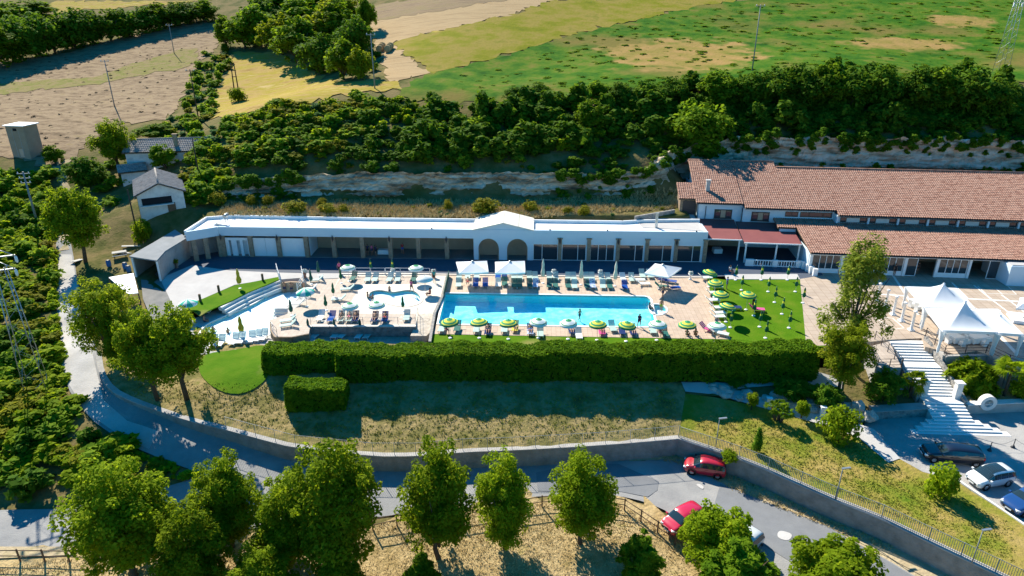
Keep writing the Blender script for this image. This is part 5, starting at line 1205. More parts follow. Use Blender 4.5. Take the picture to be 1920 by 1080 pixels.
def limbs(mb, H, z0, W, rng, n=6, r=.17):
    mb.tube([(0,0,-.4),(.03*H*rng.uniform(-1,1),.03*H*rng.uniform(-1,1),z0*.8),(0,0,z0+(H-z0)*.55)], [r*1.25,r,r*.35], 7)
    for i in range(n):
        a = 2*math.pi*(i+rng.uniform(-.3,.3))/n; h = z0*rng.uniform(.7,1.1); e = W*rng.uniform(.22,.36); zt = z0+(H-z0)*rng.uniform(.3,.7)
        mb.tube([(0,0,h),(math.cos(a)*e*.45,math.sin(a)*e*.45,h+(zt-h)*.45),(math.cos(a)*e,math.sin(a)*e,zt)], [r*.55,r*.38,r*.14], 5)
PROTO = {}
def proto(name, H, W, z0, n, leaf, material, seed, nb=38, taper=.1, br=.30, shell=.55, trunk=.17, flat=.85, jit=.7, asp=1.5, nl=6):
    rng = np.random.default_rng(seed); V, F = blobs_cloud(crown_blobs(W, z0, H-W*br*.5, nb, rng, taper, br, flat), n, leaf, rng, shell, .25, jit, asp)
    cm = npmesh('crown', V, F, material); tm = None
    if trunk: mb = MB(); limbs(mb, H, max(z0*1.05,.3), W, rng, nl, trunk); tm = mb.mesh('trunk', m_bark)
    PROTO[name] = (cm, tm, H*1.03, W*(1.18 if W > 4.4 and leaf < .2 else 1.0)); return cm
proto('walnut1', 8, 5.2, .7, 28000, .14, lf_a, 21, 95, .18, .19)
proto('walnut2', 8, 5.2, .9, 28000, .14, lf_a, 22, 90, .30, .19)
proto('walnut3', 8, 5.0, .6, 26000, .14, lf_a, 23, 95, .15, .18)
proto('maple', 7.5, 5.6, 2.0, 20000, .15, lf_a, 24, 70, .25, .17)
proto('lime', 8, 5.8, 2.0, 16000, .18, lf_a, 25, 70, .3, .18)
proto('ash', 8, 5.8, 1.5, 16000, .15, lf_o, 26, 70, .2, .16, .7)
proto('citrus', 4.2, 4.6, .5, 18000, .14, lf_a, 27, 60, .25, .18, .4, .12)
proto('fir', 5, 3.4, .2, 14000, .12, lf_b, 28, 60, .5, .15, .6, .1, asp=2.4)
proto('dense', 7.5, 6.5, .8, 8000, .34, lf_b, 29, 50, .1, .25, .35, .2)
proto('wild1', 5.5, 5.5, .4, 5200, .28, lf_d, 30, 46, .3, .2, .6, .14)
proto('wild2', 6.0, 5.0, .5, 5200, .28, lf_b, 31, 46, .35, .2, .6, .14)
proto('wild3', 5.0, 5.2, .4, 5000, .28, lf_o, 32, 46, .3, .2, .6, .14)
proto('shrub', 2.0, 2.4, .1, 1600, .16, lf_a, 33, 20, .2, .3, .5, .05)
proto('broom', 1.7, 2.0, .05, 1500, .14, lf_y, 34, 20, .15, .3, .5, .04)
proto('cypress', 4.0, 1.5, .1, 4200, .13, lf_d, 35, 44, .75, .32, .5, .08, 1.5)
proto('topiary', 2.6, 1.7, .75, 3200, .12, lf_a, 36, 26, .25, .32, .4, .07, 1.2)
def stand(cm_tm, b, W, H, label, cat='tree', name='tree', group=None, rz=0.0):
    cm, tm, h, w = PROTO[cm_tm]; t = empty(name, b, rz, label, cat, group); s = W/w; t.scale = (s,s,H/h)
    link('crown' if cat == 'tree' else 'foliage', cm, t)
    if tm: link('trunk' if cat == 'tree' else 'stem', tm, t)
    return t
VR = random.Random(5)
def tree(px, py, topy, wpx, pr, label, base=None, name='tree', cat='tree', group=None):
    b = base if base is not None else G(px,py,lo=30)
    d = math.sqrt(b.x**2*0+b.y**2+(CAM_H-b.z)**2); H = max(1.0, ptop(px, topy, b)*1.02); W = wpx*d/FPX
    return stand(pr, b, W, H, label, cat, name, group, VR.uniform(0,6.28))
# --- orchard and roadside trees in front
for px,py,ty,w,pr,lb in ((255,1085,868,200,'walnut1','broad leafy orchard tree nearest the bottom left road'),(375,1120,930,150,'walnut3','orchard tree low in front of the bottom left trees, touching the broad one'),(440,1030,843,130,'walnut2','slimmer orchard tree with two pointed tops right of the broad left one'),(640,1075,822,190,'walnut1','large dense orchard tree whose top covers the curved road wall'),(545,1060,885,140,'walnut3','orchard tree squeezed left of the large dense one'),(825,1055,818,150,'walnut2','tall oval orchard tree in the middle of the bottom row'),(945,1030,843,115,'walnut3','narrower orchard tree right of the tall oval one'),(1088,1020,848,135,'walnut1','round orchard tree standing apart with a bare trunk by the fence')):
    tree(px,py,ty,w,pr,lb,group='orchard trees')
for px,py,ty,w,pr,lb in ((495,1150,1028,150,'walnut2','bright green tree top at the bottom edge under the left orchard'),(640,1140,1035,95,'walnut3','small tree top at the bottom edge below the large orchard tree'),(795,1130,1036,75,'fir','feathery young tree at the bottom edge below the tall oval tree'),(1195,1095,998,88,'fir','feathery bright green young conifer in the dry orchard grass'),(1372,1125,1015,150,'fir','feathery conifer at the bottom edge in front of the citrus tree'),(1338,1062,950,150,'citrus','dense citrus-like tree covering the second red car'),(1560,1150,1022,200,'citrus','dense round tree top at the bottom edge beside the road')):
    tree(px,py,ty,w,pr,lb)
# --- trees round the lane on the left
tree(207,675,517,150,'ash','olive-green tree over the lane left of the lagoon pool',GB(212,680))
tree(297,765,578,135,'maple','dark-trunked tree, left one of the pair above the road bend',GB(297,752))
tree(352,768,566,160,'maple','dark-trunked tree, right one of the pair in front of the lagoon pool',GB(352,752))
tree(232,700,590,90,'maple','smaller tree filling the gap left of the dark-trunked pair',GB(240,705))
tree(160,492,335,125,'lime','big shade tree over the lane left of the grey-roofed store',P(160,492,0))
tree(225,330,220,92,'maple','open-crowned tree left of the long barn')
tree(310,318,270,55,'wild2','small bright tree between the barn and the farm shed')
tree(290,265,232,75,'wild2','leafy tree behind the long barn')
tree(272,455,408,42,'shrub','round bright shrub beside the lane behind the grey-roofed store',name='shrub',cat='shrub')
tree(165,350,288,80,'wild1','dark round bush left of the farm shed',name='bush',cat='bush')
tree(104,308,272,42,'wild2','bush growing right beside the tan tower',name='bush',cat='bush')
tree(425,90,28,40,'wild2','slim tree at the end of the hedge strip near the dark wood')
tree(447,192,162,32,'shrub','ivy bush round the foot of the H-frame pole',name='bush',cat='bush')
# --- the piazza trees
def willow(b, H, W, label):
    rng = np.random.default_rng(77); bl = []
    for i in range(60):
        t = rng.uniform(.22,1); a = rng.uniform(0,6.28); r = W/2*(1-t*.62)*rng.uniform(.2,.95)
        bl.append((math.cos(a)*r, math.sin(a)*r, H*t*.95, rng.uniform(.45,.95), 1.5))
    V, F = blobs_cloud(bl, 9500, .16, rng, .95, -.2, .5, 2.4)
    t = empty('weeping_tree', b, .4, label, 'tree'); link('crown', npmesh('crown', V, F, lf_s), t)
    mb = MB(); limbs(mb, H*.9, H*.3, W, rng, 9, .2); mb.build('trunk', m_bark, t)
willow(P(1588,668,-.2), 12.6, 8.0, 'tall pale weeping tree between the lawn and the tiled hall')
tree(1572,740,600,120,'ash','olive tree in front of the weeping tree by the end of the hedge',P(1572,738,-2.9))
# --- shrubs, topiary and palms on the lower lawn
for px,py,ty,w,pr,lb,nm in ((1408,770,735,25,'topiary','clipped green topiary beside the garden path, left one','topiary'),(1501,788,750,25,'topiary','clipped green topiary beside the garden path, right one','topiary'),(1418,850,800,19,'cypress','small dark cypress by the picket fence','cypress'),(1568,826,758,70,'shrub','loose bright shrub where the path bends above the lower lawn','shrub'),(1762,935,868,60,'shrub','yellow-green shrub at the corner of the car park','shrub'),(1365,868,846,34,'shrub','weedy shrub on the wall behind the parked red car','shrub')):
    tree(px,py,ty,w,pr,lb,GB(px,py),name=nm,cat='shrub' if nm != 'cypress' else 'tree')
def palm(b, h, r, nf, label, trunks=((0,0),), fw=.55):
    t = empty('palm', b, VR.uniform(0,6), label, 'palm'); rng = np.random.default_rng(nf)
    for (tx,ty) in trunks:
        hh = h*(1-.25*(abs(tx)+abs(ty))); mb = MB(); mb.tube([(tx*.3,ty*.3,-.2),(tx*.7,ty*.7,hh*.5),(tx,ty,hh)], [.16,.13,.15], 8); mb.build('trunk', m_bark, t)
        fan = MB()
        for i in range(nf):
            a = 2*math.pi*i/nf*2.4+rng.uniform(-.2,.2); e = rng.uniform(-.5,1.1); L = r*rng.uniform(.75,1.05)
            d = Vector((math.cos(a)*math.cos(e),math.sin(a)*math.cos(e),math.sin(e))); tip = Vector((tx,ty,hh))+d*L*.45
            sdv = Vector((-math.sin(a),math.cos(a),0)); upv = d.cross(sdv)
            for q in range(9):
                th = (q-4)/4*1.15; dd = (d*math.cos(th)+sdv*math.sin(th)).normalized(); en = tip+dd*L*.55-Vector((0,0,.18*L*abs(th)+.1*L)); w = .05*L*1.0
                pv = sdv*math.cos(th)-d*math.sin(th)
                fan.add([tip, tip+dd*L*.3+pv*w, en, tip+dd*L*.3-pv*w], [(0,1,2,3)])
            fan.tube([(tx,ty,hh),tip], .02, 3)
        o = fan.build('fronds', lf_a if nf % 2 else lf_b, t); o['kind'] = 'stuff'
palm(P(1704,745,-4.0), 1.9, 1.6, 27, 'fan palm beside the left side of the staircase')
palm(P(1882,742,-3.7), 2.9, 1.9, 29, 'tall fan palm in the bed below the tents')
palm(GB(1458,794), 1.6, 1.0, 16, 'three-stemmed dwarf palm on the lower lawn', ((0,.1),(-.7,-.1),(.6,-.2)))
tree(1918,760,712,50,'shrub','bright shrub at the right edge behind the ring wall',P(1915,748,-3.7),name='shrub',cat='shrub')
def juniper(b, W, H, label):
    rng = np.random.default_rng(9); n = 9000; a = rng.uniform(0,6.28,n); e = np.arccos(rng.uniform(-.1,1,n)); d = np.stack([np.cos(a)*np.sin(e),np.sin(a)*np.sin(e),np.cos(e)],1)
    lump = 1+.18*np.sin(a*7+e*5)+.12*np.sin(a*13); r = lump*rng.uniform(.65,1.05,n)
    p = d*r[:,None]*np.array([W/2,W/2*.9,H]); V, F = quads(p, d*.6+np.array([0,0,.5]), .26, rng, 3.0, .5)
    t = empty('juniper', b, 0, label, 'bush'); link('foliage', npmesh('foliage', V, F, lf_a), t); mb = MB(); limbs(mb, H, .3, W, rng, 6, .1); mb.build('stem', m_bark, t)
juniper(P(1816,724,-3.4), 4.2, 2.5, 'large spreading juniper between the staircase and the tents')
tree(1680,770,690,70,'wild1','dark shrub hanging over the sign left of the staircase',P(1655,752,-4.0),name='bush',cat='bush')
for px,py,ty,w,lb in ((1380,728,712,34,'low dark shrub in the shaded rock garden, left one'),(1480,746,706,70,'wide dark shrub in the middle of the shaded rock garden'),(1545,760,718,60,'dark shrub in the shaded rock garden below the olive tree')):
    tree(px,py,ty,w,'wild1',lb,ray(px,py,hG,lo=45),name='bush',cat='bush')
# --- hill: round tree and others that stand out
def hilltree(px,py,ty,w,pr,lb,**k): tree(px,py,ty,w,pr,lb,**k)
hilltree(1308,296,183,105,'dense','large round dense green tree above the left end of the tiled roof')
hilltree(1106,252,186,62,'wild2','yellow-green tree standing out on the shaded bank')
for i,(px,py,ty,w) in enumerate(((412,385,357,28),(473,388,362,24),(503,388,364,22),(556,400,374,40),(604,388,370,20),(615,400,378,34),(645,400,380,20),(840,396,372,18),(908,402,368,48),(995,398,374,30),(1064,402,386,20),(1095,404,384,26))):
    tree(px,py,ty,w,'broom',ORD[i]+' yellow-green broom bush from the left on the terrace behind the white building',name='broom_bush',cat='bush',group='broom bushes below the cliff')
# woods: trees one can pick out
def rowtrees(lst, lab, grp, kinds):
    for i,(px,py,ty,w) in enumerate(lst): tree(px,py,ty,w,kinds[i % len(kinds)],(ORD[i]+' tree from the left '+lab),group=grp)
rowtrees([(-10,130,30,110),(30,120,22,90),(75,110,16,90),(105,100,30,70),(140,92,8,80),(175,85,14,70),(210,78,16,70),(245,70,12,66),(275,62,8,60),(300,58,4,60),(330,52,0,60),(358,46,0,60),(385,42,-2,56)], 'in the dark wood at the top left', 'trees of the top left wood', ['wild2','wild1','wild1'])
rowtrees([(20,55,2,90),(60,40,0,90),(0,85,10,100)], 'in the brighter wood at the top left corner', 'trees of the top left wood', ['wild2'])
rowtrees([(460,92,20,70),(490,92,6,80),(500,60,-10,80),(530,104,20,80),(560,120,30,90),(575,70,-6,100),(600,140,56,80),(612,95,4,90),(645,150,70,70),(640,90,0,80),(668,110,22,70),(680,150,84,56),(690,60,-8,40),(520,40,-30,90),(590,30,-30,90),(640,40,-20,80)], 'in the copse above the yellow field', 'copse trees', ['wild2','wild2','wild1','wild3'])
rowtrees([(1010,186,152,44),(965,192,160,44),(1120,190,150,60),(1165,195,150,60),(1215,200,146,66),(1260,196,140,60),(1345,205,130,80),(1400,200,128,80),(1450,205,118,84),(1500,208,112,84),(1545,204,116,80),(1590,208,118,80),(1640,208,112,84),(1712,210,114,90),(1760,214,126,80),(1800,218,116,96),(1850,226,140,80),(1885,200,150,60)], 'along the dark edge of the green meadow', 'trees along the meadow edge', ['wild1','wild1','wild2','wild1'])
# --- scrub that reads as one mass
def scrub(name, zones, material, seed, leafn, leaf, label):
    """zones: (pixel outline, bushes, width range, height/width)"""
    rng = np.random.default_rng(seed); base = []
    for k in range(4):
        base.append(blobs_cloud(crown_blobs(1.0, .02, .9, 16, rng, .3, .22), leafn, leaf, rng, .7, .25))
    Vs, Fs, off = [], [], 0
    for px, n, (w0,w1), hw, hf in zones:
        poly = [tuple(ray(q[0],q[1],hf,lo=35)[:2]) for q in px] if len(px[0]) == 2 else [tuple(q[:2]) for q in px]
        a = np.array(poly); m = 0
        xs_ = rng.uniform(a[:,0].min(),a[:,0].max(),n*14); ys_ = rng.uniform(a[:,1].min(),a[:,1].max(),n*14); k = inpoly(xs_,ys_,poly); xs_, ys_ = xs_[k][:n], ys_[k][:n]; zs_ = hf(xs_,ys_)
        for x,y,z in zip(xs_,ys_,zs_):
            V, F = base[rng.integers(4)]; s = rng.uniform(w0,w1); h = s*hw*rng.uniform(.7,1.3); th = rng.uniform(0,6.28); c, sn = math.cos(th), math.sin(th)
            Vs.append(np.stack([(V[:,0]*c-V[:,1]*sn)*s+x,(V[:,0]*sn+V[:,1]*c)*s+y,V[:,2]*h+z-.1],1)); Fs.append(F+off); off += len(V)
    o = link(name, npmesh(name, np.concatenate(Vs), np.concatenate(Fs), material)); tag(o, label, 'scrub', kind='stuff')
Z_SLOPE = [(470,322),(370,400),(330,330),(385,260),(470,215),(640,190),(760,186),(900,190),(1000,192),(1120,195),(1250,205),(1290,290),(1220,270),(1100,305),(900,318),(700,300),(560,318)]
Z_SLOPEL = [(360,395),(340,330),(385,260),(470,215),(640,190),(720,188),(700,260),(600,300),(480,318)]
Z_SLOPED = [(760,310),(800,225),(860,205),(1000,200),(1250,210),(1280,262),(1200,262),(1000,300),(850,322),(780,318)]
Z_EDGE = [(1230,195),(1300,160),(1900,150),(1900,262),(1340,262),(1260,250)]
Z_LEFT = [(-60,345),(20,330),(95,335),(104,420),(100,520),(106,640),(112,740),(150,800),(250,852),(360,895),(200,930),(-60,935)]
Z_LEFTTOP = [(-60,345),(20,330),(95,335),(104,420),(100,500),(-60,500)]
Z_STRIP = [(300,262),(330,215),(368,130),(385,100),(412,85),(440,92),(432,130),(400,180),(398,225),(440,228),(390,262),(345,300)]
Z_FARM = [(130,330),(190,300),(250,300),(250,350),(215,400),(150,350)]
Z_FARM2 = [(355,300),(390,270),(400,330),(372,398),(352,400)]
Z_LOW = [(x,y,0) for x,y in ((-42,107.3),(0,107.5),(22,107.6),(27,113),(31,116.2),(60,115.6),(96,114.6),(96,123),(60,124),(30,123),(0,119),(-40,118))]
Z_LOWR = [(x,y,0) for x,y in ((30,116.0),(60,115.4),(98,114.4),(98,126),(60,127),(28,125))]
Z_GAP = [(690,190),(800,192),(860,215),(800,300),(700,310),(680,240)]
Z_TERR = [(420,405),(430,380),(700,372),(1000,374),(1180,362),(1270,352),(1275,385),(1190,405),(1000,408),(700,409)]
Z_CLTOP = [(470,318),(700,305),(1000,305),(1200,290),(1280,270),(1900,262),(1900,245),(1300,250),(1100,285),(700,292)]
Z_COPSE = [(455,95),(470,40),(660,40),(690,90),(745,160),(620,155),(530,108)]
scrub('dark_scrub', [(Z_SLOPED,170,(1.4,5.4),.8,hTraw),(Z_EDGE,130,(1.6,5.0),.8,hTraw),(Z_LEFT,16,(2.2,4.0),.7,hTraw),(Z_COPSE,18,(2,4),.7,hTraw),(Z_LOW,330,(.9,3.6),.6,hTraw),(Z_LOWR,300,(1.0,3.4),.7,hTraw),(Z_GAP,40,(1.2,3.6),.75,hTraw)], lf_d, 41, 420, .15, 'dark green scrub covering the shaded bank under the meadow')
scrub('green_scrub', [(Z_SLOPEL,110,(1.2,4.6),.5,hTraw),(Z_SLOPED,55,(1.6,3.4),.75,hTraw),(Z_EDGE,26,(2,3.6),.8,hTraw),(Z_LEFT,40,(1.8,3.6),.6,hTraw),(Z_LEFTTOP,45,(2.2,4.2),.7,hTraw),(Z_STRIP,45,(1.8,3.6),.7,hTraw),(Z_FARM,10,(1.6,3),.7,hTraw),(Z_FARM2,16,(1.6,3),.7,hTraw),(Z_COPSE,14,(2,3.6),.7,hTraw),(Z_LOW,70,(.9,2.2),.6,hTraw),(Z_LOWR,60,(.9,2.4),.7,hTraw)], lf_sg, 42, 420, .155, 'mid green scrub and brambles on the banks and left of the lane')
scrub('leafy_thicket', [(Z_GAP,30,(1.2,3.4),.7,hTraw),(Z_SLOPEL,50,(1.2,3.6),.75,hTraw),(Z_SLOPED,25,(1.2,3.2),.75,hTraw),(Z_LEFT,260,(1.4,3.8),.42,hTraw),(Z_LEFTTOP,50,(1.6,3.4),.7,hTraw)], lf_st, 48, 440, .145, 'bright green leafy thicket filling the left side of the lane')
scrub('olive_scrub', [(Z_SLOPEL,130,(1.2,3.8),.5,hTraw),(Z_SLOPED,25,(1.2,2.6),.65,hTraw),(Z_LEFT,150,(1.4,3.0),.5,hTraw),(Z_STRIP,22,(1.4,2.6),.6,hTraw),(Z_TERR,50,(.5,1.2),.6,hTraw),(Z_LOW,60,(.7,1.6),.6,hTraw)], lf_so, 43, 380, .16, 'yellowish olive bushes mixed through the banks')
scrub('bramble_thicket', [(Z_SLOPEL,90,(1.0,2.8),.5,hTraw),(Z_STRIP,30,(1.2,2.4),.5,hTraw),(Z_LEFTTOP,14,(1.2,2.4),.5,hTraw),(Z_TERR,30,(.5,1.1),.5,hTraw)], lf_g, 44, 380, .16, 'blue-green bramble patches on the banks')
scrub('roadside_weeds', [([(112,640),(150,800),(250,852),(372,895),(330,905),(200,850),(118,760),(104,640)],90,(.5,1.2),.6,hTraw),([(104,480),(108,640),(100,640),(94,480)],60,(.7,1.5),.8,hTraw)], lf_st, 45, 260, .19, 'leafy weeds along the edge of the lane')
scrub('meadow_tufts', [([(800,160),(1080,70),(1400,5),(1900,5),(1900,130),(1400,150),(1000,180)],900,(.6,2.2),.22,hTraw)], lf_b, 46, 60, .24, 'dark green tufts scattered over the green meadow')
scrub('field_weeds', [([(-60,290),(110,300),(300,215),(360,130),(400,90),(300,70),(0,130)],420,(.4,1.1),.4,hTraw)], mat('dead weeds', [(.13,.09,.055),(.22,.16,.10)], scale=1, rough=.95), 47, 60, .22, 'dead brown weeds scattered over the dry field')
# shrubs rooted in the ledges of the cliff
def cliff_shrubs():
    rng = np.random.default_rng(91); V, F = blobs_cloud(crown_blobs(1.0, .0, .9, 16, rng, .3, .22), 300, .17, rng, .7, .25); Vs, Fs, off = [], [], 0
    rows, n = CLIFF_V.shape[:2]; dens = np.interp(np.arange(n), np.arange(0,n+16,12), rng.uniform(0,1,len(np.arange(0,n+16,12))))
    for q in range(620):
        i = int(rng.integers(0,n)); lim = .42 if CLIFF_V[0,i,0] < 24 else .22
        if dens[i] < lim: continue
        j = int(rng.integers(rows-9,rows-2)) if rng.uniform() < .6 else int(rng.integers(1,8)); c = CLIFF_V[j,i]; s = rng.uniform(.8,2.4); th = rng.uniform(0,6.28)
        Vs.append(np.stack([(V[:,0]*math.cos(th)-V[:,1]*math.sin(th))*s+c[0],(V[:,0]*math.sin(th)+V[:,1]*math.cos(th))*s+c[1]-.2,V[:,2]*s*.8+c[2]-.5],1)); Fs.append(F+off); off += len(V)
    o = link('cliff_shrubs', npmesh('cliff_shrubs', np.concatenate(Vs), np.concatenate(Fs), lf_d)); tag(o, 'dark shrubs rooted in the ledges of the pale cliff', 'scrub', kind='stuff')
cliff_shrubs()
# grass blades
def blades(name, px, n, h, hf, material, seed, label, z=None):
    rng = np.random.default_rng(seed); poly = [tuple((ray(q[0],q[1],hf,lo=25) if len(q) == 2 else P(*q))[:2]) for q in px]; a = np.array(poly)
    x = rng.uniform(a[:,0].min(),a[:,0].max(),n*3); y = rng.uniform(a[:,1].min(),a[:,1].max(),n*3); k = inpoly(x,y,poly); x, y = x[k][:n], y[k][:n]; z = hf(x,y); n = len(x)
    c = np.stack([x,y,z],1); Vs = []
    for b in range(4):
        th = rng.uniform(0,6.28,n); hh = rng.uniform(.5,1.3,n)*h; w = rng.uniform(.03,.07,n)
        d = np.stack([np.cos(th),np.sin(th),np.zeros(n)],1); lean = d*(hh*rng.uniform(.1,.9,n))[:,None]; s = np.stack([-np.sin(th),np.cos(th),np.zeros(n)],1)*w[:,None]
        o = c+rng.normal(0,.08,(n,3))*np.array([1,1,0])
        Vs += [o-s, o+s, o+lean+np.array([0,0,1])*hh[:,None]]
    V = np.stack(Vs,1).reshape(-1,3); o = link(name, npmesh(name, V, np.arange(len(V)).reshape(-1,3), material)); tag(o, label, 'grass', kind='stuff')
blades('orchard_grass', [(-40,1075),(300,1025),(740,980),(1000,945),(1155,945),(1230,990),(1420,1085),(1420,1130),(-40,1130)], 16000, .13, hTraw, m_straw, 51, 'dry straw grass under the orchard trees')
blades('bank_grass', [(250,745),(480,805),(700,840),(1000,832),(1265,815),(1270,760),(1240,715),(640,725),(490,725),(380,720),(260,700)], 4000, .11, hB, m_gblade, 52, 'rough grass on the shaded bank')
blades('lower_lawn_grass', [(1300,800),(1340,760),(1400,770),(1560,810),(1700,890),(1900,985),(1900,1060),(1600,940),(1420,865)], 3500, .07, hB, m_gblade, 53, 'patchy grass on the lower lawn')
blades('verge_grass', [(1190,856),(1270,850),(1310,862),(1400,905),(1560,970),(1690,1032),(1660,1036),(1500,975),(1380,925),(1300,880)], 2500, .22, hTraw, m_straw, 54, 'dry grass along the road verge')
blades('terrace_grass', [(400,412),(430,382),(700,376),(1000,378),(1270,356),(1275,390),(1000,410)], 7000, .5, hTraw, m_straw, 55, 'dry grass on the terrace below the cliff')
# --- clipped hedges
def hedge(name, x0, x1, y0, y1, z0, z1, n, label, seed, wob=.12, yf=None):
    rng = np.random.default_rng(seed); ar = [(x1-x0)*(y1-y0),(x1-x0)*(z1-z0),(x1-x0)*(z1-z0)*.4,(y1-y0)*(z1-z0)*1.2,(y1-y0)*(z1-z0)*1.2]; f = rng.choice(5,n,p=np.array(ar)/sum(ar))
    u, v, w = rng.uniform(0,1,n), rng.uniform(0,1,n), rng.uniform(0,1,n)**2*.25
    X = x0+(x1-x0)*u; Y = y0+(y1-y0)*v; Z = z0+(z1-z0)*v; N = np.zeros((n,3)); p = np.zeros((n,3))
    for k in range(5):
        m = f == k
        if k == 0: p[m] = np.stack([X[m],Y[m],np.full(m.sum(),z1)-w[m]],1); N[m] = (0,0,1)
        if k == 1: p[m] = np.stack([X[m],np.full(m.sum(),y0)+w[m],Z[m]],1); N[m] = (0,-1,0)
        if k == 2: p[m] = np.stack([X[m],np.full(m.sum(),y1)-w[m],Z[m]],1); N[m] = (0,1,0)
        if k == 3: p[m] = np.stack([np.full(m.sum(),x0)+w[m],Y[m],z0+(z1-z0)*u[m]],1); N[m] = (-1,0,0)
        if k == 4: p[m] = np.stack([np.full(m.sum(),x1)-w[m],Y[m],z0+(z1-z0)*u[m]],1); N[m] = (1,0,0)
    cx, cy, cz = (x0+x1)/2,(y0+y1)/2,(z0+z1)/2
    # soften the edges and make the faces uneven
    ez = np.clip((p[:,2]-(z1-.45))/.45,0,1); fy = (p[:,1]-cy)/((y1-y0)/2); p[:,1] = cy+(y1-y0)/2*fy*(1-.16*ez**2)
    p[:,2] += .13*np.sin(p[:,0]*.55+seed)+.10*np.sin(p[:,0]*1.37+2*seed)+.08*np.sin(p[:,0]*3.1+p[:,1]*1.7)-.30*np.clip(np.abs(fy)-.6,0,1)**1.5*ez
    p[:,1] += wob*np.sin(p[:,0]*.8+p[:,2]*2.1)*1.1+.07*np.sin(p[:,0]*3.7)
    if yf: p[:,1] += yf(p[:,0])
    V, F = quads(p, N+np.array([0,0,.35]), .16, rng, 1.6, .7)
    t = empty(name, (cx,cy,z0), 0, label, 'hedge'); o = link('foliage', npmesh('foliage', V-np.array([cx,cy,z0]), F, lf_h), t)
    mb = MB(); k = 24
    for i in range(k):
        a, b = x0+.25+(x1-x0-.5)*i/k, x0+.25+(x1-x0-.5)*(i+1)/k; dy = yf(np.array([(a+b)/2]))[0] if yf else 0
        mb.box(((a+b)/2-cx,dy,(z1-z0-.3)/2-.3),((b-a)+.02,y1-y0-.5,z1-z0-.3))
    mb.build('shade_core', mat('hedge inner shade', [(.012,.022,.006)], rough=1), t)  # plain core box, its near-black colour stands for shade inside the hedge
hedge('hedge', -17.4, 30.6, 59.3, 62.4, -1.5, 1.75, 62000, 'very long clipped green hedge along the pool lawn', 61, yf=lambda x: (x-6)*.012)
hedge('hedge', -25.2, -17.0, 60.2, 63.2, -1.4, 1.35, 12000, 'shorter clipped hedge block at the left end of the long hedge', 62)
_a, _b = P(537,771,-3.2), P(648,769,-3.2)
hedge('hedge', _a.x, _b.x, _a.y, _a.y+2.4, _a.z-.3, PY(590,730,_a.y).z, 10000, 'small separate clipped hedge block on the grass bank', 63)
# boulders of the rock garden
m_rock = mat('boulder stone', [(.30,.27,.23),(.46,.42,.37),(.58,.54,.48)], scale=2, rough=.95, bump=.6, bscale=5, coord='object')
rk = []
for k in range(4):
    bm = bmesh.new(); bmesh.ops.create_icosphere(bm, subdivisions=2, radius=.5); rr = random.Random(k)
    for v in bm.verts: v.co *= 1+rr.uniform(-.22,.18)
    for v in bm.verts: v.co.z *= .7
    me = bpy.data.meshes.new('boulder'); bm.to_mesh(me); bm.free(); me.materials.append(m_rock); rk.append(me)
rr = random.Random(8)
for i in range(46):
    px, py = rr.uniform(1330,1640), 0
    py = 733+(px-1330)*.16+rr.uniform(-8,8); b = ray(px,py,hG,lo=45); o = link('boulder', rk[i % 4]); o.location = (b.x,b.y,b.z+.1); s = rr.uniform(.5,1.5); o.scale = (s,s,s*.8); o.rotation_euler = (0,0,rr.uniform(0,6)); tag(o, 'rough pale boulder in the shaded rock garden below the long hedge', 'rock', 'boulders of the rock garden')
for px,py,s,lb in ((1605,775,2.6,'large pale leaning rock slab left of the sign'),(1628,790,2.2,'big pale boulder at the left end of the planter wall')):
    b = ray(px,py,hG,lo=45); o = link('boulder', rk[1]); o.location = (b.x,b.y,b.z+.4); o.scale = (s*.5,s*.6,s*.8); o.rotation_euler = (.4,.5,.3); tag(o, lb, 'rock')
# ================================================================== PARASOLS, LOUNGERS, PEOPLE, CARS
m_pgreen = mat('parasol green', [(.02,.26,.10)], rough=.8); m_pyel = mat('parasol yellow', [(.72,.66,.06)], rough=.8); m_pwht = mat('parasol white', [(.78,.80,.74)], rough=.8); m_pteal = mat('parasol teal', [(.03,.48,.34)], rough=.8)
m_pdark = mat('folded green canvas', [(.015,.13,.06)], rough=.85); m_pcream = mat('folded cream canvas', [(.52,.50,.40),(.60,.58,.48)], scale=3, rough=.9); m_pmust = mat('folded mustard canvas', [(.42,.34,.04)], rough=.9)
m_polem = mat('parasol pole', [(.6,.6,.58)], rough=.4, metal=.3)
def canopy(R0, h, rings, seg=20, scal=.05, wedge=None):
    mb = MB(); rad = [0.02]+[R0*q for q,_ in rings]; n = seg
    def zz(r): return h*(1-(r/R0)**1.5)
    V = []
    for i,r in enumerate(rad):
        for j in range(n):
            a = 2*math.pi*j/n; k = 1-(scal*(j%2) if i > 0 else 0); V.append((r*k*math.cos(a),r*k*math.sin(a),zz(r)-(.02*(j%2) if i == len(rad)-1 else 0)))
    b = len(rad)-1
    for j in range(n):
        a = 2*math.pi*j/n; k = 1-scal*(j%2); V.append((R0*k*1.01*math.cos(a),R0*k*1.01*math.sin(a),-.14-.03*(j%2)))
    k0 = len(mb.v); mb.v += V
    for i in range(b+1):
        for j in range(n):
            mb.f.append((i*n+j,(i+1)*n+j,(i+1)*n+(j+1)%n,i*n+(j+1)%n)); mb.sm.append(True)
            mb.m.append((j//2) % 2 if wedge else (rings[i][1] if i < b else rings[-1][1]))
    return mb
cGY = canopy(.98,.42,[(.22,0),(.36,0),(.62,1),(.82,0),(.92,1),(1.0,0)]).mesh('canopy', [m_pgreen,m_pyel])
cGW = canopy(.98,.42,[(.22,0),(.36,0),(.66,1),(.80,1),(.90,0),(1.0,1)]).mesh('canopy', [m_pgreen,m_pwht])
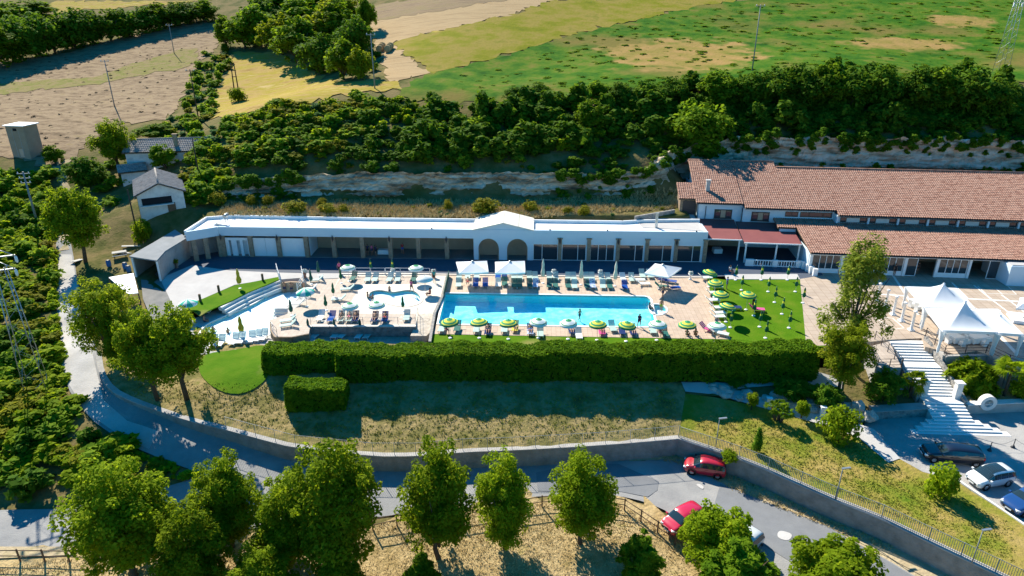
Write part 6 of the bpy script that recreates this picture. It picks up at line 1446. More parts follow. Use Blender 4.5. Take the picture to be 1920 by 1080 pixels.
cTW = canopy(1.1,.5,[(.3,0),(.6,0),(1.0,0)], wedge=True).mesh('canopy', [m_pteal,m_pwht])
cWH = canopy(1.05,.45,[(.3,0),(.6,0),(1.0,0)]).mesh('canopy', [m_pwht])
p_pole = MB().tube([(0,0,0),(0,0,2.4)], .022, 6).mesh('pole', m_polem); p_base = MB().lathe([(0,.07),(.16,.07),(.2,.04),(.2,0)], 10).mesh('base', m_whitep); p_fin = MB().lathe([(.03,0),(.045,.04),(0,.1)], 6).mesh('finial', m_pgreen)
def ribs(R0, h):
    mb = MB()
    for j in range(10):
        a = 2*math.pi*j/10; mb.tube([(0,0,h*.98),(R0*.5*math.cos(a),R0*.5*math.sin(a),h*.62),(R0*.96*math.cos(a),R0*.96*math.sin(a),-.02)], .01, 3, caps=False)
    return mb.mesh('ribs', m_polem)
p_rib = ribs(.98,.42)
def parasol(px, py, cm, label, zc=2.05, z0=0.0, tilt=None, s=1.0):
    p = P(px,py,zc+z0); t = empty('parasol', (p.x,p.y,z0), 0, label, 'parasol', 'open beach parasols')
    c = link('canopy', cm, t); c.location = (0,0,zc-.12); c.scale = (s,s,s); r = link('ribs', p_rib, t); r.location = (0,0,zc-.14); r.scale = (s,s,s); r['kind'] = 'stuff'
    if tilt: c.rotation_euler = tilt; r.rotation_euler = tilt
    o = link('pole', p_pole, t); o.scale = (1,1,zc/2.4*1.12); link('base', p_base, t); f = link('finial', p_fin, t); f.location = (0,0,zc+.42*s-.12)
for i,(px,py,k) in enumerate(((843,602,0),(898,602,0),(953,604,0),(1010,602,1),(1066,604,1),(1121,606,0),(1176,608,0),(1234,606,1),(1289,607,0),(1345,609,1))):
    parasol(px,py,(cGY,cGW)[k],ORD[i]+' open '+('green and yellow','green and white')[k]+' parasol from the left in front of the big pool', tilt=(R(VR.uniform(-4,4)),R(VR.uniform(-4,4)),VR.uniform(0,1)))
for px,py,cm,lb,tl in ((652,500,cGW,'green and white parasol at the left end of the railing behind the kiddie pool',None),(780,501,cGW,'green and white parasol at the right end of the railing behind the kiddie pool',None),(656,572,cGW,'left green and white parasol in front of the kiddie pool',None),(706,570,cGW,'right green and white parasol in front of the kiddie pool',None),(1332,510,cGY,'tilted green and yellow parasol at the corner of the walkway and lawn',(0,R(14),0)),(1342,529,cGY,'green and yellow parasol over the couple at the lawn corner',None),(1352,550,cGY,'second green and yellow parasol down the lawn edge',None),(1365,573,cGY,'tilted green and yellow parasol over the white loungers at the lawn edge',(R(-4),R(12),0)),(1403,551,cGY,'green and yellow parasol open alone on the lawn',None)): parasol(px,py,cm,lb,tilt=tl)
parasol(796,521,cWH,'plain white round parasol right of the kiddie pool')
parasol(352,567,cTW,'teal and white segmented parasol at the left end of the lagoon pool',2.1,LZ)
parasol(572,546,cTW,'teal and white segmented parasol right of the lagoon bridge',2.0,-.05)
# closed parasols
def closedmesh(body, band, h0, h1, r):
    mb = MB(); n = 10; prof = [(.03,h1),(r*.35,h1-.12*(h1-h0)),(r*.6,h1-.3*(h1-h0)),(r*.55,h1-.5*(h1-h0)),(r,h0+.25*(h1-h0)),(r*.75,h0+.06),(r*.3,h0)]
    k = len(mb.v)
    for r_,z in prof:
        for j in range(n):
            a = 2*math.pi*j/n; q = r_*(1-.28*(j%2)); mb.v.append((q*math.cos(a),q*math.sin(a),z))
    for i in range(len(prof)-1):
        for j in range(n):
            mb.f.append((i*n+j,(i+1)*n+j,(i+1)*n+(j+1)%n,i*n+(j+1)%n)); mb.sm.append(True); mb.m.append(1 if i in (2,) else 0)
    return mb.mesh('folded_canopy', [body,band])
cl_g = closedmesh(m_pdark, m_pyel, .75, 2.05, .24); cl_d = closedmesh(m_pdark, m_pdark, .6, 2.0, .24); cl_y = closedmesh(m_pmust, m_pmust, .7, 2.7, .36); cl_c = closedmesh(m_pcream, m_pcream, .9, 3.4, .32); cl_t = closedmesh(m_net, m_net, .5, 2.1, .26)
def closed(px, py, cm, label, z0=0.0, h=2.1):
    p = P(px,py,z0); t = empty('closed_parasol', p, VR.uniform(0,1), label, 'parasol', 'closed parasols'); link('folded_canopy', cm, t); o = link('pole', p_pole, t); o.scale = (1,1,h/2.4); link('base', p_base, t)
for i,(px,py) in enumerate(((1379,525),(1427,525),(1476,525))): closed(px,py,cl_g,ORD[i]+' folded green parasol from the left in the back row of the lawn')
for i,(px,py) in enumerate(((1390,544),(1440,547),(1491,547))): closed(px,py,cl_g,ORD[i]+' folded green parasol from the left in the second row of the lawn')
for px,py,lb in ((1452,567,'folded green parasol in the middle of the lawn, upper one'),(1466,589,'folded green parasol in the middle of the lawn, lower one'),(1505,568,'folded green parasol on the lawn nearest the weeping tree'),(1369,614,'folded green parasol beside the paved corner of the lawn'),(1424,613,'folded green parasol in the lower middle of the lawn'),(1479,615,'folded green parasol at the lower right of the lawn'),(1435,634,'folded green parasol closest to the hedge on the lawn'),(1413,592,'folded green parasol on the lawn beside the purple towel')): closed(px,py,cl_g,lb)
for px,py,cm,z,lb in ((598,517,cl_t,-.05,'folded green parasol at the back of the side terrace'),(584,533,cl_t,-.05,'folded green parasol by the loungers of the side terrace'),(640,531,cl_d,0,'folded green parasol at the rear of the kiddie terrace edge'),(626,558,cl_d,0,'folded green parasol halfway along the kiddie terrace edge'),(612,582,cl_d,0,'folded green parasol at the front of the kiddie terrace edge'),(756,584,cl_d,0,'folded green parasol in front of the kiddie pool, right side'),(580,628,cl_t,-1.3,'left folded green parasol below the terrace wall'),(629,628,cl_t,-1.3,'middle folded green parasol below the terrace wall'),(677,629,cl_t,-1.3,'right folded green parasol below the terrace wall'),(696,513,cl_g,0,'left folded green parasol against the white railing'),(737,513,cl_g,0,'right folded green parasol against the white railing'),(403,645,cl_t,LZ,'folded green parasol at the near left corner of the lagoon pool'),(547,592,cl_t,-.05,'folded green parasol on the corner of the side terrace')): closed(px,py,cm,lb,z)
closed(450,541,cl_y,'folded mustard parasol on the side lawn above the curved steps',0,2.7); closed(455,633,cl_y,'large folded mustard parasol at the near edge of the lagoon pool',LZ,2.7)
for i,(px,py) in enumerate(((1018,531),(1089,534),(1153,536))): closed(px,py,cl_c,ORD[i]+' tall folded cream parasol from the left behind the big pool',0,3.4)
# big square parasols
def bigparasol(corners, label, zc=2.5, h=.75, sag=.0):
    c = [P(q[0],q[1],zc) for q in corners]; ctr = sum(c, Vector())/4; t = empty('square_parasol', (ctr.x,ctr.y,0), 0, label, 'parasol', 'large white parasols')
    for e in range(4):
        a, b = c[e]-ctr, c[(e+1)%4]-ctr; mb = MB(); N = 6; V = []; 
        for i in range(N+1):
            f = i/N
            for j in range(N+1):
                q = (a+(b-a)*j/N)*f; V.append((q.x,q.y,zc+h*(1-f)-.10*f*math.sin(math.pi*j/N)))
        mb.add(V, [(i*(N+1)+j,(i+1)*(N+1)+j,(i+1)*(N+1)+j+1,i*(N+1)+j+1) for i in range(N) for j in range(N)], 0, True); mb.build('canopy_panel', m_tent, t)
        mb = MB(); mb.add([(a.x,a.y,zc),(b.x,b.y,zc),(b.x,b.y,zc-.2),(a.x,a.y,zc-.2)], [(0,1,2,3)]); mb.build('valance', m_tent, t)
    mb = MB(); mb.tube([(0,0,0),(0,0,zc+h)], .05, 8); mb.build('pole', m_polem, t); mb = MB(); mb.box((0,0,.06),(.9,.9,.12)); mb.build('base', m_conc2, t); mb = MB(); mb.lathe([(.06,0),(.2,.03),(.16,.1),(0,.14)], 8, (0,0,zc+h-.02)); mb.build('vent_cap', m_gmetal, t)
    return t
bigparasol([(861,512),(916,510),(913,489),(855,491)], 'left big white square parasol behind the big pool')
bigparasol([(928,512),(985,511),(984,489),(928,491)], 'second big white square parasol behind the big pool')
bt = bigparasol([(1208,512),(1254,520),(1278,502),(1228,494)], 'tilted big white parasol at the right end of the back deck'); bt.rotation_euler = (0,R(0),0)
bigparasol([(1905,578),(1960,580),(1950,560),(1912,558)], 'white square parasol cut by the right edge of the piazza', 2.4)
# loungers
m_lw = mat('white lounger plastic', [(.68,.72,.71)], rough=.5); m_lg = mat('dark green lounger mesh', [(.015,.13,.11)], rough=.7); m_lb = mat('blue towel', [(.02,.09,.35)], rough=.9); m_lp = mat('pale green lounger mesh', [(.42,.54,.50)], rough=.7); m_ly = mat('yellow towel', [(.72,.60,.12)], rough=.9); m_pk = mat('pink towel', [(.65,.10,.30)], rough=.9); m_navy = mat('navy towel', [(.03,.05,.16)], rough=.9); m_lst = mat('striped towel', [(.75,.78,.8),(.1,.2,.5)], scale=6, rough=.9, coord='object', contrast=.1)
def slatmesh(L, W, name, m, n):
    mb = MB()
    for i in range(n): mb.box((0,-L/2+(i+.5)*L/n,0),(W,L/n*.8,.03))
    mb.box((-W/2,0,-.03),(.05,L,.06)); mb.box((W/2,0,-.03),(.05,L,.06))
    return mb.mesh(name, m)
LM = {}
for k,m in (('w',m_lw),('g',m_lg),('b',m_lb),('p',m_lp),('y',m_ly),('k',m_pk),('n',m_navy),('s',m_lst)):
    LM[k] = (slatmesh(1.25,.66,'seat',m,8), slatmesh(.75,.66,'backrest',m,5))
l_leg = MB().box((0,0,.15),(.05,.05,.3)).mesh('leg', m_lw)
CN = {'w':'white','g':'dark green','b':'blue-towelled','p':'pale green','y':'yellow-towelled','k':'pink-towelled','n':'navy-towelled','s':'striped-towelled'}
def lounger(px, py, rz, col, label, z0=0.0, up=42):
    t = empty('sun_lounger', P(px,py,z0), rz, label, 'sun lounger', 'sun loungers round the pools'); s, b = LM[col]
    o = link('seat', s, t); o.location = (0,-.3,.32); o = link('backrest', b, t); a = R(up); o.location = (0,.33+.37*math.cos(a),.33+.37*math.sin(a)); o.rotation_euler = (a,0,0)
    for x,y in ((-.3,-.8),(.3,-.8),(-.3,.25),(.3,.25)): q = link('leg', l_leg, t); q.location = (x,y,0)
    return t
def lrow(lst, where, z0=0.0, rz=0.0, up=42):
    for i,q in enumerate(lst):
        c = q[2] if len(q) > 2 else 'p'; lounger(q[0], q[1], rz+R(VR.uniform(-5,5)), c, ORD[i]+' lounger from the left, '+CN[c]+', '+where, z0, up)
lrow([(861,523,'p'),(877,521,'p'),(894,521,'p'),(934,520,'b'),(946,520,'n'),(964,523),(975,523),(993,523),(1004,524),(1030,524),(1042,524),(1065,525),(1076,525),(1100,525),(1110,525),(1128,526),(1140,526),(1168,526,'w'),(1184,526)], 'in the back row behind the big pool')
lrow([(860,536),(892,536,'b'),(910,536,'b'),(934,536,'w'),(946,534,'g'),(964,537,'g'),(974,537,'g'),(993,537,'g'),(1004,537,'s'),(1030,537,'g'),(1041,537,'g'),(1065,538,'g'),(1077,539),(1100,538,'g'),(1111,538,'s'),(1130,539),(1143,539,'g'),(1171,540,'b')], 'at the far edge of the big pool')
lrow([(829,619),(858,618,'g'),(894,620),(915,624,'n'),(946,620),(966,618,'y'),(994,624,'s'),(1013,628),(1072,623,'n'),(1085,632,'w'),(1128,624,'k'),(1148,618),(1166,624,'n'),(1186,625,'n'),(1223,622),(1246,628,'g')], 'between the big pool and the long hedge')
for px,py,c,rz,lb in ((1196,528,'w',R(90),'white lounger lying crosswise at the right end of the back deck'),(1205,535,'w',R(90),'lower white crosswise lounger at the right end of the back deck'),(1204,519,'p',0,'lounger behind the crosswise white ones on the back deck'),(1218,519,'p',0,'second lounger behind the crosswise white ones on the back deck'),(1238,527,'n',R(60),'navy-towelled lounger under the tilted big parasol'),(1255,530,'b',R(70),'blue-towelled lounger under the tilted big parasol'),(1262,543,'b',R(100),'blue lounger in front of the tilted big parasol'),(1240,540,'g',R(80),'green lounger in front of the tilted big parasol'),
    (1322,524,'w',R(100),'white lounger under the tilted corner parasol'),(1341,541,'p',R(100),'lounger under the parasol at the lawn corner'),(1335,552,'w',R(95),'white lounger at the deck edge, upper one'),(1334,566,'w',R(95),'white lounger at the deck edge beside the second lawn parasol'),(1344,580,'w',R(95),'white lounger with a blue towel end at the deck edge'),(1345,590,'w',R(95),'white lounger at the deck edge, second from the bottom'),(1344,597,'w',R(95),'white lounger at the deck edge, bottom one'),(1375,580,'n',R(90),'navy-towelled lounger on the lawn under the tilted parasol'),(1338,624,'p',R(110),'lounger under the last green and white parasol by the hedge'),(1350,628,'w',R(60),'white lounger at the paved corner by the hedge'),(1326,620,'k',R(50),'pink-towelled lounger at the paved corner by the hedge'),(1418,583,'k',R(80),'purple-pink towelled lounger alone on the lawn')): lounger(px,py,rz,c,lb)
lrow([(663,524,'g'),(690,526,'p'),(704,526,'p'),(731,526,'p'),(746,526,'p'),(776,526,'g')], 'at the rear of the kiddie terrace')
lrow([(602,598,'w'),(622,600,'b'),(640,600,'p'),(655,600,'p'),(667,600,'n'),(703,601,'n'),(722,601,'b'),(763,598,'p')], 'at the front of the kiddie terrace')
for px,py,lb in ((652,545,'upper lounger lying crosswise left of the kiddie pool'),(636,564,'lower lounger lying crosswise left of the kiddie pool')): lounger(px,py,R(-80),'p',lb)
lrow([(594,528,'p'),(582,545,'w'),(574,558,'p'),(558,572,'w'),(541,604,'p'),(541,613,'p')], 'on the side terrace beside the lagoon', -.05, R(-75))
lrow([(437,569,'w'),(449,564,'w'),(460,558,'w'),(474,552,'w'),(388,588,'w')], 'below the curved steps of the lagoon', LZ, R(-60))
lrow([(401,646,'w'),(415,646,'w'),(440,643,'w'),(453,641,'w'),(472,639,'w'),(484,637,'w'),(495,635,'w')], 'along the near edge of the lagoon pool', LZ, 0, 55)
lrow([(578,630,'w'),(594,631,'w'),(630,631,'w'),(644,631,'w'),(675,632,'w'),(690,632,'p')], 'on the pavement below the terrace wall', -1.3, R(-15))
# flower urns along the walkway and posts on the side lawn
u1 = MB().lathe([(0,0),(.22,0),(.2,.08),(.1,.14),(.12,.5),(.3,.72),(.32,.8),(.27,.8),(0,.72)], 12).mesh('urn', m_whitep); u1b = MB().lathe([(0,0),(.2,0),(.22,.08),(.16,.2),(.26,.62),(.24,.72),(0,.7)], 12).mesh('urn', m_terra)
_r = np.random.default_rng(3); _V, _F = blobs_cloud([(0,0,.25,.3,.9),(.15,.1,.3,.2,1),(-.12,.08,.35,.2,1)], 260, .1, _r); u2 = npmesh('flowers', _V, _F, mat('white blossom', [(.7,.7,.62),(.8,.8,.75),(.2,.3,.1)], scale=8, rough=.8)); u3 = npmesh('leaves', _V*1.15, _F, lf_d)
for i,(px,py,k) in enumerate(((572,520,1),(737,519,0),(813,520,1),(1038,520,0),(1125,521,0),(1294,524,0))):
    t = empty('flower_urn', P(px,py,0), 0, ORD[i]+' flower urn from the left along the kerb of the shaded walkway', 'planter', 'flower urns along the walkway'); link('urn', u1b if k else u1, t); o = link('flowers', u2, t); o.location = (0,0,.62)
t = empty('potted_cactus', P(332,502,0), 0, 'round yellow-green potted plant in front of the grey-roofed store', 'planter'); link('urn', u1b, t); o = link('plant', PROTO['broom'][0], t); o.scale = (.35,.35,.45); o.location = (0,0,.6)
wp = MB().box((0,0,.45),(.22,.22,1.0)).mesh('timber_post', m_wood)
for i,(px,py) in enumerate(((376,565),(411,548),(493,526))): o = link('timber_post', wp); o.location = P(px,py,0); tag(o, ORD[i]+' short brown post from the left on the side lawn', 'post', 'short posts on the side lawn')
# yard clutter beside the lane: planks, table, barrels
m_blue = mat('blue plastic', [(.03,.14,.35)], rough=.5); m_junk = mat('grey timber planks', [(.42,.40,.38),(.56,.54,.50)], scale=3, rough=.9, coord='object')
for px,py,lx,rz,lb in ((145,490,2.0,1.3,'left pale plank lying by the lane'),(150,491,2.0,1.3,'right pale plank lying by the lane'),(248,464,2.6,.4,'long pale board on the dry grass above the yard'),(231,476,2.2,.3,'pale board propped over the junk pile in the yard'),(262,444,1.6,.2,'short pale board beside the round bright shrub')):
    b = G(px,py); mb = MB(); mb.box((0,0,.12),(lx,.5,.08),0); o = mb.build('plank', m_junk); o.location = b; o.rotation_euler = (0,R(6),rz); tag(o, lb, 'plank')
for i,(px,py) in enumerate(((236,506),(243,512),(205,500))):
    t = empty('barrel', G(px,py), 0, ('upper blue barrel by the store','lower blue barrel by the store','blue barrel in the shade of the yard')[i], 'barrel'); mb = MB(); mb.lathe([(0,0),(.28,0),(.31,.2),(.31,.7),(.28,.88),(0,.88)], 12); mb.build('drum', m_blue, t); mb = MB(); mb.lathe([(.285,.86),(.3,.9),(0,.91)], 12); mb.build('lid', m_iron, t)
t = empty('picnic_table', G(226,484), .5, 'brown timber picnic table in the yard beside the store', 'table')
for y in (-.3,0,.3): mb = MB(); mb.box((0,y,.74),(1.8,.26,.05)); mb.build('plank', m_junk, t)
for y in (-.75,.75): mb = MB(); mb.box((0,y,.44),(1.8,.26,.05)); mb.build('bench', m_junk, t)
for x in (-.7,.7): mb = MB(); mb.box((x,0,.37),(.1,1.5,.08)); mb.box((x,0,.35),(.1,.12,.7)); mb.build('leg', m_wood, t)
# veranda low walls with pattern blocks
VW = empty('veranda_parapet', hl(8,-8.2,0), 0, 'low white parapet with pierced panels in front of the red awnings', 'wall')
for a0,a1,hh in ((5.6,6.7,.95),(9.2,9.9,.95),(12.3,13.2,.95)): mb = MB(); hl.box(mb, a0, a1, -8.4, -8.0, 0, hh); o = mb.build('pier', m_whitep, VW); par_fix(o, VW)
for a0,a1 in ((6.71,9.19),(9.91,12.29)):
    mb = MB(); hl.box(mb, a0, a1, -8.3, -8.1, .0, .12); hl.box(mb, a0, a1, -8.3, -8.1, .78, .9)
    n = 7
    for k in range(n):
        for z in (.23,.45,.67):
            a = a0+(a1-a0)*(k+.5)/n; w = (a1-a0)/n*(.34 if (k+int(z*9))%2 else .2); hl.box(mb, a-w/2, a+w/2, -8.28, -8.12, z-.11, z+.11)
    o = mb.build('pierced_panel', m_whitep, VW); par_fix(o, VW); o['kind'] = 'stuff'
for i in range(4):
    mb = MB(); a = 13.3+i*.25; hl.box(mb, a-.28, a+.28, -8.9-i*.8, -8.45-i*.8, 0, 1.0); o = mb.build('flower_box', m_whitep, VW); par_fix(o, VW)
# buffet tables in the open bays
cloth_table(pb(PXC(716),1.6,.05), 1.6, .8, pb.rz, 'white-clothed table inside the open bay of the white building'); cloth_table(hl(2.6,-3.5,0), 1.2, 1.2, 0, 'white-clothed table under the left red awning')
cloth_table(pb(PXC(1020),1.8,.05), 1.2, 1.0, pb.rz, 'white-clothed table behind the first glazed bay')
# ------------------------------------------------------------------ people
m_skin1 = mat('tanned skin', [(.36,.19,.12)], rough=.6); m_skin2 = mat('fair skin', [(.52,.31,.22)], rough=.6); m_hair1 = mat('dark hair', [(.02,.014,.01)], rough=.7); m_hair2 = mat('grey hair', [(.3,.28,.26)], rough=.7)
CL = {'navy':(.02,.03,.09),'red':(.45,.03,.04),'green':(.30,.45,.05),'white':(.7,.7,.7),'black':(.015,.015,.018),'pink':(.6,.12,.25),'blue':(.04,.12,.4),'teal':(.03,.3,.28),'grey':(.3,.3,.32)}
CLM = {k: mat('cloth '+k, [v], rough=.85) for k,v in CL.items()}
def figure(pose):
    J = {'pel':((0,0,.95),.135),'abd':((0,0,1.12),.115),'chest':((0,-.01,1.32),.135),'neck':((0,0,1.47),.055),'head':((0,-.02,1.60),.10),'crown':((0,-.01,1.70),.075)}
    E = [('pel','abd'),('abd','chest'),('chest','neck'),('neck','head'),('head','crown')]
    for s,n in ((-1,'l'),(1,'r')):
        J.update({n+'sh':((.18*s,0,1.40),.06),n+'el':((.24*s,.02,1.13),.042),n+'wr':((.25*s,-.06,.90),.03),n+'hd':((.25*s,-.09,.82),.033),n+'hip':((.10*s,0,.88),.095),n+'kn':((.11*s,-.01,.49),.06),n+'an':((.11*s,.02,.09),.04),n+'to':((.12*s,-.14,.035),.035)})
        E += [('chest',n+'sh'),(n+'sh',n+'el'),(n+'el',n+'wr'),(n+'wr',n+'hd'),('pel',n+'hip'),(n+'hip',n+'kn'),(n+'kn',n+'an'),(n+'an',n+'to')]
    def mv(k, p): J[k] = (p, J[k][1])
    if pose == 'walk':
        mv('lkn',(-.11,-.16,.50)); mv('lan',(-.11,-.22,.10)); mv('lto',(-.12,-.38,.05)); mv('rkn',(.11,.06,.50)); mv('ran',(.11,.26,.14)); mv('rto',(.12,.13,.03)); mv('lel',(-.25,.10,1.14)); mv('lwr',(-.24,.10,.92)); mv('lhd',(-.24,.09,.85)); mv('rel',(.25,-.08,1.14)); mv('rwr',(.24,-.24,.98)); mv('rhd',(.23,-.3,.94))
    if pose == 'sit':
        dz = -.50
        for k in list(J):
            (x,y,z),r = J[k]; J[k] = ((x,y,z+dz),r)
        for s,n in ((-1,'l'),(1,'r')):
            mv(n+'hip',(.10*s,-.04,.44)); mv(n+'kn',(.14*s,-.46,.47)); mv(n+'an',(.14*s,-.46,.08)); mv(n+'to',(.15*s,-.62,.035)); mv(n+'el',(.25*s,-.06,.65)); mv(n+'wr',(.2*s,-.28,.56)); mv(n+'hd',(.19*s,-.36,.55))
    if pose == 'recline':
        def T(x,z,b): return (x, b*0+(z-.95)*.70+.10, .42+(z-.95)*.62)
        for k in ('pel','abd','chest','neck','head','crown'): (x,y,z),r = J[k]; J[k] = (T(x,z,0),r)
        for s,n in ((-1,'l'),(1,'r')):
            mv(n+'sh',T(.18*s,1.40,0)); mv(n+'el',(.27*s,.16,.50)); mv(n+'wr',(.26*s,-.06,.44)); mv(n+'hd',(.25*s,-.15,.43)); mv(n+'hip',(.10*s,.04,.43)); mv(n+'kn',(.12*s,-.36,.52)); mv(n+'an',(.11*s,-.74,.40)); mv(n+'to',(.12*s,-.84,.49))
    ks = list(J); me = bpy.data.meshes.new('body'); me.from_pydata([J[k][0] for k in ks], [(ks.index(a),ks.index(b)) for a,b in E], [])
    o = bpy.data.objects.new('tmp_figure', me); COL.objects.link(o); sk = o.modifiers.new('skin','SKIN'); sk.use_smooth_shade = True
    for i,k in enumerate(ks):
        v = me.skin_vertices[0].data[i]; v.radius = (J[k][1],)*2; v.use_root = (k == 'pel')
    sb = o.modifiers.new('sub','SUBSURF'); sb.levels = 1; sb.render_levels = 1
    bpy.context.view_layer.update(); bm_ = bpy.data.meshes.new_from_object(o.evaluated_get(bpy.context.evaluated_depsgraph_get())); bpy.data.objects.remove(o)
    # fingers, nose, feet
    mb = MB(); V = [tuple(v.co) for v in bm_.vertices]; F = [tuple(p.vertices) for p in bm_.polygons]; mb.add(V, F, 0, True)
    for s,n in ((-1,'l'),(1,'r')):
        h = Vector(J[n+'hd'][0]); d = (h-Vector(J[n+'wr'][0])).normalized(); sd_ = Vector((s,0,0)); sd_ = (sd_-d*sd_.dot(d)).normalized(); u_ = d.cross(sd_)
        for q,(o_,l_) in enumerate(((-.03,.07),(-.01,.085),(.01,.08),(.03,.065))):
            a = h+u_*o_+d*.01; mb.tube([a, a+d*l_*.55, a+d*l_-sd_*.02], [.010,.009,.007], 5)
        a = h-u_*.03-d*.03; mb.tube([a, a-u_*.025+d*.03, a-u_*.03+d*.06], [.011,.010,.008], 5)
    hd = Vector(J['head'][0]); fw = Vector((0,-1,0)) if pose != 'recline' else Vector((0,-.65,.75)); mb.tube([hd+fw*.09+Vector((0,0,.02)), hd+fw*.125-Vector((0,0,.01))], [.014,.018], 5)
    body = mb.mesh('body', m_skin1)
    # clothing and hair from the body's own surface
    seg = [(Vector(J[a][0]),Vector(J[b][0]),a,b) for a,b in E]
    def near(c):
        best = None; bd = 9
        for a,b,na,nb in seg:
            t = max(0,min(1,(c-a).dot(b-a)/(b-a).length_squared)); dd = (c-(a+(b-a)*t)).length
            if dd < bd: bd = dd; best = (na,nb,t)
        return best
    cov = {'shorts':[], 'top':[], 'hair':[]}
    for p in bm_.polygons:
        na,nb,t = near(p.center)
        if na == 'pel' and nb != 'abd' or (na == 'pel' and t < .5) or (na[1:] == 'hip' and t < .35): cov['shorts'].append(p)
        elif nb in ('abd','chest') or na == 'chest' and nb[1:] == 'sh' or (nb == 'neck' and t < .3) or (na[1:] == 'sh' and t < .4): cov['top'].append(p)
        elif na in ('head',) or (nb == 'head' and t > .4):
            if (p.center-hd).dot(fw) < .045: cov['hair'].append(p)
    out = {'body': body}
    for k,ps in cov.items():
        ids = sorted({i for p in ps for i in p.vertices}); mp = {i:j for j,i in enumerate(ids)}; off = .014 if k != 'hair' else .022
        m2 = MB(); m2.add([tuple(bm_.vertices[i].co+bm_.vertices[i].normal*off) for i in ids], [tuple(mp[i] for i in p.vertices) for p in ps], 0, True); out[k] = m2.mesh({'shorts':'shorts','top':'shirt','hair':'hair'}[k], m_hair1)
    return out
FIG = {k: figure(k) for k in ('stand','walk','sit','recline')}
def setm(o, m):
    o.material_slots[0].link = 'OBJECT'; o.material_slots[0].material = m
def person(p, pose, rz, shorts, top, label, skin=m_skin1, hair=m_hair1, s=1.0):
    f = FIG[pose]; t = empty('person', p, rz, label, 'person', 'people at the pools'); t.scale = (s,s,s)
    o = link('body', f['body'], t); setm(o, skin); o = link('shorts', f['shorts'], t); setm(o, CLM[shorts])
    if top: o = link('shirt', f['top'], t); setm(o, CLM[top])
    o = link('hair', f['hair'], t); setm(o, hair)
for px,py,pose,rz,sh,tp,lb,z in ((1242,559,'walk',.5,'navy',None,'bare-chested person in navy shorts walking at the end of the big pool',0),(1239,585,'stand',.3,'green',None,'person in lime shorts standing by the small round pool',0),(1198,614,'walk',-.6,'navy','navy','person in navy clothes walking along the near edge of the big pool',0),(772,548,'walk',2.6,'black','pink','person bending towards the kiddie pool on its rear edge',0),(637,513,'walk',1.0,'black','pink','person in pink crossing the shaded walkway behind the kiddie pool',0),(1362,542,'stand',1.2,'blue','blue','person in blue standing on the lawn corner under the parasols',0),(814,529,'stand',.4,'black','teal','person standing beside the white round parasol',0),(1676,517,'stand',.2,'black','black','person in black standing in front of the hall door',0),(1708,513,'stand',-.3,'navy','white','person in a white shirt standing in the hall doorway',0),(1719,513,'stand',.4,'black','black','person in dark clothes beside the hall doorway',0),(690,479,'stand',0,'black','navy','leftmost person of the group in the open bay',.05),(698,479,'stand',.5,'navy','pink','second person of the group in the open bay',.05),(705,480,'walk',1,'black','navy','rightmost person of the group in the open bay',.05),(755,476,'stand',0,'blue','red','person in a red top and blue trousers in the open bay',.05),(1240,525,'stand',.2,'black',None,'person standing by the tilted big parasol',0),(1412,582,'stand',.1,'black','black','person in black standing on the lawn beside the pink towel',0)):
    person(P(px,py,z), pose, rz, sh, tp, lb)
for px,py,pose,rz,sh,tp,lb,z in ((807,556,'sit',-1.2,'red','red','person in red sitting on the edge right of the kiddie pool',-.2),(1368,513,'sit',.6,'red','white','person in white and red sitting on a colourful toy in the shade',0),(837,624,'sit',.4,'pink',None,'person in pink sitting under the leftmost front parasol',0),(1287,634,'sit',2.4,'black',None,'person sitting on the grass under the ninth front parasol',-.25),(1303,634,'sit',2.8,'black',None,'person sitting on the deck edge right of the ninth front parasol',-.25),(1237,629,'sit',.3,'pink',None,'person sitting between loungers under the eighth front parasol',0),(384,608,'sit',1.8,'navy',None,'person sitting at the left rim of the lagoon pool',LZ-.3),(690,564,'sit',1.5,'teal',None,'person sitting on the left rim of the kiddie pool',-.3),(1217,584,'sit',1.5,'navy','navy','person sitting between the big pool and the round pool',-.3)):
    person(P(px,py,z), pose, rz, sh, tp, lb)
for i,(px,py,sh,lb) in enumerate(((915,624,'navy','person lying on the fourth lounger by the hedge'),(966,618,'green','person lying on the yellow towel by the hedge'),(994,624,'blue','person lying on the striped towel by the hedge'),(1072,623,'blue','person lying on the ninth lounger by the hedge'),(1128,624,'red','person lying on the pink towel by the hedge'),(1186,625,'pink','person lying on the fourteenth lounger by the hedge'),(640,600,'black','left person lying on the front edge of the kiddie terrace'),(655,600,'pink','middle person lying on the front edge of the kiddie terrace'),(667,600,'navy','right person lying in the left group on the kiddie terrace'),(703,601,'black','person lying on the navy towel on the kiddie terrace'),(722,601,'red','person lying on the blue towel on the kiddie terrace'),(877,534,'red','person lying in red under the left big white parasol'),(1341,541,'navy','person lying under the parasol at the lawn corner'))):
    person(P(px,py,0)+Vector((0,0,-.02)), 'recline', 0, sh, None, lb, skin=(m_skin1,m_skin2)[i % 2])
person(P(1087,588,-.1)+Vector((0,0,-1.05)), 'walk', .8, 'navy', None, 'person swimming in the middle of the big pool')
for px,py,z,s,lb in ((731,553,-.5,.75,'child standing in the middle of the kiddie pool'),(700,567,-.5,.7,'child at the left end of the kiddie pool'),(535,551,LZ-.5,1,'left person standing in the head of the lagoon pool'),(548,552,LZ-.5,1,'right person standing in the head of the lagoon pool')): person(P(px,py,z), 'stand', .4, 'navy', None, lb, s=s)
for px,py,lb in ((400,617,'left swimmer in the lagoon pool'),(427,619,'right swimmer in the lagoon pool')): person(P(px,py,LZ)+Vector((0,0,-.85)), 'sit', 1.0, 'navy', None, lb)
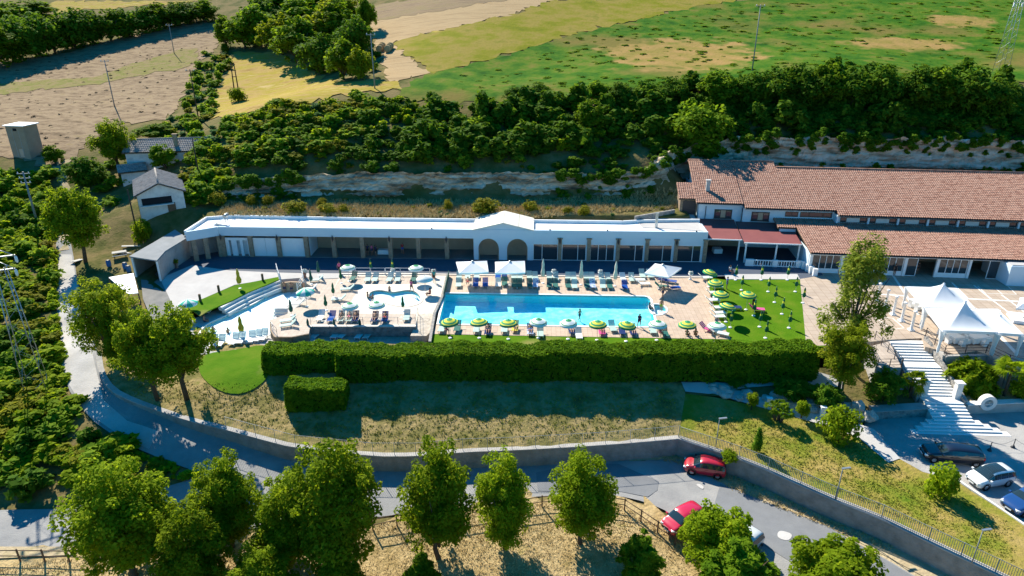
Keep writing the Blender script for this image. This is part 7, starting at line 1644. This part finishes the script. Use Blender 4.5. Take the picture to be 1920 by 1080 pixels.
# ------------------------------------------------------------------ cars
m_tyre = mat('tyre rubber', [(.015,.015,.016)], rough=.9); m_rimc = mat('alloy rim', [(.55,.56,.58)], rough=.3, metal=.8); m_cglass = mat('car glass', [(.02,.035,.04)], rough=.05, spec=.9); m_lamp = mat('headlamp', [(.75,.78,.80)], rough=.15, spec=.8); m_tail = mat('tail lamp', [(.45,.02,.02)], rough=.2); m_plast = mat('black trim', [(.015,.015,.017)], rough=.6); m_plate = mat('number plate', [(.75,.76,.78)], rough=.5)
HATCH = [(-1.80,.38,.80,.92,.66,.56),(-1.77,.30,.90,1.08,.76,.64),(-1.68,.26,.94,1.34,.81,.62),(-1.48,.24,.95,1.47,.83,.60),(-.9,.22,.95,1.53,.845,.62),(-.2,.2,.94,1.54,.845,.62),(.2,.2,.93,1.50,.845,.615),(.45,.2,.92,1.40,.84,.61),(1.0,.2,.90,1.0,.835,.70),(1.3,.2,.86,.93,.82,.70),(1.6,.22,.76,.83,.78,.64),(1.74,.26,.66,.72,.70,.56),(1.80,.36,.56,.60,.60,.46)]
WAGON = [(-2.38,.42,.85,.95,.72,.62),(-2.33,.32,.93,1.12,.82,.68),(-2.15,.28,.97,1.36,.87,.64),(-1.8,.25,.98,1.43,.90,.64),(-.9,.22,.98,1.48,.91,.66),(0,.2,.96,1.48,.91,.66),(.35,.2,.95,1.42,.91,.65),(.6,.2,.94,1.32,.905,.65),(1.15,.2,.92,1.02,.90,.76),(1.6,.2,.88,.96,.88,.76),(2.05,.22,.80,.87,.84,.70),(2.28,.28,.68,.74,.76,.60),(2.36,.38,.58,.62,.64,.5)]
def car(name, prof, front, rear, z, paint, label, roofdark=False, plate=True):
    f, r = P(*front,z), P(*rear,z); d = f-r; rz = math.atan2(d.y,d.x); c = (f+r)/2; t = empty(name, (c.x,c.y,c.z), rz, label, 'car')
    def ring(q):
        x,zb,zl,zt,hb,ht = q; g = zt-zl
        half = [(0,zb),(hb*.86,zb),(hb*.97,zb+.10),(hb*1.0,zb+(zl-zb)*.55),(hb*.975,zl),(hb*.975*.25+ht*.75+.0,zl+g*.78),(ht*.86,zt-.012 if g < .2 else zt-.03),(ht*.45,zt),(0,zt+.005)]
        return [(x,y,w) for y,w in half]+[(x,-y,w) for y,w in half[-2:0:-1]]
    R_ = [ring(q) for q in prof]; n = len(R_[0]); ns = len(prof); hb = len([1]); parts = {}
    def addf(k, vs_, m): parts.setdefault(k, (MB(), m))[0].add(vs_, [tuple(range(len(vs_)))], 0, True)
    body = MB(); body.v = [tuple(v) for r_ in R_ for v in r_]
    # refine by linear interpolation is left to smooth shading
    cabin = [prof[i][3]-prof[i][2] > .3 for i in range(ns)]
    for i in range(ns-1):
        for j in range(n):
            j2 = (j+1) % n; quad = (i*n+j,(i+1)*n+j,(i+1)*n+j2,i*n+j2); glass = None
            side_ = j in (4,) or j2 == n-4 and False
            jj = j if j < 8 else n-1-j
            if jj == 4 and (cabin[i] and cabin[i+1]): glass = 'side_window'
            if jj == 4 and (cabin[i] != cabin[i+1]) and prof[i][0] > 0: glass = 'side_window'
            if jj >= 5 and jj <= 7 and (cabin[i] and not cabin[i+1]) : glass = 'windscreen'
            if jj >= 5 and jj <= 7 and (not cabin[i] and cabin[i+1]) : glass = 'rear_window'
            if roofdark and jj in (6,7) and cabin[i] and cabin[i+1] and prof[i][0] > -1.2: glass = 'glass_roof'
            if glass:
                vs_ = [Vector(body.v[k]) for k in quad]; nn = (vs_[1]-vs_[0]).cross(vs_[3]-vs_[0]).normalized(); cc = sum(vs_,Vector())/4
                if nn.dot(cc-Vector((cc.x*.9,0,.8))) < 0: nn = -nn
                key = glass+('L' if cc.y > 0 else 'R' if glass == 'side_window' else '')+(str(i) if glass == 'side_window' else '')
                if glass != 'side_window': key = glass
                sh = .965 if glass == 'side_window' else 1.0
                addf(key, [cc+(v-cc)*sh+nn*.012 for v in vs_], m_cglass)
            body.f.append(quad); body.m.append(0); body.sm.append(True)
    body.f += [tuple(range(n))[::-1] , tuple((ns-1)*n+j for j in range(n))]; body.m += [0,0]; body.sm += [False,False]
    bo = body.build('body', paint, t); 
    for k,(mb,m) in parts.items(): mb.build(k.rstrip('LR0123456789'), m, t)
    L0, L1, Wm = prof[0][0], prof[-1][0], max(q[4] for q in prof)
    xw = (L0+.68, L1-.72)
    ty = MB(); ty.lathe([(.19,-.09),(.29,-.1),(.32,-.06),(.32,.06),(.29,.1),(.19,.09)], 20); tym = ty.mesh('tyre', m_tyre)
    ri = MB(); ri.lathe([(0,.06),(.06,.07),(.15,.055),(.2,.085),(.21,.03)], 16); rim_ = ri.mesh('rim', m_rimc)
    sp = MB()
    for x in xw:
        for s in (1,-1):
            w = link('wheel', tym, t); w.location = (x,s*(Wm-.10),.32); w.rotation_euler = (R(-90)*s,0,0); q = link('rim', rim_, w)
            a = MB(); a.lathe([(.33,.0),(.39,.0)], 18); ar = a.mesh('wheel_arch', m_plast); g = link('wheel_arch', ar, t); g.location = (x,s*(Wm+.006),.34); g.rotation_euler = (R(-90)*s,0,0)
    for s in (1,-1):
        mb = MB(); mb.box((L1-.13,s*Wm*.70,.66),(.30,.26,.13),rz=-s*.5); mb.build('headlight', m_lamp, t, bevel=.03)
        mb = MB(); mb.box((L0+.10,s*Wm*.84,.86),(.14,.16,.26)); mb.build('tail_light', m_tail, t, bevel=.03)
        mb = MB(); mb.box((prof[8][0]-.12,s*(Wm+.09),.98),(.14,.2,.13)); mb.build('wing_mirror', paint, t, bevel=.03)
        for xh in (-.15,.62-.9-.6): mb = MB(); mb.box((xh,s*(Wm+.012),.80),(.16,.03,.03)); mb.build('door_handle', paint, t)
    mb = MB(); mb.box((L1-.02,0,.45),(.1,.9,.16)); mb.build('grille', m_plast, t); mb = MB(); mb.box((L1+.035,0,.42),(.02,.5,.11)); mb.build('number_plate', m_plate, t)
    mb = MB(); mb.box((L0-.01,0,.55),(.03,.5,.11)); mb.build('number_plate', m_plate, t)
    return t
def paint(name, c): return mat(name, [c], rough=.28, spec=.5, coat=.8)
car('red_car', HATCH, (1289,879), (1352,890), -7.37, paint('red car paint',(.42,.012,.03)), 'bright red hatchback parked against the road wall')
car('red_car', HATCH, (1255,997), (1302,972), -7.4, paint('dark pink red car paint',(.50,.015,.05)), 'red hatchback half hidden by the citrus tree')
car('parked_car', HATCH, (1372,1052), (1410,1018), -7.42, paint('pale silver paint',(.55,.58,.60)), 'pale silver car almost hidden behind the citrus tree')
car('black_car', WAGON, (1733,856), (1829,866), CZ+.03, paint('black blue car paint',(.008,.010,.02)), 'black estate car parked below the staircase')
car('white_car', HATCH, (1818,911), (1886,899), CZ+.03, paint('white car paint',(.72,.74,.75)), 'small white car with a dark glass roof in the car park', True)
car('blue_car', WAGON, (1884,962), (1970,935), CZ+.03, paint('dark blue car paint',(.015,.06,.20)), 'dark blue car cut by the right edge of the car park')
# chain posts
cp1 = MB().tube([(0,0,0),(0,0,.95)], .035, 6).mesh('shaft', m_iron); cp2 = MB().lathe([(0,.3),(.05,.3),(.2,.03),(.2,0)], 10).mesh('foot', m_iron); pp = []
for px,py,lb in ((1855,845,'left black chain post in the car park'),(1899,839,'middle black chain post in the car park'),(1945,850,'right black chain post at the edge of the car park')):
    p = P(px,py,CZ+.02); pp.append(p); t = empty('chain_post', p, 0, lb, 'post', 'chain posts'); link('shaft', cp1, t); link('foot', cp2, t)
for i in range(2):
    a, b = pp[i]+Vector((0,0,.9)), pp[i+1]+Vector((0,0,.9)); mb = MB(); mb.tube([a+(b-a)*k/10-Vector((0,0,.35*math.sin(math.pi*k/10))) for k in range(11)], .015, 4); o = mb.build('barrier_chain', m_iron); tag(o, ('left','right')[i]+' sagging chain between the black posts of the car park', 'chain')
